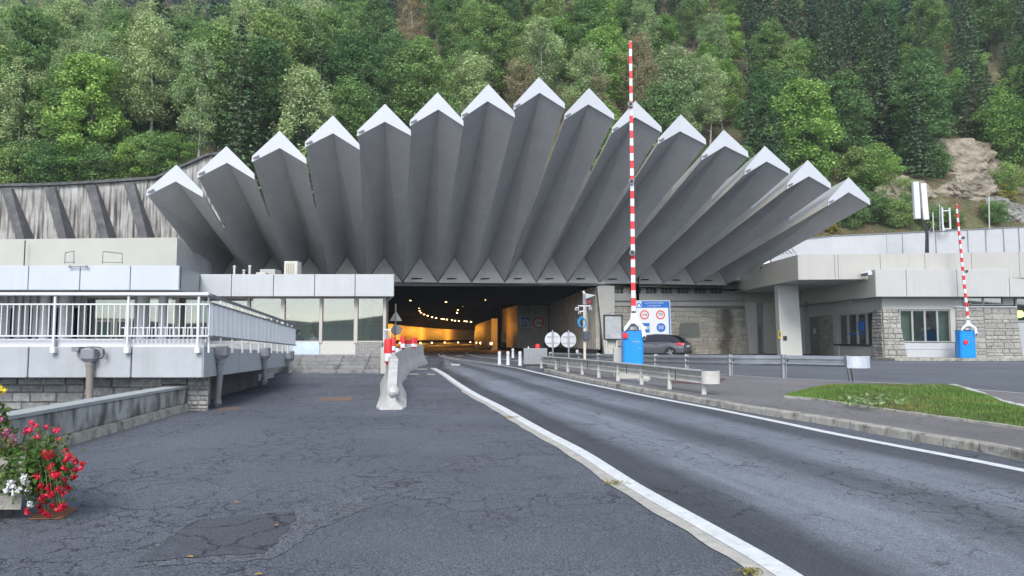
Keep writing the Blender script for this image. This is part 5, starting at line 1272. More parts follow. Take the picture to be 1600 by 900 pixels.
cb = thing('control_building', 'glass fronted control booth building with white fascia left of the tunnel mouth', 'building', (Xat(460, 28.5), 28.5, gz(28)))
Yc_ = 27.9; zT2, zB2 = Zat(428.5, Yc_), Zat(463, Yc_)
xR = Xat(615, Yc_)
panels([Xat(310.6, Yc_), Xat(360, Yc_), Xat(426, Yc_), Xat(490.5, Yc_), Xat(554, Yc_), xR], Yc_, Yc_+.1, zB2, zT2, 'fascia', fascia_m, cb)
q = MB(); q.hexa([(xR+.002, Yc_+.01, zB2), (Xat(604, 33), 33, zB2), (Xat(604, 33)-.1, 33, zB2), (xR-.1, Yc_+.11, zB2)], [(xR+.002, Yc_+.01, zT2), (Xat(604, 33), 33, zT2), (Xat(604, 33)-.1, 33, zT2), (xR-.1, Yc_+.11, zT2)]); q.build('side_fascia', fascia_m, cb)
q = MB(); q.box(Xat(311, Yc_), Yc_+.11, zB2+.03, xR-.13, Yc_+.2, zT2-.05); q.build('fascia_backing', joint_m, cb)
q = MB(); q.hexa([(Xat(311, Yc_), Yc_+.2, zT2-.12), (xR-.15, Yc_+.2, zT2-.12), (Xat(603, 36), 36, zT2-.12), (Xat(311, Yc_), 36, zT2-.12)], [(Xat(311, Yc_), Yc_+.2, zT2-.06), (xR-.15, Yc_+.2, zT2-.06), (Xat(603, 36), 36, zT2-.06), (Xat(311, Yc_), 36, zT2-.06)]); q.build('roof', conc_m, cb)
q = MB(); q.hexa([(Xat(311, Yc_), Yc_+.12, zB2+.004), (xR-.14, Yc_+.12, zB2+.004), (Xat(603, 36), 36, zB2+.004), (Xat(311, Yc_), 36, zB2+.004)], [(Xat(311, Yc_), Yc_+.12, zB2+.04), (xR-.14, Yc_+.12, zB2+.04), (Xat(603, 36), 36, zB2+.04), (Xat(311, Yc_), 36, zB2+.04)]); q.build('soffit', soffit_m, cb)
Yg = 28.5; zsill = Zat(534.5, Yg); zhd = zB2+.004; zfl = gz(28)+.58
def Xg(px): return Xat(px, Yg)
mull = [(300, 306), (386.5, 391), (439.5, 445.5), (499.5, 504.5), (553.5, 559.5), (599, 603.5)]
mm_ = mat('mullion_beige', (.50, .46, .41), .45, .05)
for a, b in mull:
    q = MB(); q.bbox(Xg(a), Yg-.09, zsill-.05, Xg(b), Yg+.06, zhd, .01); q.build('mullion', mm_, cb)
for k, ((_, a), (b, _2)) in enumerate(zip(mull, mull[1:])):
    f_ = MB(); xa, xb = Xg(a), Xg(b)
    f_.bbox(xa+.001, Yg-.03, zhd-.06, xb-.001, Yg+.03, zhd-.002, .004)
    fr = f_.build('window', mm_, cb); q = MB(); q.bbox(xa+.001, Yg-.03, zsill, xb-.001, Yg+.03, zsill+.05, .004); q.build('sill', mm_, fr); q = MB(); q.box(xa, Yg-.006, zsill+.05, xb, Yg+.006, zhd-.06); q.build('pane', glass_g, fr)
lowc = [(300, 458, conc_cool), (458, 501, mat('blue_lit_panel', (.55, .64, .76), .5)), (501, 557, mat('white_panel', (.56, .54, .50), .5, .03))]  # bluish light on the white panels is put into the middle panel's colour
for a, b, m_ in lowc:
    q = MB(); q.bbox(Xg(a)+.008, Yg-.05, zfl-.3, Xg(b)-.008, Yg+.05, zsill-.002, .01); q.build('spandrel_panel', m_, cb)
q = MB(); q.bbox(Xg(557)+.004, Yg-.06, zfl-.3, Xg(598), Yg+.06, zsill-.002, .01); q.build('brick_sill', stone_mat('fine_brick', (.34, .33, .31), (.28, .27, .26), (.2, .2, .2), .25, .07, .01, .3), cb)
q = MB(); q.bbox(Xg(598)+.004, Yg-.02, 0, Xg(605), Yg+.25, zhd, .01); q.build('corner_pier', mat('brown_pier', (.20, .16, .14), .6), cb)
q = MB(); q.hexa([(Xg(598), Yg+.26, 0), (Xg(604), Yg+.26, 0), (Xat(602, 35.4), 35.4, 0), (Xat(597, 35.4), 35.4, 0)], [(Xg(598), Yg+.26, zhd), (Xg(604), Yg+.26, zhd), (Xat(602, 35.4), 35.4, zhd), (Xat(597, 35.4), 35.4, zhd)]); q.build('flank_wall', conc_m, cb); q = MB(); q.box(Xg(300), 35.5, 0, Xat(598, 35.5), 35.9, zhd); q.build('side_wall', conc_m, cb)
# interior
q = MB(); q.box(Xg(300), 33.2, zfl-.3, Xat(596.5, 33.2), 33.3, zhd); q.build('room_wall', room_m, cb)
q = MB(); q.box(Xg(300), Yg+.1, zfl-.4, Xat(596, 33.2), 33.2, zfl-.3); q.build('floor', grey_metal, cb)
q = MB(); q.bbox(Xg(385), Yg+.25, zsill-.12, Xg(595), Yg+.95, zsill-.06, .01); q.build('desk', mat('desk', (.35, .3, .25), .5), cb)
q = MB(); q.bbox(Xat(487, 33), 33.1, zfl, Xat(500, 33), 33.19, Zat(501, 33), .01); q.build('inner_door', mat('inner_door', (.36, .40, .36), .6), cb)
for x0, x1 in ((575, 580), (562, 566)):
    q = MB(); q.box(Xat(x0, 31), 30.9, zfl, Xat(x1, 31), 31, zhd); q.build('blind', mat('pale_blind', (.6, .62, .55), .6), cb)
# interior ceiling lit softly by daylight only; two strip reflections come from the glass
t = thing('plant_on_sill', 'small bright green plant standing inside the rightmost booth window', 'plant', tuple(W(565, 534, 28.9)))
p = W(565, 533, 28.85); leaves_at('foliage', LV['bright'], nr.normal(0, 1, (90, 3))*np.array([.14, .08, .04])+np.array([0, 0, .06]), .05, t)
q = MB(); q.lathe((p.x, 28.9, zsill-.05), [(.06, 0), (.08, .1)], 12); q.build('pot', dark_metal, t)
# people seated inside
def person(name, lab, base, col, hair, facing):
    t = thing(name, lab, 'person', base)
    me = bpy.data.meshes.new('body'); o = bpy.data.objects.new('body', me); COL.objects.link(o); o.parent = t
    J = [(0,0,.45),(0,.02,.72),(0,.0,.98),(0,-.02,1.06),(0,-.04,1.20),(0,-.04,1.3), (.17,0,.97),(.24,-.08,.74),(.14,-.30,.72),(-.17,0,.97),(-.24,-.08,.74),(-.14,-.30,.72),(.1,-.02,.45),(.12,-.42,.47),(.12,-.42,.08),(.12,-.55,.04),(-.1,-.02,.45),(-.12,-.42,.47),(-.12,-.42,.08),(-.12,-.55,.04)]
    E = [(0,1),(1,2),(2,3),(3,4),(4,5),(2,6),(6,7),(7,8),(2,9),(9,10),(10,11),(0,12),(12,13),(13,14),(14,15),(0,16),(16,17),(17,18),(18,19)]
    rad = [.16,.16,.15,.06,.095,.075,.075,.055,.035,.075,.055,.035,.09,.075,.05,.04,.09,.075,.05,.04]
    me.from_pydata(J, E, []); o.modifiers.new('skin', 'SKIN'); o.modifiers.new('sub', 'SUBSURF').levels = 1
    sv = me.skin_vertices[0].data
    for k, r_ in enumerate(rad): sv[k].radius = (r_, r_*.85)
    sv[0].use_root = True; o.modifiers['sub'].render_levels = 2; me.materials.append(col)
    q_ = MB(); q_.lathe((0, -.035, 1.2), [(.10, -.06), (.118, .0), (.118, .08), (.09, .14), (.02, .165)], 14); q_.build('hair', hair, t, smooth=True, local=True)
    q_ = MB(); q_.lathe((0, -.075, 1.17), [(.03, -.06), (.085, -.02), (.09, .04), (.07, .08)], 12); q_.build('face', mat('skin', (.5, .33, .26), .6), t, smooth=True, local=True)
    t.rotation_euler.z = facing
    return t
person('person', 'dark haired person in dark clothes seated behind the booth glass, left', (Xat(467, 29.6), 29.6, Zat(516, 29.6)-1.32), mat('dark_shirt', (.03, .04, .07), .8), mat('dark_hair', (.02, .015, .01), .7), R(35))
person('person', 'person in a white shirt seated behind the booth glass, right', (Xat(491, 29.6), 29.6, Zat(517, 29.6)-1.32), mat('white_shirt', (.6, .6, .6), .8), mat('brown_hair', (.05, .03, .02), .7), R(-30))
for k, (x, lab) in enumerate(((467, 'office chair under the dark clothed person in the booth'), (491, 'office chair under the white shirted person in the booth'))):
    X = Xat(x, 29.6); t = thing('office_chair', lab, 'chair', (X, 29.75, zfl-.3)); zz = Zat(516, 29.6)-1.32+.33
    q = MB(); q.bbox(X-.23, 29.4, zz-.06, X+.23, 29.9, zz, .02); q.build('seat', dark_metal, t)
    q = MB(); q.bbox(X-.2, 29.92, zz+.1, X+.2, 29.97, zz+.5, .02); q.build('backrest', dark_metal, t)
    q = MB(); q.tube([(X, 29.65, zfl-.3), (X, 29.65, zz-.06)], .03, 8); q.bbox(X-.25, 29.4, zfl-.3, X+.25, 29.9, zfl-.26, .01); q.build('stand', grey_metal, t)
# steps
st = thing('steps', 'wide worn concrete steps below the control booth windows', 'steps', tuple(onto(W(525, 583, 26.8), 0)))
g0 = gz(26.8)
rise = (Zat(554, 28.2)-g0)/5
xl_, xr_ = Xat(447, 27), Xat(597, 27)
for k in range(5):
    y0 = 26.8+.3*k; q = MB()
    cuts = [xl_, xl_+1.9, xl_+2.9, xr_]
    for a, b in zip(cuts, cuts[1:]): q.bbox(a+.005, y0, g0-.05 if k == 0 else g0+rise*k-.02, b-.005, y0+(.33 if k < 4 else .5), g0+rise*(k+1), .03)
    q.build('step', mat('worn_step', (.25, .25, .25), .9, .25, 5, .5, 30, stain=(.10, .10, .10), stain_amt=.8, stain_scale=3), st)
q = MB(); q.bbox(xr_+.01, 26.7, g0-.1, xr_+.22, 28.4, Zat(543, 27), .02); q.build('side_wall', conc_l, st)
# small railing at the right end of steps
t = thing('entrance_railing', 'short white baluster railing at the corner of the control building', 'railing', tuple(W(605, 545, 28.3)))
q = MB(); Yx = 28.3
for x in (600, 603, 606, 609.5): q.bbox(Xat(x, Yx), Yx, Zat(546, Yx), Xat(x+.9, Yx), Yx+.02, Zat(514, Yx), .003)
q.bbox(Xat(599.5, Yx), Yx-.01, Zat(516, Yx), Xat(611, Yx), Yx+.03, Zat(514, Yx), .005); q.bbox(Xat(599.5, Yx), Yx-.01, Zat(543, Yx), Xat(611, Yx), Yx+.03, Zat(541, Yx), .005); q.build('bars', white_paint, t)
# roof equipment
def roofbox(name, x0, x1, y0, Y, dep, m_, lab, cat, louvre=False):
    xa, xb = Xat(x0, Y), Xat(x1, Y); zb_ = zT2-.06; zt_2 = Zat(y0, Y); t_ = thing(name, lab, cat, ((xa+xb)/2, Y+dep/2, zb_))
    q_ = MB(); q_.bbox(xa, Y, zb_, xb, Y+dep, zt_2, .02); q_.build('casing', m_, t_)
    if louvre:
        q_ = MB()
        for k in range(5): x = xa+(xb-xa)*(.18+.13*k); q_.box(x, Y-.012, zb_+.1, x+.03, Y-.001, zt_2-.1)
        q_.build('grille', mat('grille_tan', (.3, .27, .2), .6), t_)
    return t_
roofbox('air_conditioner', 442, 463, 408, 30, .6, mat('ac_cream', (.58, .56, .50), .5), 'cream air conditioning unit on the control building roof', 'air conditioner', True)
roofbox('roof_duct', 404, 428, 420.5, 30.5, .8, conc_m, 'low grey duct box on the roof left of the air conditioner', 'duct')
roofbox('roof_hatch', 398, 413, 425.5, 29, .5, conc_l, 'flat pale hatch box at the roof edge left of the air conditioner', 'hatch')
for x, y, lab in ((366, 417, 'leftmost short vent pipe on the roof'), (390, 416.5, 'taller vent pipe on the roof between duct and canopy fold'), (381, 423, 'shortest vent pipe on the roof')):
    q = MB(); p = W(x, 428, 29.5); q.tube([(p.x, 29.5, zT2-.07), (p.x, 29.5, Zat(y, 29.5))], .045, 8); q.lathe((p.x, 29.5, Zat(y, 29.5)), [(.06, -.03), (.065, .03), (.02, .06)], 8)
    tag(q.build('vent_pipe', galv_w), lab, 'pipe', 'vent pipes on the control building roof')
# ================================================================== RIGHT BUILDING
rb = thing('service_building', 'long pale stone and panel service building at right with tiered overhanging fascias', 'building', (22, 42, gz(42)))
# upper tier
zuT, zuB = Zat(398, 40, 1249), Zat(437, 40, 1249)
uX, uY, uYe = Xat(1249, 40), 40.0, 53.6
q = MB(); es = [Xat(1249, 40), Xat(1306.5, 39.9), Xat(1311.5, 39.9), Xat(1377, 39.7), Xat(1448, 39.4), Xat(1523, 39), Xat(1600, 38.6), Xat(1690, 38.3)]
Ys = [40, 39.87, 39.85, 39.6, 39.35, 39.05, 38.75, 38.4]
for (a, ya), (b, yb) in zip(zip(es, Ys), zip(es[1:], Ys[1:])):
    q.hexa([(a+.012, ya, zuB), (b-.012, yb, zuB), (b-.012, yb+.12, zuB), (a+.012, ya+.12, zuB)], [(a+.012, ya, zuT), (b-.012, yb, zuT), (b-.012, yb+.12, zuT), (a+.012, ya+.12, zuT)])
q.build('upper_fascia', mat('fascia_right', (.475, .465, .43), .5, .05, .7, streak=.2, stain=(.31, .30, .27)), rb)
q = MB(); q.box(es[0]+.02, 40.15, zuB+.05, es[-1], 40.25, zuT-.05); q.build('fascia_backing', joint_m, rb)
q = MB(); uXe = Xat(1127, uYe)
q.hexa([(uX-.002, uY, zuB), (uX+.12, uY+.1, zuB), (uXe+.12, uYe, zuB), (uXe, uYe, zuB)], [(uX-.002, uY, zuT), (uX+.12, uY+.1, zuT), (uXe+.12, uYe, zuT), (uXe, uYe, zuT)]); q.build('upper_side_fascia', fascia_w, rb)
q = MB(); q.hexa([(uX+.05, uY+.05, zuB+.01), (es[-1], 38.6, zuB+.01), (es[-1], 56, zuB+.01), (uXe+.05, 56, zuB+.01)], [(uX+.05, uY+.05, zuB+.05), (es[-1], 38.6, zuB+.05), (es[-1], 56, zuB+.05), (uXe+.05, 56, zuB+.05)]); q.build('soffit', mat('soffit_pale', (.5, .49, .46), .7), rb)
q = MB(); q.hexa([(uX+.1, uY+.1, zuT-.1), (es[-1], 38.6, zuT-.1), (es[-1], 57, zuT-.1), (uXe+.1, 57, zuT-.1)], [(uX+.1, uY+.1, zuT-.05), (es[-1], 38.6, zuT-.05), (es[-1], 57, zuT-.05), (uXe+.1, 57, zuT-.05)]); q.build('roof', conc_m, rb)
# second tier
Y2 = 38.8; z2T, z2B = Zat(421, Y2, 1365), Zat(463.5, Y2, 1371); x2 = Xat(1370, Y2)
q = MB(); e2 = [x2, Xat(1418.5, Y2), Xat(1498, Y2), Xat(1580, Y2), Xat(1680, Y2)]
for a, b in zip(e2, e2[1:]): q.bbox(a+.012, Y2, z2B, b-.012, Y2+.12, z2T, .012)
q.build('lower_fascia', mat('fascia_right2', (.50, .50, .485), .5, .05, .7, streak=.18, stain=(.33, .32, .30)), rb)
q = MB(); x2e = Xat(1253.5, 49.2); q.hexa([(x2-.002, Y2+.01, z2B), (x2+.12, Y2+.1, z2B), (x2e+.12, 49.2, z2B), (x2e, 49.2, z2B)], [(x2-.002, Y2+.01, z2T), (x2+.12, Y2+.1, z2T), (x2e+.12, 49.2, z2T), (x2e, 49.2, z2T)]); q.build('lower_side_fascia', fascia_w, rb)
q = MB(); q.box(x2+.05, Y2+.13, z2T-.1, e2[-1], 41, z2T-.05); q.box(x2+.05, 41, z2T-.1, uX+8, 49, z2T-.05); q.build('lower_roof', conc_m, rb)
q = MB(); q.box(x2+.03, Y2+.03, z2B+.01, e2[-1], 50, z2B+.04); q.build('lower_soffit', soffit_m, rb)
# walls under second tier
Yw2 = 39.55; sXw = Xat(1378.5, Yw2); gR = gz(40)-.1
def XR(px): return Xat(px, Yw2)
q = MB(); wm = mat('wall_cream', (.52, .515, .47), .6, .05, 1)
q.box(sXw+.02, Yw2, Zat(483.5, Yw2), XR(1505), Yw2+.25, z2B+.01); q.build('header', wm, rb); q = MB()                      # header above big window
q.box(XR(1485), Yw2-.004, Zat(535, Yw2), XR(1493), Yw2+.2, Zat(483.5, Yw2)-.003); q.build('window_jamb', wm, rb); q = MB()
q.box(XR(1569), Yw2, Zat(477, Yw2), XR(1585), Yw2+.25, z2B+.01); q.build('white_column', wm, rb); q = MB()
q.box(sXw+.02, 39.85, Zat(494, 48)+.0, sXw+.25, 49.4, z2B+.01)                     # header over side windows
q.build('side_header', wm, rb)
q = MB(); q.bbox(XR(1403), Yw2+.02, gR, XR(1491), Yw2+.25, Zat(546, Yw2)-.006, .008); q.bbox(XR(1403), Yw2+.02, Zat(546, Yw2)+.006, XR(1491), Yw2+.25, Zat(536, Yw2), .008); q.build('sill_wall', mat('white_stone_panel', (.50, .51, .53), .7, .06, 3, streak=.1, stain=(.5, .5, .5)), rb)
q = MB(); q.hexa([(XR(1378)-.1, Yw2-.30, gR), (XR(1409)+.1, Yw2-.25, gR), (XR(1407), Yw2+.4, gR), (XR(1378)-.1, Yw2+1.1, gR)], [(XR(1379), Yw2-.04, Zat(483, Yw2)), (XR(1402), Yw2-.04, Zat(483, Yw2)), (XR(1402), Yw2+.4, Zat(483, Yw2)), (XR(1379), Yw2+.7, Zat(483, Yw2))])
q.build('pier_backing', mortar_m, rb)
_zt = Zat(483, Yw2)
def _pf(u, v, o):
    t = v/(_zt-gR); x0 = (XR(1378)-.1)*(1-t)+XR(1379)*t; x1 = (XR(1409)+.1)*(1-t)+XR(1402)*t; y = (Yw2-.30)*(1-t)+(Yw2-.04)*t
    return V3(x0+(x1-x0)*u, y-o, gR+v)
q = MB(); ashlar(q, lambda u, v, o: _pf(u/1.1, v, o), 1.1, _zt-gR, 21, .55, .3, .2, .15, .015, .07)
ashlar(q, lambda u, v, o: V3(XR(1378)-.1 + .08*v/(_zt-gR) - o, Yw2-.28 + .24*v/(_zt-gR) + u*(1-.3*v/(_zt-gR)), gR+v), 1.35, _zt-gR, 22, .6, .3, .2, .15, .015, .06); q.build('corner_pier', ash_pale, rb)
q = MB(); q.hexa([(XR(1493), Yw2-.12, gR), (XR(1594), Yw2-.12, gR), (XR(1590), Yw2+.4, gR), (XR(1493), Yw2+.4, gR)], [(XR(1493), Yw2-.02, Zat(481, Yw2)), (XR(1587), Yw2-.02, Zat(481, Yw2)), (XR(1587), Yw2+.4, Zat(481, Yw2)), (XR(1493), Yw2+.4, Zat(481, Yw2))]); q.build('stone_backing', mortar_m, rb)
_zt2 = Zat(481, Yw2); _x0 = XR(1493); _x1 = XR(1592)
q = MB(); ashlar(q, lambda u, v, o: V3(_x0+u*(1-.03*v/(_zt2-gR)), Yw2-.12+.1*v/(_zt2-gR)-o-.004, gR+v), _x1-_x0, _zt2-gR, 31, .85, .34, .25, .15, .015, .05); q.build('stone_face', ash_pale, rb)
q = MB(); q.bbox(XR(1491), Yw2-.1, Zat(480.6, Yw2), XR(1588), Yw2+.3, Zat(478.5, Yw2), .01); q.build('ledge', white_paint, rb)
def window(x0, x1, y0, y1, Y, nm, parent, panes, mat_g, inner, fx=XR):
    xa, xb = Xat(x0, Y), Xat(x1, Y); za, zb_ = Zat(y1, Y), Zat(y0, Y); f_ = MB()
    f_.bbox(xa, Y-.04, zb_-.07, xb, Y+.05, zb_, .006); f_.bbox(xa, Y-.07, za, xb, Y+.05, za+.07, .006)
    for k in range(panes+1):
        x = xa+(xb-xa-.1)*k/panes; f_.bbox(x, Y-.04, za+.071, x+.1, Y+.04, zb_-.071, .006)
    fr_ = f_.build(nm, mat('window_metal', (.42, .42, .40), .4, .05, 3, metal=.3), parent)
    q_ = MB(); q_.box(xa+.05, Y-.004, za+.05, xb-.05, Y+.006, zb_-.05); q_.build('pane', mat_g, fr_)
    return fr_
window(1404, 1485, 484, 535, Yw2+.12, 'window', rb, 4, glass_g, None)
q = MB(); q.box(XR(1380)+.4, 43.5, gR, XR(1500), 43.6, z2B); q.box(XR(1500), 40, gR, XR(1500)+.1, 43.6, z2B); q.build('room_wall', mat('room_green', (.35, .5, .44), .8, .2, 1), rb)
for x0, x1 in ((1404, 1420), (1466, 1480)):
    q = MB(); n_ = 10; xa, xb = Xat(x0, 40.1), Xat(x1, 40.1); vs = []
    for k in range(n_*2+1): vs += [(xa+(xb-xa)*k/n_/2, 40.1+(.04 if k % 2 else 0), Zat(536, 40.1)), (xa+(xb-xa)*k/n_/2, 40.1+(.04 if k % 2 else 0), Zat(484, 40.1))]
    q.add(vs, [(2*i, 2*i+2, 2*i+3, 2*i+1) for i in range(n_*2)]); q.build('curtain', mat('curtain', (.42, .55, .45), .8), rb)
window(1505, 1569, 464, 477, Yw2+.1, 'clerestory_window', rb, 2, glass_g, None)
q = MB(); q.box(XR(1500)+.2, 41.2, gR+1.5, XR(1570), 41.3, z2B); q.build('inner_wall', mat('inner_pale', (.4, .45, .42), .8), rb)
window(1587, 1680, 465, 503, Yw2+.1, 'window', rb, 3, glass_d, None)
q = MB(); q.bbox(XR(1590), Yw2+.02, gR, XR(1680), Yw2+.3, Zat(504, Yw2), .01); q.build('end_wall', conc_cool, rb)
q = MB(); q.box(XR(1587), 43, gR, XR(1700), 43.1, z2B); q.build('dark_room', blackish, rb)
t = thing('lamp_reflection', 'yellow green glow standing in for a lamp reflection in the rightmost window', 'lamp', tuple(W(1593, 491, 41)))  # added glowing body with a cord, imitates a lamp reflected in the pane
q = MB(); p = W(1593, 491, 41); q.lathe((p.x, 41, p.z), [(.05, -.2), (.22, -.12), (.24, .05), (.12, .2)], 14); q.build('reflection_glow', emit_mat('yellow_glow', (.9, .95, .25), 2.2), t, smooth=True)
q = MB(); q.tube([(p.x, 41, p.z+.2), (p.x, 41, z2B)], .015, 6); q.build('glow_cord', dark_metal, t)
# side wall (faces left), from corner pier back to the door
def SY(px):      # depth on the side wall plane by image column
    X = sXw + .05; lo, hi = 38.0, 56.0
    for _ in range(40):
        m_ = (lo+hi)/2
        if proj((X, m_, 1.5))[0] > px: lo = m_
        else: hi = m_
    return lo
Xs = sXw + .05
def sbox(px0, px1, z0, z1, out, th, q_):
    ya, yb = sorted((SY(px0), SY(px1))); q_.box(Xs-out, ya+.004, z0, Xs-out+th, yb-.004, z1)
zH = Zat(494, 48)
zs2 = Zat(536.5, 41)
stm = ash_tan
for a_, b_ in ((1281, 1303), (1254, 1261)): q = MB(); sbox(a_, b_, gR, zH, .0, .4, q); q.build('side_pier_backing', mortar_m, rb); ya_, yb_ = sorted((SY(a_), SY(b_))); q = MB(); ashlar(q, lambda u, v, o: V3(Xs-.004-o, ya_+u, gR+v), yb_-ya_, zH-gR, int(a_), .6, .3); q.build('side_stone_pier', stm, rb)
for a_, b_ in ((1261, 1266), (1303.5, 1311)): q = MB(); sbox(a_, b_, gR, zH, .06, .4, q); q.build('side_jamb', wm, rb)
q = MB(); sbox(1311, 1361, gR, zs2-.16, .0, .4, q); q.build('side_sill_wall', fascia_w, rb)
q = MB(); sbox(1304, 1361, zs2-.16, zs2-.06, .07, .4, q); q.build('side_sill', dark_metal, rb)
f_ = MB()
for x in (1311.5, 1325, 1339.5, 1354): sbox(x, x+2.2, zs2-.05, zH, .04, .1, f_)
sbox(1311, 1361, zH-.08, zH-.003, .035, .1, f_)
fr_ = f_.build('side_window', MATS['window_metal'], rb); q = MB(); sbox(1312, 1360, zs2-.05, zH-.05, -.01, .01, q); q.build('pane', glass_g, fr_)
q = MB(); q.box(Xs+1.8, 40.5, gR, Xs+1.9, 49.3, z2B); q.build('side_room_wall', mat('side_room', (.38, .48, .42), .8), rb)
q = MB(); sbox(1327, 1352, Zat(523, 42), Zat(520.5, 42), .012, .003, q); sbox(1341.5, 1352, Zat(517, 41.5), Zat(502, 41.5), .012, .003, q)
tag(q.build('window_stickers', sign_blue), 'blue sticker bands on the side window pane', None) if False else q.build('sticker', sign_blue, fr_)
f_ = MB(); sbox(1266, 1281, gR, zH-.05, .02, .08, f_); dr = f_.build('side_door', mat('green_door', (.17, .22, .19), .4, .1), rb)
q = MB(); sbox(1272, 1275.5, Zat(521, 48), Zat(513, 48), .03, .01, q); q.build('notice', sign_white, dr)
q = MB(); q.tube([(Xs-.08, SY(1270), gR+1.15), (Xs-.08, SY(1270)-.12, gR+1.15)], .02, 6); q.build('handle', galv, dr)
# white pillar and garage recess
q = MB(); q.hexa([(Xat(1219, 43.7), 43.7, gR), (Xat(1252.5, 43.7), 43.7, gR), (Xat(1252.5, 43.7), 44.3, gR), (Xat(1219, 43.7), 44.3, gR)], [(Xat(1216.5, 43.7), 43.7, zuB), (Xat(1248.5, 43.7), 43.7, zuB), (Xat(1248.5, 43.7), 44.3, zuB), (Xat(1216.5, 43.7), 44.3, zuB)]); q.build('pillar', mat('pillar_white', (.60, .595, .55), .6, .05, 1, streak=.1, stain=(.45, .44, .4)), rb)
q = MB(); q.box(Xat(1223, 43.68), 43.66, Zat(532, 43.66), Xat(1229, 43.66), 43.7, Zat(525, 43.66)); q.build('keypad', dark_metal, rb)
q = MB(); q.hexa([(Xat(1253, 50), 50, gR), (Xs+.2, 50, gR), (Xs+.2, 50.2, gR), (Xat(1250, 50), 50.2, gR)], [(Xat(1253, 50), 50, zuB), (Xs+.2, 50, zuB), (Xs+.2, 50.2, zuB), (Xat(1250, 50), 50.2, zuB)]); q.build('recess_wall', wm, rb)
Yd_ = 51.2
q = MB(); q.box(Xat(1163, Yd_), Yd_-.1, Zat(473, Yd_), Xat(1225, Yd_), Yd_+.2, zuB); q.build('garage_lintel', mat('lintel_tan', (.40, .38, .33), .6), rb)
q = MB(); q.hexa([(Xat(1170, Yd_), Yd_-.05, gR), (Xat(1183, Yd_), Yd_-.05, gR), (Xat(1183, Yd_), Yd_+.3, gR), (Xat(1170, Yd_), Yd_+.3, gR)], [(Xat(1164, Yd_), Yd_-.05, Zat(473, Yd_)), (Xat(1182, Yd_), Yd_-.05, Zat(473, Yd_)), (Xat(1182, Yd_), Yd_+.3, Zat(473, Yd_)), (Xat(1164, Yd_), Yd_+.3, Zat(473, Yd_))]); q.build('garage_pier', wm, rb)
q = MB(); q.box(Xat(1182, Yd_), Yd_+.05, gR, Xat(1192, Yd_), Yd_+.2, Zat(473, Yd_)); lo_ = q.build('louvre_panel', mat('louvre_grey', (.27, .28, .29), .5), rb)
q = MB(); z = Zat(551, Yd_)
while z < Zat(507, Yd_): q.box(Xat(1184.5, Yd_), Yd_+.01, z, Xat(1189.5, Yd_), Yd_+.045, z+.05); z += .13
q.build('louvre_slats', dark_metal, lo_)
q = MB(); xa, xb = Xat(1192.5, Yd_), Xat(1225, Yd_)
for k in range(1): q.bbox(xa, Yd_+.02, gR, xb, Yd_+.2, Zat(470.5, Yd_), .02)
q.bbox(xa+.02, Yd_+.0, Zat(473, Yd_), xb, Yd_+.019, Zat(471, Yd_), .002)
gd = q.build('garage_door', door_m, rb)
q = MB(); q.bbox(Xat(1216.5, 43.6)-.02, 43.62, Zat(529, 43.6), Xat(1220, 43.6), 43.655, Zat(517, 43.6), .004); ys_ = q.build('yellow_notice', mat('yellow_sign', (.65, .5, .03), .5), rb)
q = MB(); q.box(Xat(1217.2, 43.6), 43.61, Zat(526, 43.6), Xat(1219, 43.6), 43.618, Zat(519, 43.6)); q.build('notice_mark', sign_black, ys_)
# wall behind side of upper tier to the portal
q = MB(); q.box(Xat(1128, 53)-.6, 53.0, gR, Xat(1165, 51.4), 53.4, zuB); q.build('rear_wall', conc_l, rb)

# floodlights
def flood(x, y, Y, s, lab, right=True):
    p = W(x, y, Y); t_ = thing('floodlight', lab, 'floodlight', tuple(p), 'floodlights on the right building')
    q_ = MB(); sg = 1 if right else -1
    q_.hexa([p+V3(-.32*s, -.1, -.15*s), p+V3(.3*s, -.1, -.05*s), p+V3(.3*s, .3, -.05*s), p+V3(-.32*s, .3, -.15*s)], [p+V3(-.25*s, -.1, .02*s), p+V3(.22*s, -.1, .2*s), p+V3(.22*s, .3, .2*s), p+V3(-.25*s, .3, .02*s)]); q_.build('housing', mat('flood_white', (.6, .62, .64), .4), t_)
    q_ = MB(); q_.hexa([p+V3(-.34*s, -.115, -.17*s), p+V3(.05*s, -.115, -.12*s), p+V3(.05*s, -.11, -.1*s), p+V3(-.34*s, -.11, -.15*s)], [p+V3(-.3*s, -.115, -.02*s), p+V3(.05*s, -.115, .05*s), p+V3(.05*s, -.11, .05*s), p+V3(-.3*s, -.11, -.02*s)]); q_.build('lens', dark_metal, t_)
    q_ = MB(); q_.tube([p+V3(.1*s, .2, 0), p+V3(.25*s, .6, -.1)], .03, 6); q_.build('arm', dark_metal, t_)
flood(1194, 416, 45.5, .95, 'floodlight with grey hood on the upper side fascia beside the canopy')
flood(1353, 427.5, 39.0, 1.0, 'white floodlight at the bend of the lower fascia')
q = MB(); p = W(1262.5, 473, 47.5); q.lathe((p.x-.1, p.y, p.z), [(.05, -.1), (.16, -.08), (.17, .0), (.08, .08)], 12); tag(q.build('wall_lamp', grey_metal), 'small round grey wall lamp above the side door', 'lamp')
q = MB(); p = W(1330, 471, 42.5); q.lathe((p.x-.05, p.y, p.z), [(.03, -.08), (.09, -.05), (.09, .0), (.04, .05)], 10); tag(q.build('dome_camera', white_paint), 'tiny white dome camera under the lower side fascia', 'camera')
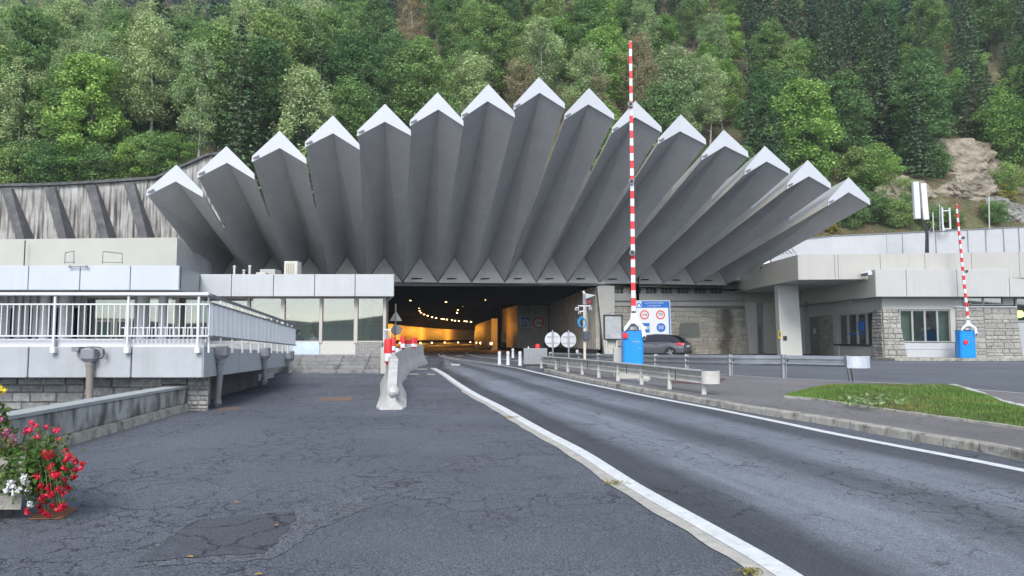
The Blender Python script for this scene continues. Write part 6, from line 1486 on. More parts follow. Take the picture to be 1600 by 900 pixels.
# antennas
an = thing('antenna_mast', 'two tall white antenna panels on a dark mast with cables', 'antenna', tuple(W(1448, 392, 52)))
def slab_px(q_, x0, y0, x1, y1, x2, y2, x3, y3, Y, th): q_.hexa([W(x3, y3, Y), W(x2, y2, Y), W(x2, y2, Y)+V3(0, th, 0), W(x3, y3, Y)+V3(0, th, 0)], [W(x0, y0, Y), W(x1, y1, Y), W(x1, y1, Y)+V3(0, th, 0), W(x0, y0, Y)+V3(0, th, 0)])
for k, c in enumerate(((1427, 284, 1435.5, 283.5, 1439, 341, 1430.5, 341.5, 52, .25), (1438.5, 286, 1447, 286, 1452, 342.5, 1443.5, 343, 52.2, .25))):
    q = MB(); slab_px(q, *c); q.build('antenna_panel', white_paint, an)
q = MB(); q.tube([W(1448, 395, 52.3), W(1447, 360, 52.3), W(1441, 344, 52.4), W(1439, 300, 52.5)], .06, 8)
for dx in (-2, 1.5, 3): q.tube([W(1448+dx, 395, 52.2), W(1448+dx*.8, 365, 52.2), W(1444+dx*.5, 350, 52.3), W(1441+dx, 342, 52.3)], .035, 6)
q.build('mast', dark_metal, an)
for xs_, lab in (((1458.5, 332, 362), 'short thin antenna rod on struts above the right wall'), ((1546, 306, 357), 'thin pale pole standing above the right end of the white wall')):
    x, y0, y1 = xs_; t = thing('antenna_rod', lab, 'rod', tuple(W(x, y1, 56.8))); q = MB(); q.tube([W(x, y1, 56.8), W(x-1, y0, 56.8)], .05, 6); q.build('rod', galv_w, t)
    if x < 1500: q = MB(); q.tube([W(x-7, y1, 56.8), W(x, 350, 56.8), W(x+8, y1, 56.8)], .02, 5); q.build('strut', grey_metal, t)
t = thing('frame_antenna', 'white H shaped frame antenna with a yagi beside the far barrier arm', 'antenna', tuple(W(1476, 360, 56.6)))
q = MB()
for x, a, b in ((1472, 324, 361), (1483.5, 325, 358)): q.tube([W(x+1.5, b, 56.6), W(x, a, 56.6)], .07, 6)
q.tube([W(1471, 330, 56.6), W(1483, 329, 56.6)], .05, 6); q.tube([W(1474, 358, 56.6), W(1486, 357.5, 56.6)], .05, 6); q.tube([W(1476, 360, 56.6), W(1472, 345, 56.6)], .04, 6); q.build('frame', white_paint, t)
q = MB(); q.tube([W(1469, 361, 56.6), W(1468, 319, 56.6)], .03, 5)
for k in range(7): y = 323+k*5; q.tube([W(1466, y, 56.6), W(1471, y-.4, 56.6)], .015, 4)
q.build('yagi', galv, t)
q = MB()
for k in range(4): q.tube([W(1226+k*6, 397, 50), W(1210+k*9, 388, 52)], .03, 5)
q.tube([W(1200, 402, 50), W(1226, 397, 50)], .03, 5)
tag(q.build('roof_rail', galv), 'slanting thin steel guard rails between the canopy and right roof', 'guard rail')

# ================================================================== BARRIERS
def barrier(px_c, py_b, Y, s, arm_top, arm_px_top, lamp_pys, lab, w=.6, off=.12, base=True, beacon='left'):
    g_ = gz(Y)+off; X = Xat(px_c, Y); t_ = thing('barrier_gate', lab, 'barrier', (X, Y, g_), 'raised red and white barrier gates')
    zt = g_ + 1.43*s; zb0 = g_
    if base:
        q_ = MB(); q_.bbox(X-.5*s, Y-.35*s, g_-.05, X+.45*s, Y+.4*s, g_+.2*s, .03); q_.build('plinth', conc_l, t_); zb0 = g_+.2*s
    hw = w/2*s; q_ = MB(); q_.bbox(X-hw, Y-.17*s, zb0, X+hw, Y+.3*s, zt, .03); cab_ = q_.build('cabinet', mat('barrier_blue_worn', (.0, .28, .80), .42, .1, 5, streak=.25, stain=(.10, .22, .42)), t_)
    q_ = MB(); q_.bbox(X-hw-.004, Y-.17*s-.006, zt-.012, X+hw+.004, Y+.3*s+.004, zt-.004, .002); q_.build('lid_seam', dark_metal, cab_)
    q_ = MB(); q_.bbox(X-hw*.86, Y-.17*s-.004, zb0+.08*s, X-hw*.86+.008, Y-.17*s-.001, zt-.06*s, .001); q_.bbox(X+hw*.80, Y-.17*s-.004, zb0+.08*s, X+hw*.80+.008, Y-.17*s-.001, zt-.42*s, .001); q_.bbox(X-hw*.86+.008, Y-.17*s-.004, zb0+.08*s, X+hw*.80, Y-.17*s-.001, zb0+.088*s, .001); q_.build('door_seam', mat('seam_blue', (.0, .12, .38), .5), cab_)
    q_ = MB(); q_.disc((X+hw*.62, 0, zt-.55*s), .022*s, Y-.17*s-.012, Y-.17*s-.001, 12); q_.build('lock', galv, cab_)
    q_ = MB(); q_.lathe((X, Y, zt), [(hw*.7, .002), (hw*.62, .1*s), (hw*.35, .17*s)], 12); q_.build('drive_cover', grey_metal, t_)
    if beacon == 'left':
        q_ = MB(); q_.bbox(X-hw-.03*s, Y-.24*s, zt-.24*s, X-hw+.13*s, Y-.175*s, zt-.08*s, .01); q_.build('warning_lamp', red_m, t_)
    else:
        q_ = MB(); q_.disc((X-hw*.35, 0, zt-.62*s), .12*s, Y-.22*s, Y-.172*s); q_.build('warning_lamp', red_m, t_)
    q_ = MB(); q_.bbox(X-.04*s, Y-.18*s, zt-.36*s, X+.2*s, Y-.172*s, zt-.34*s, .002); q_.build('handle', galv, t_)
    # yoke
    ya = Y-.26*s; q_ = MB(); zy = zt - .22*s; z1 = zt + .42*s; xm = X+.0
    prof = [(-hw*.98, zt-.05*s), (-hw*.98, zt+.08*s), (-.10*s, z1-.08*s), (-.075*s, z1+.15*s), (.075*s, z1+.15*s), (.10*s, z1-.05*s), (hw*1.08, zt+.12*s), (hw*1.22, zy), (hw*1.05, zy-.08*s), (hw*.85, zy), (hw*.72, zt+.1*s), (.08*s, z1-.22*s), (-.08*s, z1-.22*s), (-hw*.72, zt+.02*s)]
    q_.prism([(X+a, ya, z) for a, z in prof], (0, .06*s, 0)); q_.build('yoke', white_paint, t_)
    q_ = MB(); q_.disc((X+hw*1.03, 0, zy), .045*s, ya-.02, ya-.002, 14); q_.build('pivot', dark_metal, t_)
    # arm with bands
    p1 = Vector((X, ya+.03*s, z1+.1*s)); p2 = W(arm_px_top, arm_top, Y); p2.y = ya+.03*s
    L_ = p2.z-p1.z; n_ = max(6, int(round(L_/(.235*2)))); ar = MB(); re = MB()
    def bar(m_, f0, f1, r0, grow=0.0):
        a, b = p1.lerp(p2, f0), p1.lerp(p2, f1); w0, w1 = r0*(1-.35*f0), r0*(1-.35*f1)
        m_.hexa([a+V3(-w0, -.03-grow, 0), a+V3(w0, -.03-grow, 0), a+V3(w0, .03+grow, 0), a+V3(-w0, .03+grow, 0)], [b+V3(-w1, -.03-grow, 0), b+V3(w1, -.03-grow, 0), b+V3(w1, .03+grow, 0), b+V3(-w1, .03+grow, 0)])
    bar(ar, 0, 1, .066*s); ao = ar.build('arm', white_paint, t_)
    for k in range(n_):
        f0 = (k+.46)/n_; f1 = (k+.96)/n_; re = MB(); bar(re, f0, f1, .067*s, .003); re.build('red_band', red_m, ao)
    for py in lamp_pys:
        f = (W(800, py, Y).z-p1.z)/L_; c_ = p1.lerp(p2, f); dx = -.035 if beacon == 'left' else .12
        q_ = MB(); q_.disc((c_.x+dx*s, 0, c_.z), .085*s, ya-.1*s, ya-.035*s, 16); l_ = q_.build('arm_lamp', grey_metal, t_)
        q_ = MB(); q_.disc((c_.x+dx*s, 0, c_.z), .055*s, ya-.112*s, ya-.101*s, 16); q_.build('lamp_lens', dark_metal, l_)
    return t_
barrier(988, 590, 22.5, 1.0, 69, 983, (168, 287, 397), 'tall raised red white barrier arm on blue cabinet in the middle island', .6)
barrier(1508, 558, 38.1, 1.0, 320.5, 1490, (373, 425, 477), 'raised red white barrier arm on blue cabinet before the right building', .78, .13, False, 'mid')
q = MB(); X = Xat(965, 23); t = thing('white_post', 'square white post standing left of the middle blue cabinet', 'post', (X, 23, gz(23)+.12)); q.bbox(X-.13, 23, gz(23)+.1, X+.13, 23.2, Zat(543, 23), .02); q.build('post_body', conc_l, t)

# ================================================================== GUARDRAILS
def wbeam(path, h0, name, m_, parent, scale=1.0, flip=1):
    prof = [(0, -.155), (.02, -.14), (.075, -.10), (.075, -.06), (.01, -.02), (.01, .02), (.075, .06), (.075, .10), (.02, .14), (0, .155)]
    q_ = MB(); vs_ = []
    for i, (p, h) in enumerate(zip(path, h0)):
        s = side(path, i)*flip
        for u, z in prof: vs_.append(V3(p.x, p.y, h) + s*u*scale + V3(0, 0, z*scale))
    for i, (p, h) in enumerate(zip(path, h0)):
        s = side(path, i)*flip
        for u, z in prof: vs_.append(V3(p.x, p.y, h) + s*(u-.012)*scale + V3(0, 0, z*scale))
    n = len(prof); N2 = len(path); q_.add(vs_, [(i*n+k, (i+1)*n+k, (i+1)*n+k+1, i*n+k+1) for i in range(N2-1) for k in range(n-1)] + [(N2*n+i*n+k+1, N2*n+(i+1)*n+k+1, N2*n+(i+1)*n+k, N2*n+i*n+k) for i in range(N2-1) for k in range(n-1)]
        + [(i*n+(n-1), (i+1)*n+(n-1), N2*n+(i+1)*n+(n-1), N2*n+i*n+(n-1)) for i in range(N2-1)] + [(i*n, N2*n+i*n, N2*n+(i+1)*n, (i+1)*n) for i in range(N2-1)])
    return q_.build(name, m_, parent)
gr = thing('guardrail', 'worn grey steel guardrail with rounded end along the near kerb of the island', 'guardrail', tuple(G(985, 602, .12)), 'steel guardrails')
post_px = [(846, 573.5), (869, 577.2), (887.5, 581), (910, 585), (936, 590), (966, 595), (1003, 600.5), (1047, 608), (1101, 616)]
posts = [G(x, y, .12) for x, y in post_px]
top_px2 = [(846, 557.3), (869, 559), (887.5, 560.5), (910, 562.2), (936, 564.5), (966, 567.2), (1003, 570.8), (1047, 575), (1101, 580.3)]
path = []; hs_ = []
for p, (x, y) in zip(posts, top_px2): path.append(Vector((p.x, p.y, 0))); hs_.append(W(x, y, p.y).z)
pt = [Vector((p.x, p.y, h)) for p, h in zip(path, hs_)]; pts_s = smooth_line(pt, 4)
bw = wbeam([Vector((p.x, p.y, 0)) for p in pts_s][::-1], [p.z-.135 for p in pts_s][::-1], 'beam', galv_w, gr, .9, 1)
q = MB(); vs = []
for i, p in enumerate(pts_s):
    s = side(pts_s, i); a = p + V3(0, 0, .0)
    vs += [a + s*.085 + V3(0, 0, .0), a - s*.07 + V3(0, 0, .0), a - s*.07 + V3(0, 0, .025), a + s*.085 + V3(0, 0, .022)]
q.add(vs, [(4*i+k, 4*i+4+k, 4*i+4+(k+1) % 4, 4*i+(k+1) % 4) for i in range(len(pts_s)-1) for k in range(4)])
q.build('top_cap', mat('rail_top', (.58, .58, .56), .45, .1, 5, metal=.3), gr)
for p, h in zip(posts, hs_):
    q = MB(); q.hexa([p+V3(-.05, .03, -.05), p+V3(.05, .03, -.05), p+V3(.05, .12, -.05), p+V3(-.05, .12, -.05)], [V3(p.x-.03, p.y+.03, h-.05), V3(p.x+.03, p.y+.03, h-.05), V3(p.x+.03, p.y+.1, h-.05), V3(p.x-.03, p.y+.1, h-.05)])
    q.build('post', galv_w, gr)
def endcap(c, h, r, dirv_, name, m_, parent, hh=.15, n=14, a0=-100, a1=100):
    q_ = MB(); vs_ = []; base_a = math.atan2(dirv_.y, dirv_.x)
    for k in range(n+1):
        t_ = base_a + R(a0 + (a1-a0)*k/n)
        for rr in (r, r-.012):
            for z in (-hh, hh): vs_.append((c.x+rr*math.cos(t_), c.y+rr*math.sin(t_), h+z))
    q_.add(vs_, [(4*k, 4*k+4, 4*k+5, 4*k+1) for k in range(n)] + [(4*k+3, 4*k+7, 4*k+6, 4*k+2) for k in range(n)] + [(4*k+1, 4*k+5, 4*k+7, 4*k+3) for k in range(n)] + [(4*k+2, 4*k+6, 4*k+4, 4*k) for k in range(n)])
    return q_.build(name, m_, parent)
ee = pts_s[-1]; dd_ = (pts_s[-1]-pts_s[-3]); dd_.z = 0; dd_.normalize()
endcap(ee + dd_*.05 + side(pts_s, len(pts_s)-1)*-.12, ee.z-.13, .21, dd_, 'end_cap', galv_w, gr, .145)
q = MB()
for i in (6, 14, 22, 29):
    p = pts_s[i]; s = side(pts_s, i)*.09; q.box(p.x+s.x-.01, p.y+s.y-.02, p.z-.26, p.x+s.x+.01, p.y+s.y, p.z-.02)
q.build('lap_joint', dark_metal, gr)
gr2 = thing('guardrail', 'shinier galvanised guardrail at the back of the island, seen from its post side', 'guardrail', tuple(G(1142, 587, .12)), 'steel guardrails')
pp = [(860, 564.0, 551), (905, 568, 552.3), (935, 571, 553), (972, 574, 553.8), (1025, 578, 554.6), (1073, 582, 555), (1142, 587, 555.4), (1226, 590.5, 555.6), (1332, 595.5, 557)]
P2 = [G(x, y, .12) for x, y, _ in pp]; H2 = [W(x, t_, p.y).z for (x, _, t_), p in zip(pp, P2)]
pt = smooth_line([Vector((p.x, p.y+.16, h)) for p, h in zip(P2, H2)], 4)
wbeam([Vector((p.x, p.y, 0)) for p in pt][::-1], [p.z-.15 for p in pt][::-1], 'beam', galv, gr2, 1.0, -1)
for k, (p, h) in enumerate(zip(P2, H2)):
    q = MB(); ln = -.12 if k == len(P2)-1 else 0
    b0, t0 = Vector((p.x, p.y, p.z-.05)), Vector((p.x+ln, p.y, h+.03))
    for u0, u1, v0, v1 in ((-.06, -.045, -.02, .1), (.045, .06, -.02, .1), (-.045, .045, .085, .1)):
        q.hexa([b0+V3(u0, v0, 0), b0+V3(u1, v0, 0), b0+V3(u1, v1, 0), b0+V3(u0, v1, 0)], [t0+V3(u0, v0, 0), t0+V3(u1, v0, 0), t0+V3(u1, v1, 0), t0+V3(u0, v1, 0)])
    q.build('post', galv, gr2)
    if k < len(P2)-1:
        q = MB(); q.bbox(p.x+.07, p.y+.02, h-.18, p.x+.22, p.y+.12, h-.05, .02); q.bbox(p.x+.12, p.y, h-.24, p.x+.18, p.y+.1, h-.16, .02); q.build('spacer', dark_metal, gr2)
ee = pt[-1]; endcap(ee+V3(.02, -.22, 0), ee.z-.15, .42, V3(.75, -1, 0), 'end_cap', mat('end_galv', (.62, .66, .72), .45, .12, 6, metal=.4), gr2, .165, 16, -85, 85)
# ================================================================== CONCRETE BARRIERS
jers = mat('jersey_concrete', (.56, .55, .53), .85, .14, 5, .4, 45, stain=(.30, .29, .27), stain_amt=.5, stain_scale=3)
JC = [(-2.36, 14.55), (-2.75, 17.3), (-3.42, 21.0), (-3.78, 24.4), (-4.12, 28.0), (-4.22, 31.0), (-4.15, 34.0)]
jp = [Vector((x, y, 0)) for x, y in JC]
def jersey(a, b, la_, cat, terminal=False, nseg=1):
    t_ = thing('jersey_barrier', la_, cat, (a.x, a.y, gz(a.y)), 'concrete barriers along the left lane')
    d = (b-a); L_ = d.length; d.normalize(); s = V3(d.y, -d.x, 0); g2 = .02
    n_ = 22; vs_ = []; half = [(.30, 0), (.30, .07), (.19, .28), (.115, .50), (.095, .88)]
    for i in range(n_+1):
        f = i/n_; c = a + d*(g2 + (L_-2*g2)*f); k = 1.0
        if terminal: k = .46 + .49*sst(.12, .9, f); 
        wk = 1.0
        ring_ = []
        for u, z in [(-h_, z_) for h_, z_ in half] + [(h_, z_) for h_, z_ in reversed(half)]:
            zz_ = z*k
            if terminal and f < .12: uu = u*(.72+.28*f/.12) * 1.0; zz_ = z*k*(.80+.20*math.sin(math.pi/2*f/.12))
            else: uu = u
            ring_.append(c + s*uu + V3(0, 0, gz(c.y)+zz_))
        vs_ += ring_
    n2 = 10; q_ = MB(); q_.add(vs_, [(i*n2+k, i*n2+(k+1) % n2, (i+1)*n2+(k+1) % n2, (i+1)*n2+k) for i in range(n_) for k in range(n2)] + [tuple(reversed(range(n2))), tuple(range(n_*n2, (n_+1)*n2))])
    q_.build('body', jers, t_, smooth=True)
    return t_
labs = ['rounded low end piece of the concrete barrier nearest the camera', 'second concrete barrier from the camera, under the first red white beacons', 'third concrete barrier from the camera', 'fourth concrete barrier from the camera', 'fifth concrete barrier, close to the tunnel mouth', 'farthest concrete barrier, ending where the white line begins']
for k in range(len(jp)-1):
    t_ = jersey(jp[k], jp[k+1], labs[k], 'barrier', terminal=(k == 0))
    if k == 0:   # broken bulging nose
        q = MB(); c = jp[0] + V3(.02, .12, 0); n_ = 14; m_ = 9; vs = []
        for j in range(m_+1):
            th_ = math.pi*j/m_
            for i in range(n_):
                ph = 2*math.pi*i/n_; dd = V3(math.sin(th_)*math.cos(ph), math.sin(th_)*math.sin(ph), math.cos(th_)); r_ = 1+.14*mn.noise(dd*2.5)
                vs.append(c + V3(dd.x*.125*r_, dd.y*.24*r_+.05, gz(14.5)+.33+dd.z*.12*r_))
        q.add(vs, [(j*n_+i, j*n_+(i+1) % n_, (j+1)*n_+(i+1) % n_, (j+1)*n_+i) for j in range(m_) for i in range(n_)]); q.build('nose', jers, t_, smooth=True)
# beacons
bea_px = [(606, 529, 570.5, 12.5, 19.3, 'nearest and largest red white beacon, on the left of the barrier end'), (614.5, 528, 551, 8.5, 21.6, 'red white beacon just behind the nearest one'), (629.5, 525, 546.5, 8, 25.2, 'red white beacon standing alone on the third barrier'),
          (636.5, 531, 543, 4, 31.5, 'small red white beacon between the two larger ones'), (640.5, 531, 543, 4, 33, 'small red white beacon right of the other small one'), (645.5, 527.5, 544.5, 6.5, 29, 'red white beacon near the right end of the barrier row'), (649.5, 528, 545, 5, 30.6, 'rightmost red white beacon of the barrier row')]
for x, y0, y1, w_, Y_, lab in bea_px:
    a, b = W(x, y1, Y_), W(x, y0, Y_); r_ = w_/2/F*Y_; h = b.z-a.z; t_ = thing('beacon_post', lab, 'beacon', tuple(a), 'red and white beacons on the concrete barriers')
    q = MB(); q.lathe((a.x, Y_, a.z), [(r_*.15, 0), (r_*.97, h*.14), (r_, h*.15)], 16); q.build('foot', red_m, t_, smooth=True)
    q = MB(); q.lathe((a.x, Y_, a.z), [(r_*1.0, h*.152), (r_*1.0, h*.44)], 16); q.build('white_band', white_paint, t_, smooth=True)
    q = MB(); q.lathe((a.x, Y_, a.z), [(r_, h*.442), (r_, h*.90), (r_*.85, h*.97), (r_*.45, h)], 16); q.build('red_top', red_m, t_, smooth=True)
for x, y0, y1, hw_, Y_, lab in ((615, 561.5, 569, 3, 18.9, 'white square reflector below the nearest beacons'), (620.8, 544, 549.5, 2.2, 21.4, 'smaller white reflector on the barrier top')):
    a, b = W(x-hw_, y1, Y_), W(x+hw_, y0, Y_); q = MB(); q.bbox(a.x, Y_-.02, a.z, b.x, Y_+.02, b.z, .006); tag(q.build('reflector', white_paint), lab, 'reflector', 'white reflectors on the barriers')
# ================================================================== SIGNS
def post(q_, x, y0, y1, Y, r_): a, b = W(x, y1, Y), W(x, y0, Y); q_.tube([a, b], r_, 8)
t = thing('sign_post', 'thin grey post behind the barriers with the backs of a triangular and round sign', 'sign', tuple(G(618, 560)))
Ys_ = 33.5
q = MB(); a = G(618, 560); a = Vector((Xat(618, Ys_), Ys_, gz(Ys_))); q.tube([a, Vector((a.x, Ys_, Zat(475, Ys_)))], .03, 8); q.build('post', grey_metal, t)
q = MB(); q.prism([W(608.5, 501.5, Ys_+.05), W(628, 501.5, Ys_+.05), W(618.5, 486, Ys_+.05)], (0, .03, 0)); q.build('triangle_plate', mat('sign_back', (.42, .41, .39), .5, .06), t)
q = MB(); q.disc(W(619, 515.5, Ys_), 8.3/F*Ys_, Ys_+.05, Ys_+.08); q.build('round_plate', MATS['sign_back'], t)
for k, (x, lab) in enumerate(((863.5, 'left one of two round sign backs on short posts'), (888.3, 'right one of two round sign backs on short posts'))):
    Y_ = 30.8+k*.3; c = W(x, 530.8, Y_); t = thing('round_sign', lab, 'sign', (c.x, Y_, gz(Y_)+.12), 'pair of round sign backs')
    q = MB(); q.disc(c, 12.2/F*Y_, Y_, Y_+.025, 32); q.build('plate', mat('sign_back_pale', (.60, .62, .65), .45, .04, metal=.1), t)
    q = MB(); q.tube([(c.x, Y_-.04, gz(Y_)+.1), (c.x, Y_-.04, c.z+.40)], .035, 8); q.build('post', galv, t)
    for dz in (-.13, .13):
        q = MB(); q.bbox(c.x-.24, Y_-.03, c.z+dz-.012, c.x+.24, Y_-.004, c.z+dz+.012, .003); q.build('bracket', galv, t)
    q = MB(); q.bbox(c.x-.22, Y_-.2, gz(Y_)+.1, c.x+.25, Y_+.2, gz(Y_)+.32, .03); q.build('foot_block', conc_m, t)
# signs on the shed
Yp = 61.85
t = thing('tunnel_sign', 'blue square tunnel sign with white arch and text plates on the ribbed wall', 'sign', tuple(W(821, 526, Yp)))
def rectpx(x0, x1, y0, y1, Y, th=.03): 
    q_ = MB(); q_.bbox(Xat(x0, Y), Y-th, Zat(y1, Y), Xat(x1, Y), Y, Zat(y0, Y), .006); return q_
rectpx(812.2, 829.7, 494, 511.5, Yp).build('white_border', sign_white, t)
rectpx(813.8, 828.3, 495.5, 510, Yp-.032, .008).build('blue_plate', sign_blue, t)
def arch(q_, cx, zb_, r0, r1, h, y0, y1):
    n_ = 14; pts_ = [(cx-r1, zb_), (cx-r1, zb_+h)] + [(cx-r1*math.cos(math.pi*k/n_), zb_+h+r1*math.sin(math.pi*k/n_)) for k in range(1, n_)] + [(cx+r1, zb_+h), (cx+r1, zb_)]
    pin = [(cx-r0, zb_), (cx-r0, zb_+h)] + [(cx-r0*math.cos(math.pi*k/n_), zb_+h+r0*math.sin(math.pi*k/n_)) for k in range(1, n_)] + [(cx+r0, zb_+h), (cx+r0, zb_)]
    vs_ = [(x, y0, z) for x, z in pts_] + [(x, y0, z) for x, z in pin]; n2 = len(pts_)
    q_.add(vs_, [(k, k+1, n2+k+1, n2+k) for k in range(n2-1)])
px_m = Yp/F
q = MB(); arch(q, Xat(821, Yp), Zat(508, Yp), 3.2*px_m, 5.6*px_m, 3.5*px_m, Yp-.046, 0); q.build('white_arch', sign_white, t)
rectpx(812.8, 829.4, 512.3, 519.7, Yp).build('text_plate', mat('plate_grey', (.45, .45, .42), .6), t)
rectpx(812.8, 829.9, 520.3, 526, Yp).build('distance_plate', mat('plate_pale', (.55, .54, .48), .6), t)
text_bm('MONT-BLANC', .145, (Xat(821, Yp), Yp-.034, Zat(514.2, Yp)), sign_black, t, sx=.85)
text_bm('ALT. 1274 m', .145, (Xat(821, Yp), Yp-.034, Zat(517.7, Yp)), sign_black, t, sx=.85)
text_bm('11,6 km', .17, (Xat(821, Yp), Yp-.034, Zat(523.2, Yp)), sign_black, t)
def car_glyph(q_, cx, cz, w_, y):
    h = w_*.55; q_.prism([(cx-w_/2, y, cz-h*.3), (cx+w_/2, y, cz-h*.3), (cx+w_/2, y, cz+h*.05), (cx+w_*.3, y, cz+h*.1), (cx+w_*.2, y, cz+h*.45), (cx-w_*.2, y, cz+h*.45), (cx-w_*.3, y, cz+h*.1), (cx-w_/2, y, cz+h*.05)], (0, .004, 0))
    for sx_ in (-.32, .32): q_.prism([(cx+(sx_-.1)*w_, y, cz-h*.6), (cx+(sx_+.1)*w_, y, cz-h*.6), (cx+(sx_+.1)*w_, y, cz-h*.301), (cx+(sx_-.1)*w_, y, cz-h*.301)], (0, .004, 0))
def no_overtake(t_, c, r, Y, prefix=''):
    q_ = MB(); q_.disc(c, r*.8, Y-.012, Y-.002); q_.build('sign_face', sign_white, t_)
    q_ = MB(); q_.ring(c, r*.76, r, Y-.018, Y); q_.build('red_ring', red_m, t_)
    q_ = MB(); car_glyph(q_, c.x-r*.34, c.z, r*.55, Y-.02); q_.build('red_car_symbol', red_m, t_)
    q_ = MB(); car_glyph(q_, c.x+r*.34, c.z, r*.55, Y-.02); q_.build('black_car_symbol', sign_black, t_)
c = W(841.5, 504.5, Yp); t = thing('no_overtaking_sign', 'round red ringed no overtaking sign on the ribbed wall', 'sign', tuple(c)); no_overtake(t, c, 8.8*px_m, Yp-.02)
# information board
Yi = 44.0; pm = Yi/F
t = thing('information_board', 'large blue and white road information board with four symbols, slightly tilted', 'sign', tuple(onto(W(1020, 550, Yi), .1)))
q = MB(); q.hexa([W(992, 527.5, Yi), W(1049, 526.5, Yi), W(1049, 526.5, Yi)+V3(0, .06, 0), W(992, 527.5, Yi)+V3(0, .06, 0)], [W(993, 469.5, Yi), W(1046.8, 469.5, Yi), W(1046.8, 469.5, Yi)+V3(0, .06, 0), W(993, 469.5, Yi)+V3(0, .06, 0)]); q.build('white_rim', sign_white, t)
q = MB(); q.prism([W(993.5, 526.5, Yi)+V3(0, -.004, 0), W(1047.8, 525.6, Yi)+V3(0, -.004, 0), W(1045.9, 470.4, Yi)+V3(0, -.004, 0), W(993.5, 470.4, Yi)+V3(0, -.004, 0)], (0, -.01, 0)); q.build('blue_field', sign_blue, t)
yf = Yi-.016
q = MB(); q.prism([W(994, 523.5, yf), W(1045.6, 523, yf), W(1044, 481, yf), W(994, 481, yf)], (0, -.004, 0)); q.build('white_field', sign_white, t)
q = MB(); q.bbox(Xat(994.4, yf), yf-.004, Zat(479.6, yf), Xat(1002.6, yf), yf-.001, Zat(471, yf), .001); q.build('arch_plate', sign_white, t)
q = MB(); arch(q, Xat(998.5, yf), Zat(478.7, yf), 1.6*pm, 3.3*pm, 2.6*pm, yf-.006, 0); q.build('arch_symbol', sign_blue, t)
text_bm('Tunnel du MONT BLANC', .115, (Xat(1022, yf), yf-.002, Zat(473.4, yf)), sign_white, t, sx=.92)
text_bm('Trafic Réglementé', .115, (Xat(1022, yf), yf-.002, Zat(477.7, yf)), sign_white, t, sx=.95)
c = W(1007, 491.8, yf-.006); no_overtake(t, c, 7*pm, yf-.006)
text_bm('P.L.', .07, (c.x, yf-.03, c.z+.1), sign_black, t)
c = W(1032, 491.8, yf-.006); q = MB(); q.ring(c, 5.3*pm, 7*pm, yf-.024, yf-.006); q.build('red_ring', red_m, t)
text_bm('70', 7.0*pm, (c.x, yf-.012, c.z), sign_black, t)
c = W(1032.8, 511.8, yf-.006); q = MB(); q.disc(c, 7*pm, yf-.016, yf-.006); q.build('blue_disc', sign_blue, t)
text_bm('50', 8.2*pm, (c.x, yf-.02, c.z), sign_white, t)
q = MB(); q.bbox(Xat(1001, yf), yf-.014, Zat(519.5, yf), Xat(1014.8, yf), yf-.006, Zat(504.8, yf), .002); q.build('blue_square', sign_blue, t)
q = MB(); q.bbox(Xat(1005.5, yf), yf-.02, Zat(514.5, yf), Xat(1014, yf), yf-.015, Zat(510, yf), .001); q.build('white_bar', sign_white, t)
q = MB(); car_glyph(q, Xat(1012, yf), Zat(512.3, yf), 3.6*pm, yf-.025); q.build('vehicle_symbol', sign_black, t)
q = MB(); q.tube([onto(W(1012, 550, Yi+.1), -.05), W(1012, 472, Yi+.1)], .05, 8); q.tube([onto(W(1036, 550, Yi+.1), -.05), W(1036, 472, Yi+.1)], .05, 8); q.build('posts', galv, t)
# weathered display case
Yk = 37.0
t = thing('display_case', 'weathered grey display panel in a black frame on pale legs', 'display case', tuple(onto(W(957, 552, Yk), 0)))
q = MB(); z0, z1 = Zat(531, Yk), Zat(491.5, Yk); xa, xb = Xat(943, Yk), Xat(973, Yk)
q.bbox(xa, Yk-.05, z0, xa+.07, Yk+.15, z1, .01); q.bbox(xb-.07, Yk-.05, z0, xb, Yk+.15, z1, .01); q.bbox(xa+.071, Yk-.05, z0, xb-.071, Yk+.15, z0+.06, .01); q.bbox(xa+.071, Yk-.05, z1-.06, xb-.071, Yk+.15, z1, .01); q.build('frame', dark_metal, t)
q = MB(); q.bbox(xa+.07, Yk+.0, z0+.06, xb-.07, Yk+.1, z1-.06, .004); q.build('panel', mat('worn_panel', (.42, .43, .44), .4, .25, 1.6, stain=(.22, .23, .26), stain_amt=.7, stain_scale=1.8), t)
for x in (948, 964): q = MB(); p = onto(W(x, 550, Yk), -.05); q.bbox(p.x-.04, Yk+.02, p.z, p.x+.04, Yk+.1, z0, .01); q.build('leg', galv_w, t)
q = MB(); q.bbox(Xat(949.5, Yk), Yk+.2, gz(Yk), Xat(963, Yk), Yk+.4, z0+.02, .02); q.build('back_board', conc_l, t)
q = MB(); q.tube([W(950, 491, Yk+.1), W(956, 487, Yk+.1), W(964, 489, Yk+.1)], .012, 5); q.build('cable', dark_metal, t)
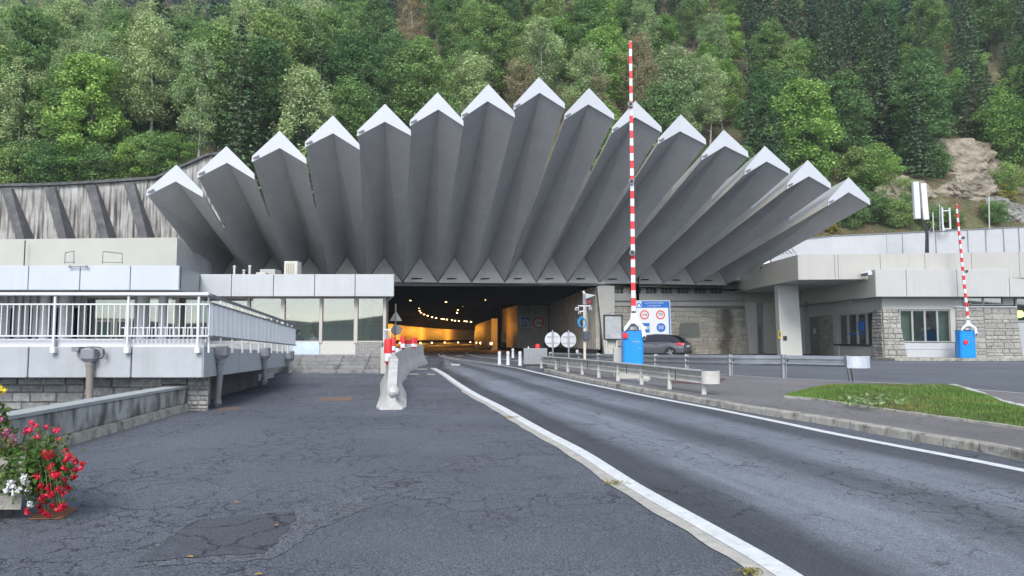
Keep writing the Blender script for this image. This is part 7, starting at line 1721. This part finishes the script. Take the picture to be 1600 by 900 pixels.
# camera / signal mast
Ym = 30.0
t = thing('signal_mast', 'slim white mast with camera cluster, blue cable coil and dark box', 'mast', (Xat(913.5, Ym), Ym, gz(Ym)+.12))
mx = Xat(913.2, Ym)
q = MB(); q.bbox(mx-.05, Ym-.04, gz(Ym)+.1, mx+.05, Ym+.04, Zat(457, Ym), .008); q.build('pole', mat('cream_pole', (.62, .58, .48), .5, .05), t)
q = MB(); q.bbox(mx-.07, Ym-.1, Zat(476, Ym), mx+.09, Ym-.045, Zat(459, Ym), .01); q.build('signal_body', grey_metal, t)
q = MB(); q.disc(W(919, 471, Ym), .11, Ym-.12, Ym-.02, 16); q.build('red_lamp', mat('dull_red', (.25, .03, .05), .5), t)
q = MB(); q.hexa([W(915, 467, Ym-.2), W(929, 462, Ym-.3), W(929, 462, Ym+.1), W(915, 467, Ym+.1)], [W(915, 458.5, Ym-.2), W(930, 461, Ym-.3), W(930, 461, Ym+.1), W(915, 458.5, Ym+.1)]); q.build('visor', galv, t)
q = MB(); a0 = W(912, 456, Ym); q.bbox(a0.x-.05, Ym-.05, a0.z-.03, a0.x+.04, Ym+.05, a0.z+.03, .01); q.build('tip', white_paint, t)
q = MB(); q.bbox(Xat(903, Ym), Ym-.05, Zat(479, Ym), Xat(923, Ym), Ym, Zat(477, Ym), .008); q.bbox(Xat(905, Ym), Ym-.03, Zat(487.5, Ym), Xat(913, Ym), Ym+.02, Zat(485.5, Ym), .008); q.build('cross_arm', white_paint, t)
for x, y, s_ in ((901, 483, .13), (905, 489, .1), (922, 483, .11), (905, 479, .09)):
    p = W(x, y, Ym-.05); q = MB(); q.bbox(p.x-s_*.55, Ym-.28, p.z-s_*.5, p.x+s_*.55, Ym+.05, p.z+s_*.5, .02); cm = q.build('camera', mat('cam_white', (.62, .62, .62), .4, .04), t)
    q = MB(); q.disc(p, s_*.3, Ym-.30, Ym-.281, 12); q.build('camera_lens', dark_metal, cm)
q = MB()
for k in range(5):
    c = W(908.5+k*.5, 503+k*.3, Ym-.06-.01*k); r_ = .19-.008*k; q.tube([c+V3(r_*.8*math.cos(2*math.pi*j/20), 0, r_*1.15*math.sin(2*math.pi*j/20)) for j in range(21)], .011, 5, cap=False)
q.build('cable_coil', mat('blue_cable', (.05, .32, .62), .5), t)
q = MB()
for dx in (1, 2.5, 4): q.tube([W(913+dx, 518, Ym-.02), W(913.5+dx, 500, Ym-.03), W(913+dx*.7, 480, Ym-.03)], .018, 5)
q.build('conduit', galv, t)
q = MB(); q.bbox(Xat(910.2, Ym), Ym-.18, Zat(532, Ym), Xat(921, Ym), Ym-.045, Zat(517.5, Ym), .04); q.build('control_box', mat('slate_box', (.06, .075, .10), .5), t)
# grey ribbed cabinet with a red lamp
Yb_ = 30.2
t = thing('ribbed_cabinet', 'grey ribbed cabinet on a dark base with a red lamp beside the edge line', 'cabinet', (Xat(836, Yb_), Yb_, gz(Yb_)))
xa, xb = Xat(818.5, Yb_), Xat(855, Yb_); zb0, zb1 = gz(Yb_)+.16, Zat(544.5, Yb_)
q = MB(); q.bbox(xa+.04, Yb_+.1, gz(Yb_)-.02, xb-.02, Yb_+.8, zb0-.004, .01); q.build('base', dark_conc, t)
q = MB(); q.bbox(xa, Yb_+.03, zb0, xb, Yb_+.9, zb1, .01)
n_ = 9
for k in range(n_): x = xa+.02+(xb-xa-.08)*k/(n_-1); q.bbox(x, Yb_, zb0+.02, x+.045, Yb_+.031, zb1-.02, .005)
q.build('body', mat('cabinet_grey', (.30, .31, .33), .5, .06), t)
q = MB(); p = W(840, 544, Yb_+.4); q.lathe((p.x, Yb_+.4, zb1), [(.10, 0), (.11, .1), (.09, .16), (.03, .19)], 14); q.build('red_lamp', red_m, t, smooth=True)
q = MB(); p = W(825.5, 544, Yb_+.4); q.lathe((p.x, Yb_+.4, zb1), [(.03, 0), (.03, .06), (.015, .08)], 10); q.build('knob', white_paint, t)
# delineator posts
for x, y0, y1, lab in ((780.4, 549, 569.6, 'leftmost white delineator post at the tunnel entrance line'), (793.6, 549, 570.3, 'second white delineator post from left at the tunnel mouth'), (812.5, 549, 571.2, 'white delineator post beside the grey ribbed cabinet'), (801.3, 544.5, 559.3, 'smaller white delineator post farther inside behind the others'), (901.8, 546.5, 561, 'short white post behind the round sign backs'), (928.5, 545, 553, 'tiny white post at the foot of the ribbed wall')):
    p = G(x, y1); h = W(x, y0, p.y).z - p.z; t = thing('delineator_post', lab, 'post', tuple(p), 'white delineator posts'); r_ = .075
    q = MB(); q.lathe(tuple(p), [(r_*1.15, 0), (r_*1.15, .03), (r_, .05), (r_, h*.62), (r_*.8, h*.64), (r_*.8, h*.72), (r_, h*.74), (r_, h*.96), (r_*.6, h)], 14); q.build('tube', white_paint, t, smooth=True)
q = MB(); p = G(868, 566, .1); q.bbox(p.x-.6, p.y-.1, p.z, p.x+1.6, p.y+.3, p.z+.16, .03); tag(q.build('concrete_block', conc_m), 'low concrete block behind the far end of the front guardrail', 'block')
# ================================================================== CAR
def build_car(X, Y, z, ang, sc):
    t_ = thing('parked_car', 'dark silver hatchback with red tail lights parked below the information board', 'car', (X, Y, z)); t_.rotation_euler.z = ang; t_.scale = (sc, sc, sc); ORG[t_] = Vector((0, 0, 0))
    # local: +x forward, length 4.3
    st_ = []   # stations along x: (x, half width, z sill, z belt, z roof or None)
    body = [(-2.15, .70, .42, .80), (-2.10, .80, .30, .90), (-1.9, .86, .24, .96), (-1.4, .89, .22, .965), (-.6, .895, .2, .95), (.3, .895, .2, .93), (1.0, .89, .22, .90), (1.5, .87, .24, .82), (1.9, .82, .26, .70), (2.1, .70, .34, .58), (2.15, .55, .40, .52)]
    q_ = MB(); vs_ = []
    for x, w_, z0, z1 in body:
        for u, v in ((0, 0), (.75, 0), (.97, .15), (1, .45), (.985, .78), (.93, .97), (.7, 1.03), (0, 1.05)): vs_.append((x, w_*u, z0+(z1-z0)*v))
        for u, v in ((.7, 1.03), (.93, .97), (.985, .78), (1, .45), (.97, .15), (.75, 0)): vs_.append((x, -w_*u, z0+(z1-z0)*v))
    n_ = 14; N2 = len(body); q_.add(vs_, [(i*n_+k, i*n_+(k+1) % n_, (i+1)*n_+(k+1) % n_, (i+1)*n_+k) for i in range(N2-1) for k in range(n_)] + [tuple(reversed(range(n_))), tuple(range((N2-1)*n_, N2*n_))])
    q_.build('body', mat('car_paint', (.13, .135, .15), .22, .03, 2, metal=.3, coat=.6), t_, smooth=True, local=True)
    # glasshouse
    cab_ = [(-1.98, .70, .95, .97), (-1.78, .72, .95, 1.20), (-1.45, .70, .95, 1.36), (-1.0, .68, .95, 1.415), (-.3, .66, .94, 1.43), (.25, .64, .93, 1.38), (.7, .66, .92, 1.15), (1.08, .70, .90, .93)]
    q_ = MB(); vs_ = []
    for x, w_, z0, z1 in cab_:
        for u, zz_ in ((1.2, z0-.03), (1.18, z0), (1+.1*(1-(z1-z0)/.5), z1-.04), (.85, z1), (0, z1+.015), (-.85, z1), (-(1+.1*(1-(z1-z0)/.5)), z1-.04), (-1.18, z0), (-1.2, z0-.03)): vs_.append((x, w_*u, zz_))
    n_ = 9; q_.add(vs_, [(i*n_+k, i*n_+k+1, (i+1)*n_+k+1, (i+1)*n_+k) for i in range(len(cab_)-1) for k in range(n_-1)])
    q_.build('glasshouse', mat('car_glass', (.012, .014, .018), .08, .02, coat=.5), t_, smooth=True, local=True)
    q_ = MB(); vs_ = []
    for x, w_, z0, z1 in cab_[2:6]:
        for u in (-.84, -.4, 0, .4, .84): vs_.append((x, w_*u, z1+.022-.01*abs(u)))
    q_.add(vs_, [(i*5+k, i*5+k+1, (i+1)*5+k+1, (i+1)*5+k) for i in range(3) for k in range(4)]); q_.build('roof_panel', MATS['car_paint'], t_, smooth=True, local=True)
    for sy in (-1, 1):
        q_ = MB(); q_.hexa([(-2.13, sy*.48, .76), (-1.70, sy*.895, .80), (-1.78, sy*.86, .80), (-2.09, sy*.46, .76)], [(-2.115, sy*.45, .90), (-1.78, sy*.89, .93), (-1.85, sy*.84, .93), (-2.07, sy*.43, .90)])
        q_.hexa([(-2.155, sy*.46, .75), (-2.08, sy*.83, .77), (-1.66, sy*.905, .80), (-1.7, sy*.5, .8)], [(-2.14, sy*.44, .89), (-2.04, sy*.83, .915), (-1.70, sy*.90, .93), (-1.75, sy*.5, .9)])
        q_.build('tail_light', mat('tail_red', (.75, .02, .05), .2, .03, coat=.6), t_, local=True)
        q_ = MB(); q_.hexa([(-1.3, sy*.892, .945), (.85, sy*.889, .91), (.85, sy*.86, .91), (-1.3, sy*.86, .945)], [(-1.3, sy*.893, .965), (.85, sy*.890, .93), (.85, sy*.86, .93), (-1.3, sy*.86, .965)]); q_.build('trim', galv, t_, local=True)
        q_ = MB(); q_.bbox(.55, sy*.92-.02 if sy > 0 else -1.05, .93, .70, sy*.92+.13 if sy > 0 else -.90, 1.06, .03); q_.build('mirror', MATS['car_paint'], t_, local=True)
        q_ = MB(); 
        for hx in (-.45, .55): q_.bbox(hx-.09, (sy*.90-.012), .80, hx+.09, (sy*.90+.012), .83, .005)
        q_.build('door_handle', dark_metal, t_, local=True)
        for wx in (-1.33, 1.30):
            q_ = MB(); prof = [(.20, -.10), (.29, -.115), (.325, -.09), (.325, .09), (.29, .115), (.20, .10)]; n2 = 26; vs_ = []
            for r_, yy in prof:
                for k in range(n2): a_ = 2*math.pi*k/n2; vs_.append((wx+r_*math.cos(a_), sy*.80+yy, .325+r_*math.sin(a_)))
            q_.add(vs_, [(i*n2+k, i*n2+(k+1) % n2, (i+1)*n2+(k+1) % n2, (i+1)*n2+k) for i in range(5) for k in range(n2)]); tyre = q_.build('wheel', mat('tyre', (.02, .02, .02), .8), t_, smooth=True, local=True)
            q_ = MB()
            for k in range(5):
                a_ = 2*math.pi*k/5; c_, s_ = math.cos(a_), math.sin(a_); y_ = sy*.91
                q_.hexa([(wx-.03*s_, y_, .325+.03*c_), (wx+.03*s_, y_, .325-.03*c_), (wx+.03*s_, y_-sy*.03, .325-.03*c_), (wx-.03*s_, y_-sy*.03, .325+.03*c_)], [(wx+.21*c_-.02*s_, y_, .325+.21*s_+.02*c_), (wx+.21*c_+.02*s_, y_, .325+.21*s_-.02*c_), (wx+.21*c_+.02*s_, y_-sy*.03, .325+.21*s_-.02*c_), (wx+.21*c_-.02*s_, y_-sy*.03, .325+.21*s_+.02*c_)])
            rm = q_.build('rim', galv, tyre, local=True)
            q_ = MB(); q_.disc((wx, 0, .325), .36, sy*.70-.02, sy*.70+.02, 24); 
        for wx in (-1.33, 1.30):
            q_ = MB(); n3 = 16; vs_ = []
            for k in range(n3+1):
                a_ = math.pi*k/n3; 
                for r_ in (.30, .375): vs_.append((wx+r_*math.cos(a_), sy*.899, .325+r_*math.sin(a_)))
            q_.add(vs_, [(2*k, 2*k+1, 2*k+3, 2*k+2) for k in range(n3)]); q_.build('wheel_arch', dark_metal, t_, local=True)
    q_ = MB(); q_.bbox(-2.175, -.26, .66, -2.155, .26, .77, .005); q_.build('number_plate', sign_white, t_, local=True)
    q_ = MB(); q_.bbox(-2.19, -.78, .27, -1.95, .78, .44, .04); q_.build('bumper', dark_metal, t_, local=True)
    q_ = MB(); q_.hexa([(-2.02, -.62, 1.36), (-2.02, .62, 1.36), (-1.5, .62, 1.385), (-1.5, -.62, 1.385)], [(-1.98, -.6, 1.39), (-1.98, .6, 1.39), (-1.5, .6, 1.41), (-1.5, -.6, 1.41)]); q_.build('roof_spoiler', dark_metal, t_, local=True)
    q_ = MB(); q_.hexa([(2.16, -.35, .45), (2.16, .35, .45), (2.1, .35, .45), (2.1, -.35, .45)], [(2.13, -.3, .6), (2.13, .3, .6), (2.05, .3, .6), (2.05, -.3, .6)]); q_.build('grille', dark_metal, t_, local=True)
    return t_
th_ = R(151); pr_ = Vector((Xat(1066, 40.2), 40.2, 0)); d_ = Vector((math.cos(th_), math.sin(th_), 0)); s_l = Vector((-d_.y, d_.x, 0))
# nearest rear corner is rear-left (local +y) seen from the camera
ctr = pr_ + d_*2.05*.92 - s_l*.80*.92
build_car(ctr.x, ctr.y, gz(ctr.y)+.004-.06*0, th_, .92)
# ================================================================== PLANTER AND FLOWERS
pc = G(64, 806)
px0 = pc.x; Yp0 = pc.y-.25
pt_ = thing('flower_planter', 'pale concrete flower trough on dark feet at the left edge', 'planter', (px0-.9, Yp0+.3, gz(Yp0)))
g_ = gz(Yp0); zt_ = g_ + .50
q = MB()
q.hexa([(px0-1.95, Yp0+.05, g_+.10), (px0-.04, Yp0+.05, g_+.10), (px0-.59, Yp0+.75, g_+.10), (px0-1.95, Yp0+.75, g_+.10)], [(px0-2.0, Yp0, g_+.245), (px0, Yp0, g_+.245), (px0-.55, Yp0+.8, g_+.245), (px0-2.0, Yp0+.8, g_+.245)])
q.hexa([(px0-1.99, Yp0+.01, g_+.26), (px0-.01, Yp0+.01, g_+.26), (px0-.56, Yp0+.79, g_+.26), (px0-1.99, Yp0+.79, g_+.26)], [(px0-2.03, Yp0-.03, zt_), (px0+.03, Yp0-.03, zt_), (px0-.52, Yp0+.83, zt_), (px0-2.03, Yp0+.83, zt_)])
q.hexa([(px0-1.97, Yp0+.04, g_+.244), (px0-.03, Yp0+.04, g_+.244), (px0-.58, Yp0+.76, g_+.244), (px0-1.97, Yp0+.76, g_+.244)], [(px0-1.97, Yp0+.04, g_+.261), (px0-.03, Yp0+.04, g_+.261), (px0-.58, Yp0+.76, g_+.261), (px0-1.97, Yp0+.76, g_+.261)])
q.build('trough', mat('planter_concrete', (.45, .43, .38), .9, .2, 7, .6, 60, stain=(.22, .2, .16), stain_amt=.5, stain_scale=5), pt_)
for x in (px0-.35, px0-1.6): q = MB(); q.bbox(x-.12, Yp0+.12, g_-.01, x+.08, Yp0+.3, g_+.10, .01); q.build('foot', dark_conc, pt_)
q = MB(); q.bbox(px0-1.9, Yp0+.1, zt_-.03, px0-.62, Yp0+.7, zt_+.01, .01); q.build('soil', MATS['soil'], pt_)
ger_leaf = leaf_mat('geranium_leaf', (.10, .16, .035), .03, .4, .3, accent=(.20, .19, .07), acc_amt=.6)
red_fl = mat('red_petals', (.58, .008, .035), .5, .25, 40); pink_fl = mat('pink_petals', (.62, .06, .18), .5, .3, 40); white_fl = mat('white_petals', (.8, .8, .8), .5, .05); yel_fl = mat('yellow_petals', (.85, .65, .02), .5, .1, 30); mag_fl = mat('magenta_petals', (.45, .12, .22), .5, .3, 40)
def flower_head(name, p, r_, m_, par, n_=30, sz=.0135):
    d = nr.normal(0, 1, (n_, 3)); d /= np.linalg.norm(d, axis=1)[:, None]; P = d*r_*(.35+.8*nr.random(n_))[:, None]
    V = quads(P + np.array(Vector(p)-ORG[par]), d + nr.normal(0, .3, (n_, 3)), sz)
    return np_mesh(name, V, np.arange(n_*4).reshape(-1, 4), m_, par)
def plant(lab, base, heads, m_, fol, foln=420, leafs=.035, sub='flower_head', hr=.03, stem=True, group=None, extra=None):
    t_ = thing('flowering_plant', lab, 'plant', base, group)
    F_ = np.array(fol); idx = nr.integers(0, len(F_), foln); P = F_[idx, :3] + nr.normal(0, 1, (foln, 3))*F_[idx, 3:4] - np.array(base)
    leaves_at('foliage', ger_leaf, P, leafs, t_, .5)
    q_ = MB()
    for h in heads: 
        a = Vector(base) + V3((h[0]-base[0])*.2, 0, .0); q_.tube([a, a.lerp(Vector(h), .35)+V3(0, .03, .10), a.lerp(Vector(h), .7)+V3(0, .03, .08), Vector(h)], [.004, .003, .002, .002], 4, cap=False)
    q_.build('stems', mat('green_stem', (.12, .16, .05), .7), t_)
    for h in heads: flower_head(sub, h, hr*rng.uniform(.7, 1.25), m_, t_)
    return t_
def FP(x, y, dY=0.0): return tuple(W(x, y, Yp0-.05+dY))
red_px = [(105, 735), (117, 722), (127, 727), (112, 745), (98, 750), (90, 762), (104, 760), (84, 742), (78, 720), (74, 712), (79, 708), (108, 715), (103, 708), (90, 783), (75, 775), (68, 778), (60, 768), (84, 771), (96, 768), (70, 764), (82, 758), (66, 782), (97, 791), (89, 793), (60, 795), (72, 803), (38, 800), (88, 745), (92, 737), (75, 730), (58, 748), (101, 725), (115, 733), (62, 757), (80, 790)]
plant('trailing geranium with bright red flowers spilling over the right end of the trough', (px0-.15, Yp0+.2, zt_-.02), [FP(x+rng.uniform(-5, 5), y+rng.uniform(-5, 5), rng.uniform(-.15, .25)) for x, y in red_px+red_px], red_fl, [(*FP(x, y, .1), .055) for x, y in ((60, 740), (75, 750), (88, 740), (70, 765), (55, 760), (85, 762), (98, 738), (60, 725), (80, 728), (92, 725), (45, 752), (78, 700))], 1100, .024, hr=.023)
pink_px = [(91, 672), (92, 688), (56, 666), (49, 661), (44, 671), (73, 667), (40, 675), (52, 684), (47, 673), (85, 673), (60, 682)]
plant('tall thin geranium with sparse red and pink blooms against the ramp wall', (px0-.45, Yp0+.55, zt_-.02), [FP(x, y, .35) for x, y in pink_px], mat('coral_petals', (.75, .05, .12), .5, .3, 40), [(*FP(x, y, .35), .05) for x, y in ((50, 700), (60, 690), (70, 695), (40, 695), (80, 690), (65, 705), (45, 715))], 300, .02, hr=.022)
plant('bushy plant with faded magenta flowers at the left edge', (px0-.85, Yp0+.45, zt_-.02), [FP(x, y, .3) for x, y in ((12, 676), (8, 685), (18, 682), (22, 690), (4, 678), (15, 694), (2, 655), (25, 697), (30, 705), (20, 708), (8, 700), (-5, 690))], mag_fl, [(*FP(x, y, .25), .055) for x, y in ((5, 700), (20, 710), (10, 720), (30, 715), (-5, 710), (35, 725), (0, 735))], 420, .026, hr=.04)
plant('low plant with clusters of small white flowers over the trough rim', (px0-.55, Yp0+.1, zt_-.02), [FP(x, y, -.05) for x, y in ((18, 752), (20, 760), (36, 750), (26, 769), (22, 768), (10, 766), (44, 766), (46, 788), (14, 757), (32, 762), (40, 753), (38, 746))], white_fl, [(*FP(x, y, .05), .06) for x, y in ((10, 740), (25, 738), (40, 745), (5, 752), (30, 752), (52, 742), (20, 728), (40, 730))], 560, .028, hr=.026)
plant('single tall plant with a yellow flower at the left edge of the photo', (px0-1.0, Yp0+.6, zt_-.02), [FP(3, 610, .4), FP(-4, 604, .4), FP(-3, 614, .42)], yel_fl, [(*FP(-2, 655, .4), .035), (*FP(0, 675, .35), .04), (*FP(-6, 640, .35), .04)], 110, .035, hr=.045)
# rusty drain grate
gg = [G(46, 812), G(97, 811.5), G(120, 795.5), G(70, 795)]
t = thing('drain_grate', 'rusty orange mesh drain grate in the asphalt beside the trough', 'drain', tuple(onto((gg[0]+gg[2])/2, 0)))
q = MB(); rst = mat('rust', (.33, .15, .08), .85, .3, 30)
def gpt(u, v): return gg[0].lerp(gg[1], u).lerp(gg[3].lerp(gg[2], u), v)
for k in range(13):
    u = k/12; a, b = onto(gpt(u, 0), 0), onto(gpt(u, 1), 0); q.hexa([a+V3(-.004, 0, .004), a+V3(.004, 0, .004), b+V3(.004, 0, .004), b+V3(-.004, 0, .004)], [a+V3(-.004, 0, .012), a+V3(.004, 0, .012), b+V3(.004, 0, .012), b+V3(-.004, 0, .012)])
for k in range(7):
    v = k/6; a, b = onto(gpt(0, v), 0), onto(gpt(1, v), 0); q.hexa([a+V3(0, -.008, .005), b+V3(0, -.008, .005), b+V3(0, .008, .005), a+V3(0, .008, .005)], [a+V3(0, -.008, .011), b+V3(0, -.008, .011), b+V3(0, .008, .011), a+V3(0, .008, .011)])
q.build('grid', rst, t)
q = MB(); q.add([onto(p, .004) for p in gg], [(0, 1, 2, 3)]); q.build('pit', blackish, t)
q = MB(); q.add([onto(p, .004) for p in (G(500, 622), G(552, 620), G(548, 626), G(496, 627))], [(0, 1, 2, 3)]); tag(q.build('manhole_cover', mat('rusty_cover', (.20, .13, .10), .85, .3, 20)), 'rust tinted flat cover in the asphalt left of the concrete barriers', 'cover')
q = MB(); q.add([onto(p, .004) for p in (G(342, 637), G(375, 636), G(372, 640), G(340, 641))], [(0, 1, 2, 3)]); tag(q.build('gully_cover', MATS['rusty_cover']), 'small rusty gully cover at the foot of the first side downpipe', 'cover')

# hills across the valley (behind the viewpoint, seen only in the window glass)
q = MB(); nx_ = 60; vs = []
for j in range(7):
    for i in range(nx_):
        X = -900 + 1800*i/(nx_-1); f = j/6; vs.append((X, -300 - 150*f, -6 + 30*f*(1+.35*math.sin(X*.008)) + 4*f*mn.noise(Vector((X*.02, f*6, 0)))))
q.add(vs, [(j*nx_+i, (j+1)*nx_+i, (j+1)*nx_+i+1, j*nx_+i+1) for j in range(6) for i in range(nx_-1)])
struct(q.build('opposite_hill', mat('far_forest', (.08, .11, .075), .95, .5, .08), smooth=True))
# valley air
q = MB(); q.box(-260, -30, -3, 260, 330, 330); hz = q.build('haze', [])
hm_ = bpy.data.materials.new('valley_haze'); N_, L__ = nt(hm_); N_.remove(N_['Principled BSDF']); pv = N_.new('ShaderNodeVolumePrincipled')
pv.inputs['Color'].default_value = (.80, .88, .95, 1); pv.inputs['Density'].default_value = .0005; L__.new(pv.outputs[0], N_['Material Output'].inputs['Volume'])
hz.data.materials.append(hm_); hz['kind'] = 'stuff'; hz['label'] = 'thin pale mountain air in front of the forest'; hz['category'] = 'haze'
# ================================================================== LIGHT
world = bpy.data.worlds.new('World'); scene.world = world; world.use_nodes = True
WN, WL = world.node_tree.nodes, world.node_tree.links
sky = WN.new('ShaderNodeTexSky'); sky.sky_type = 'NISHITA'; sky.sun_disc = False
SUN_EL, SUN_AZ = 40, 186     # azimuth: compass-like, 180 = behind the camera
sky.sun_elevation = R(SUN_EL); sky.sun_rotation = R(SUN_AZ); sky.altitude = 1200; sky.air_density = 1.0; sky.dust_density = 1.2; sky.ozone_density = 1.0
bg = WN['Background']; bg.inputs[1].default_value = .115
hsv = WN.new('ShaderNodeHueSaturation'); hsv.inputs['Saturation'].default_value = .55; WL.new(sky.outputs[0], hsv.inputs['Color']); WL.new(hsv.outputs[0], bg.inputs[0])
sl = bpy.data.lights.new('sun', 'SUN'); sl.energy = 1.4; sl.angle = R(26); sl.color = (1, .965, .91)
so = bpy.data.objects.new('sun', sl); COL.objects.link(so)
dirv = Vector((math.sin(R(SUN_AZ))*math.cos(R(SUN_EL)), math.cos(R(SUN_AZ))*math.cos(R(SUN_EL)), math.sin(R(SUN_EL))))
so.rotation_euler = (-dirv).to_track_quat('-Z', 'Y').to_euler(); so.location = (0, 0, 60)
vs_ = scene.view_settings; vs_.view_transform = 'Standard'; vs_.look = 'None'; vs_.gamma = 1; vs_.use_curve_mapping = False; vs_.exposure = 1.2
scene.render.engine = 'CYCLES'; cy = scene.cycles
cy.volume_bounces = 0; cy.max_bounces = 6; cy.diffuse_bounces = 3; cy.glossy_bounces = 3; cy.transmission_bounces = 4; cy.transparent_max_bounces = 8
cy.use_denoising = True; cy.denoiser = 'OPENIMAGEDENOISE'; cy.sample_clamp_indirect = 6; cy.caustics_reflective = False; cy.caustics_refractive = False
scene.render.use_persistent_data = False
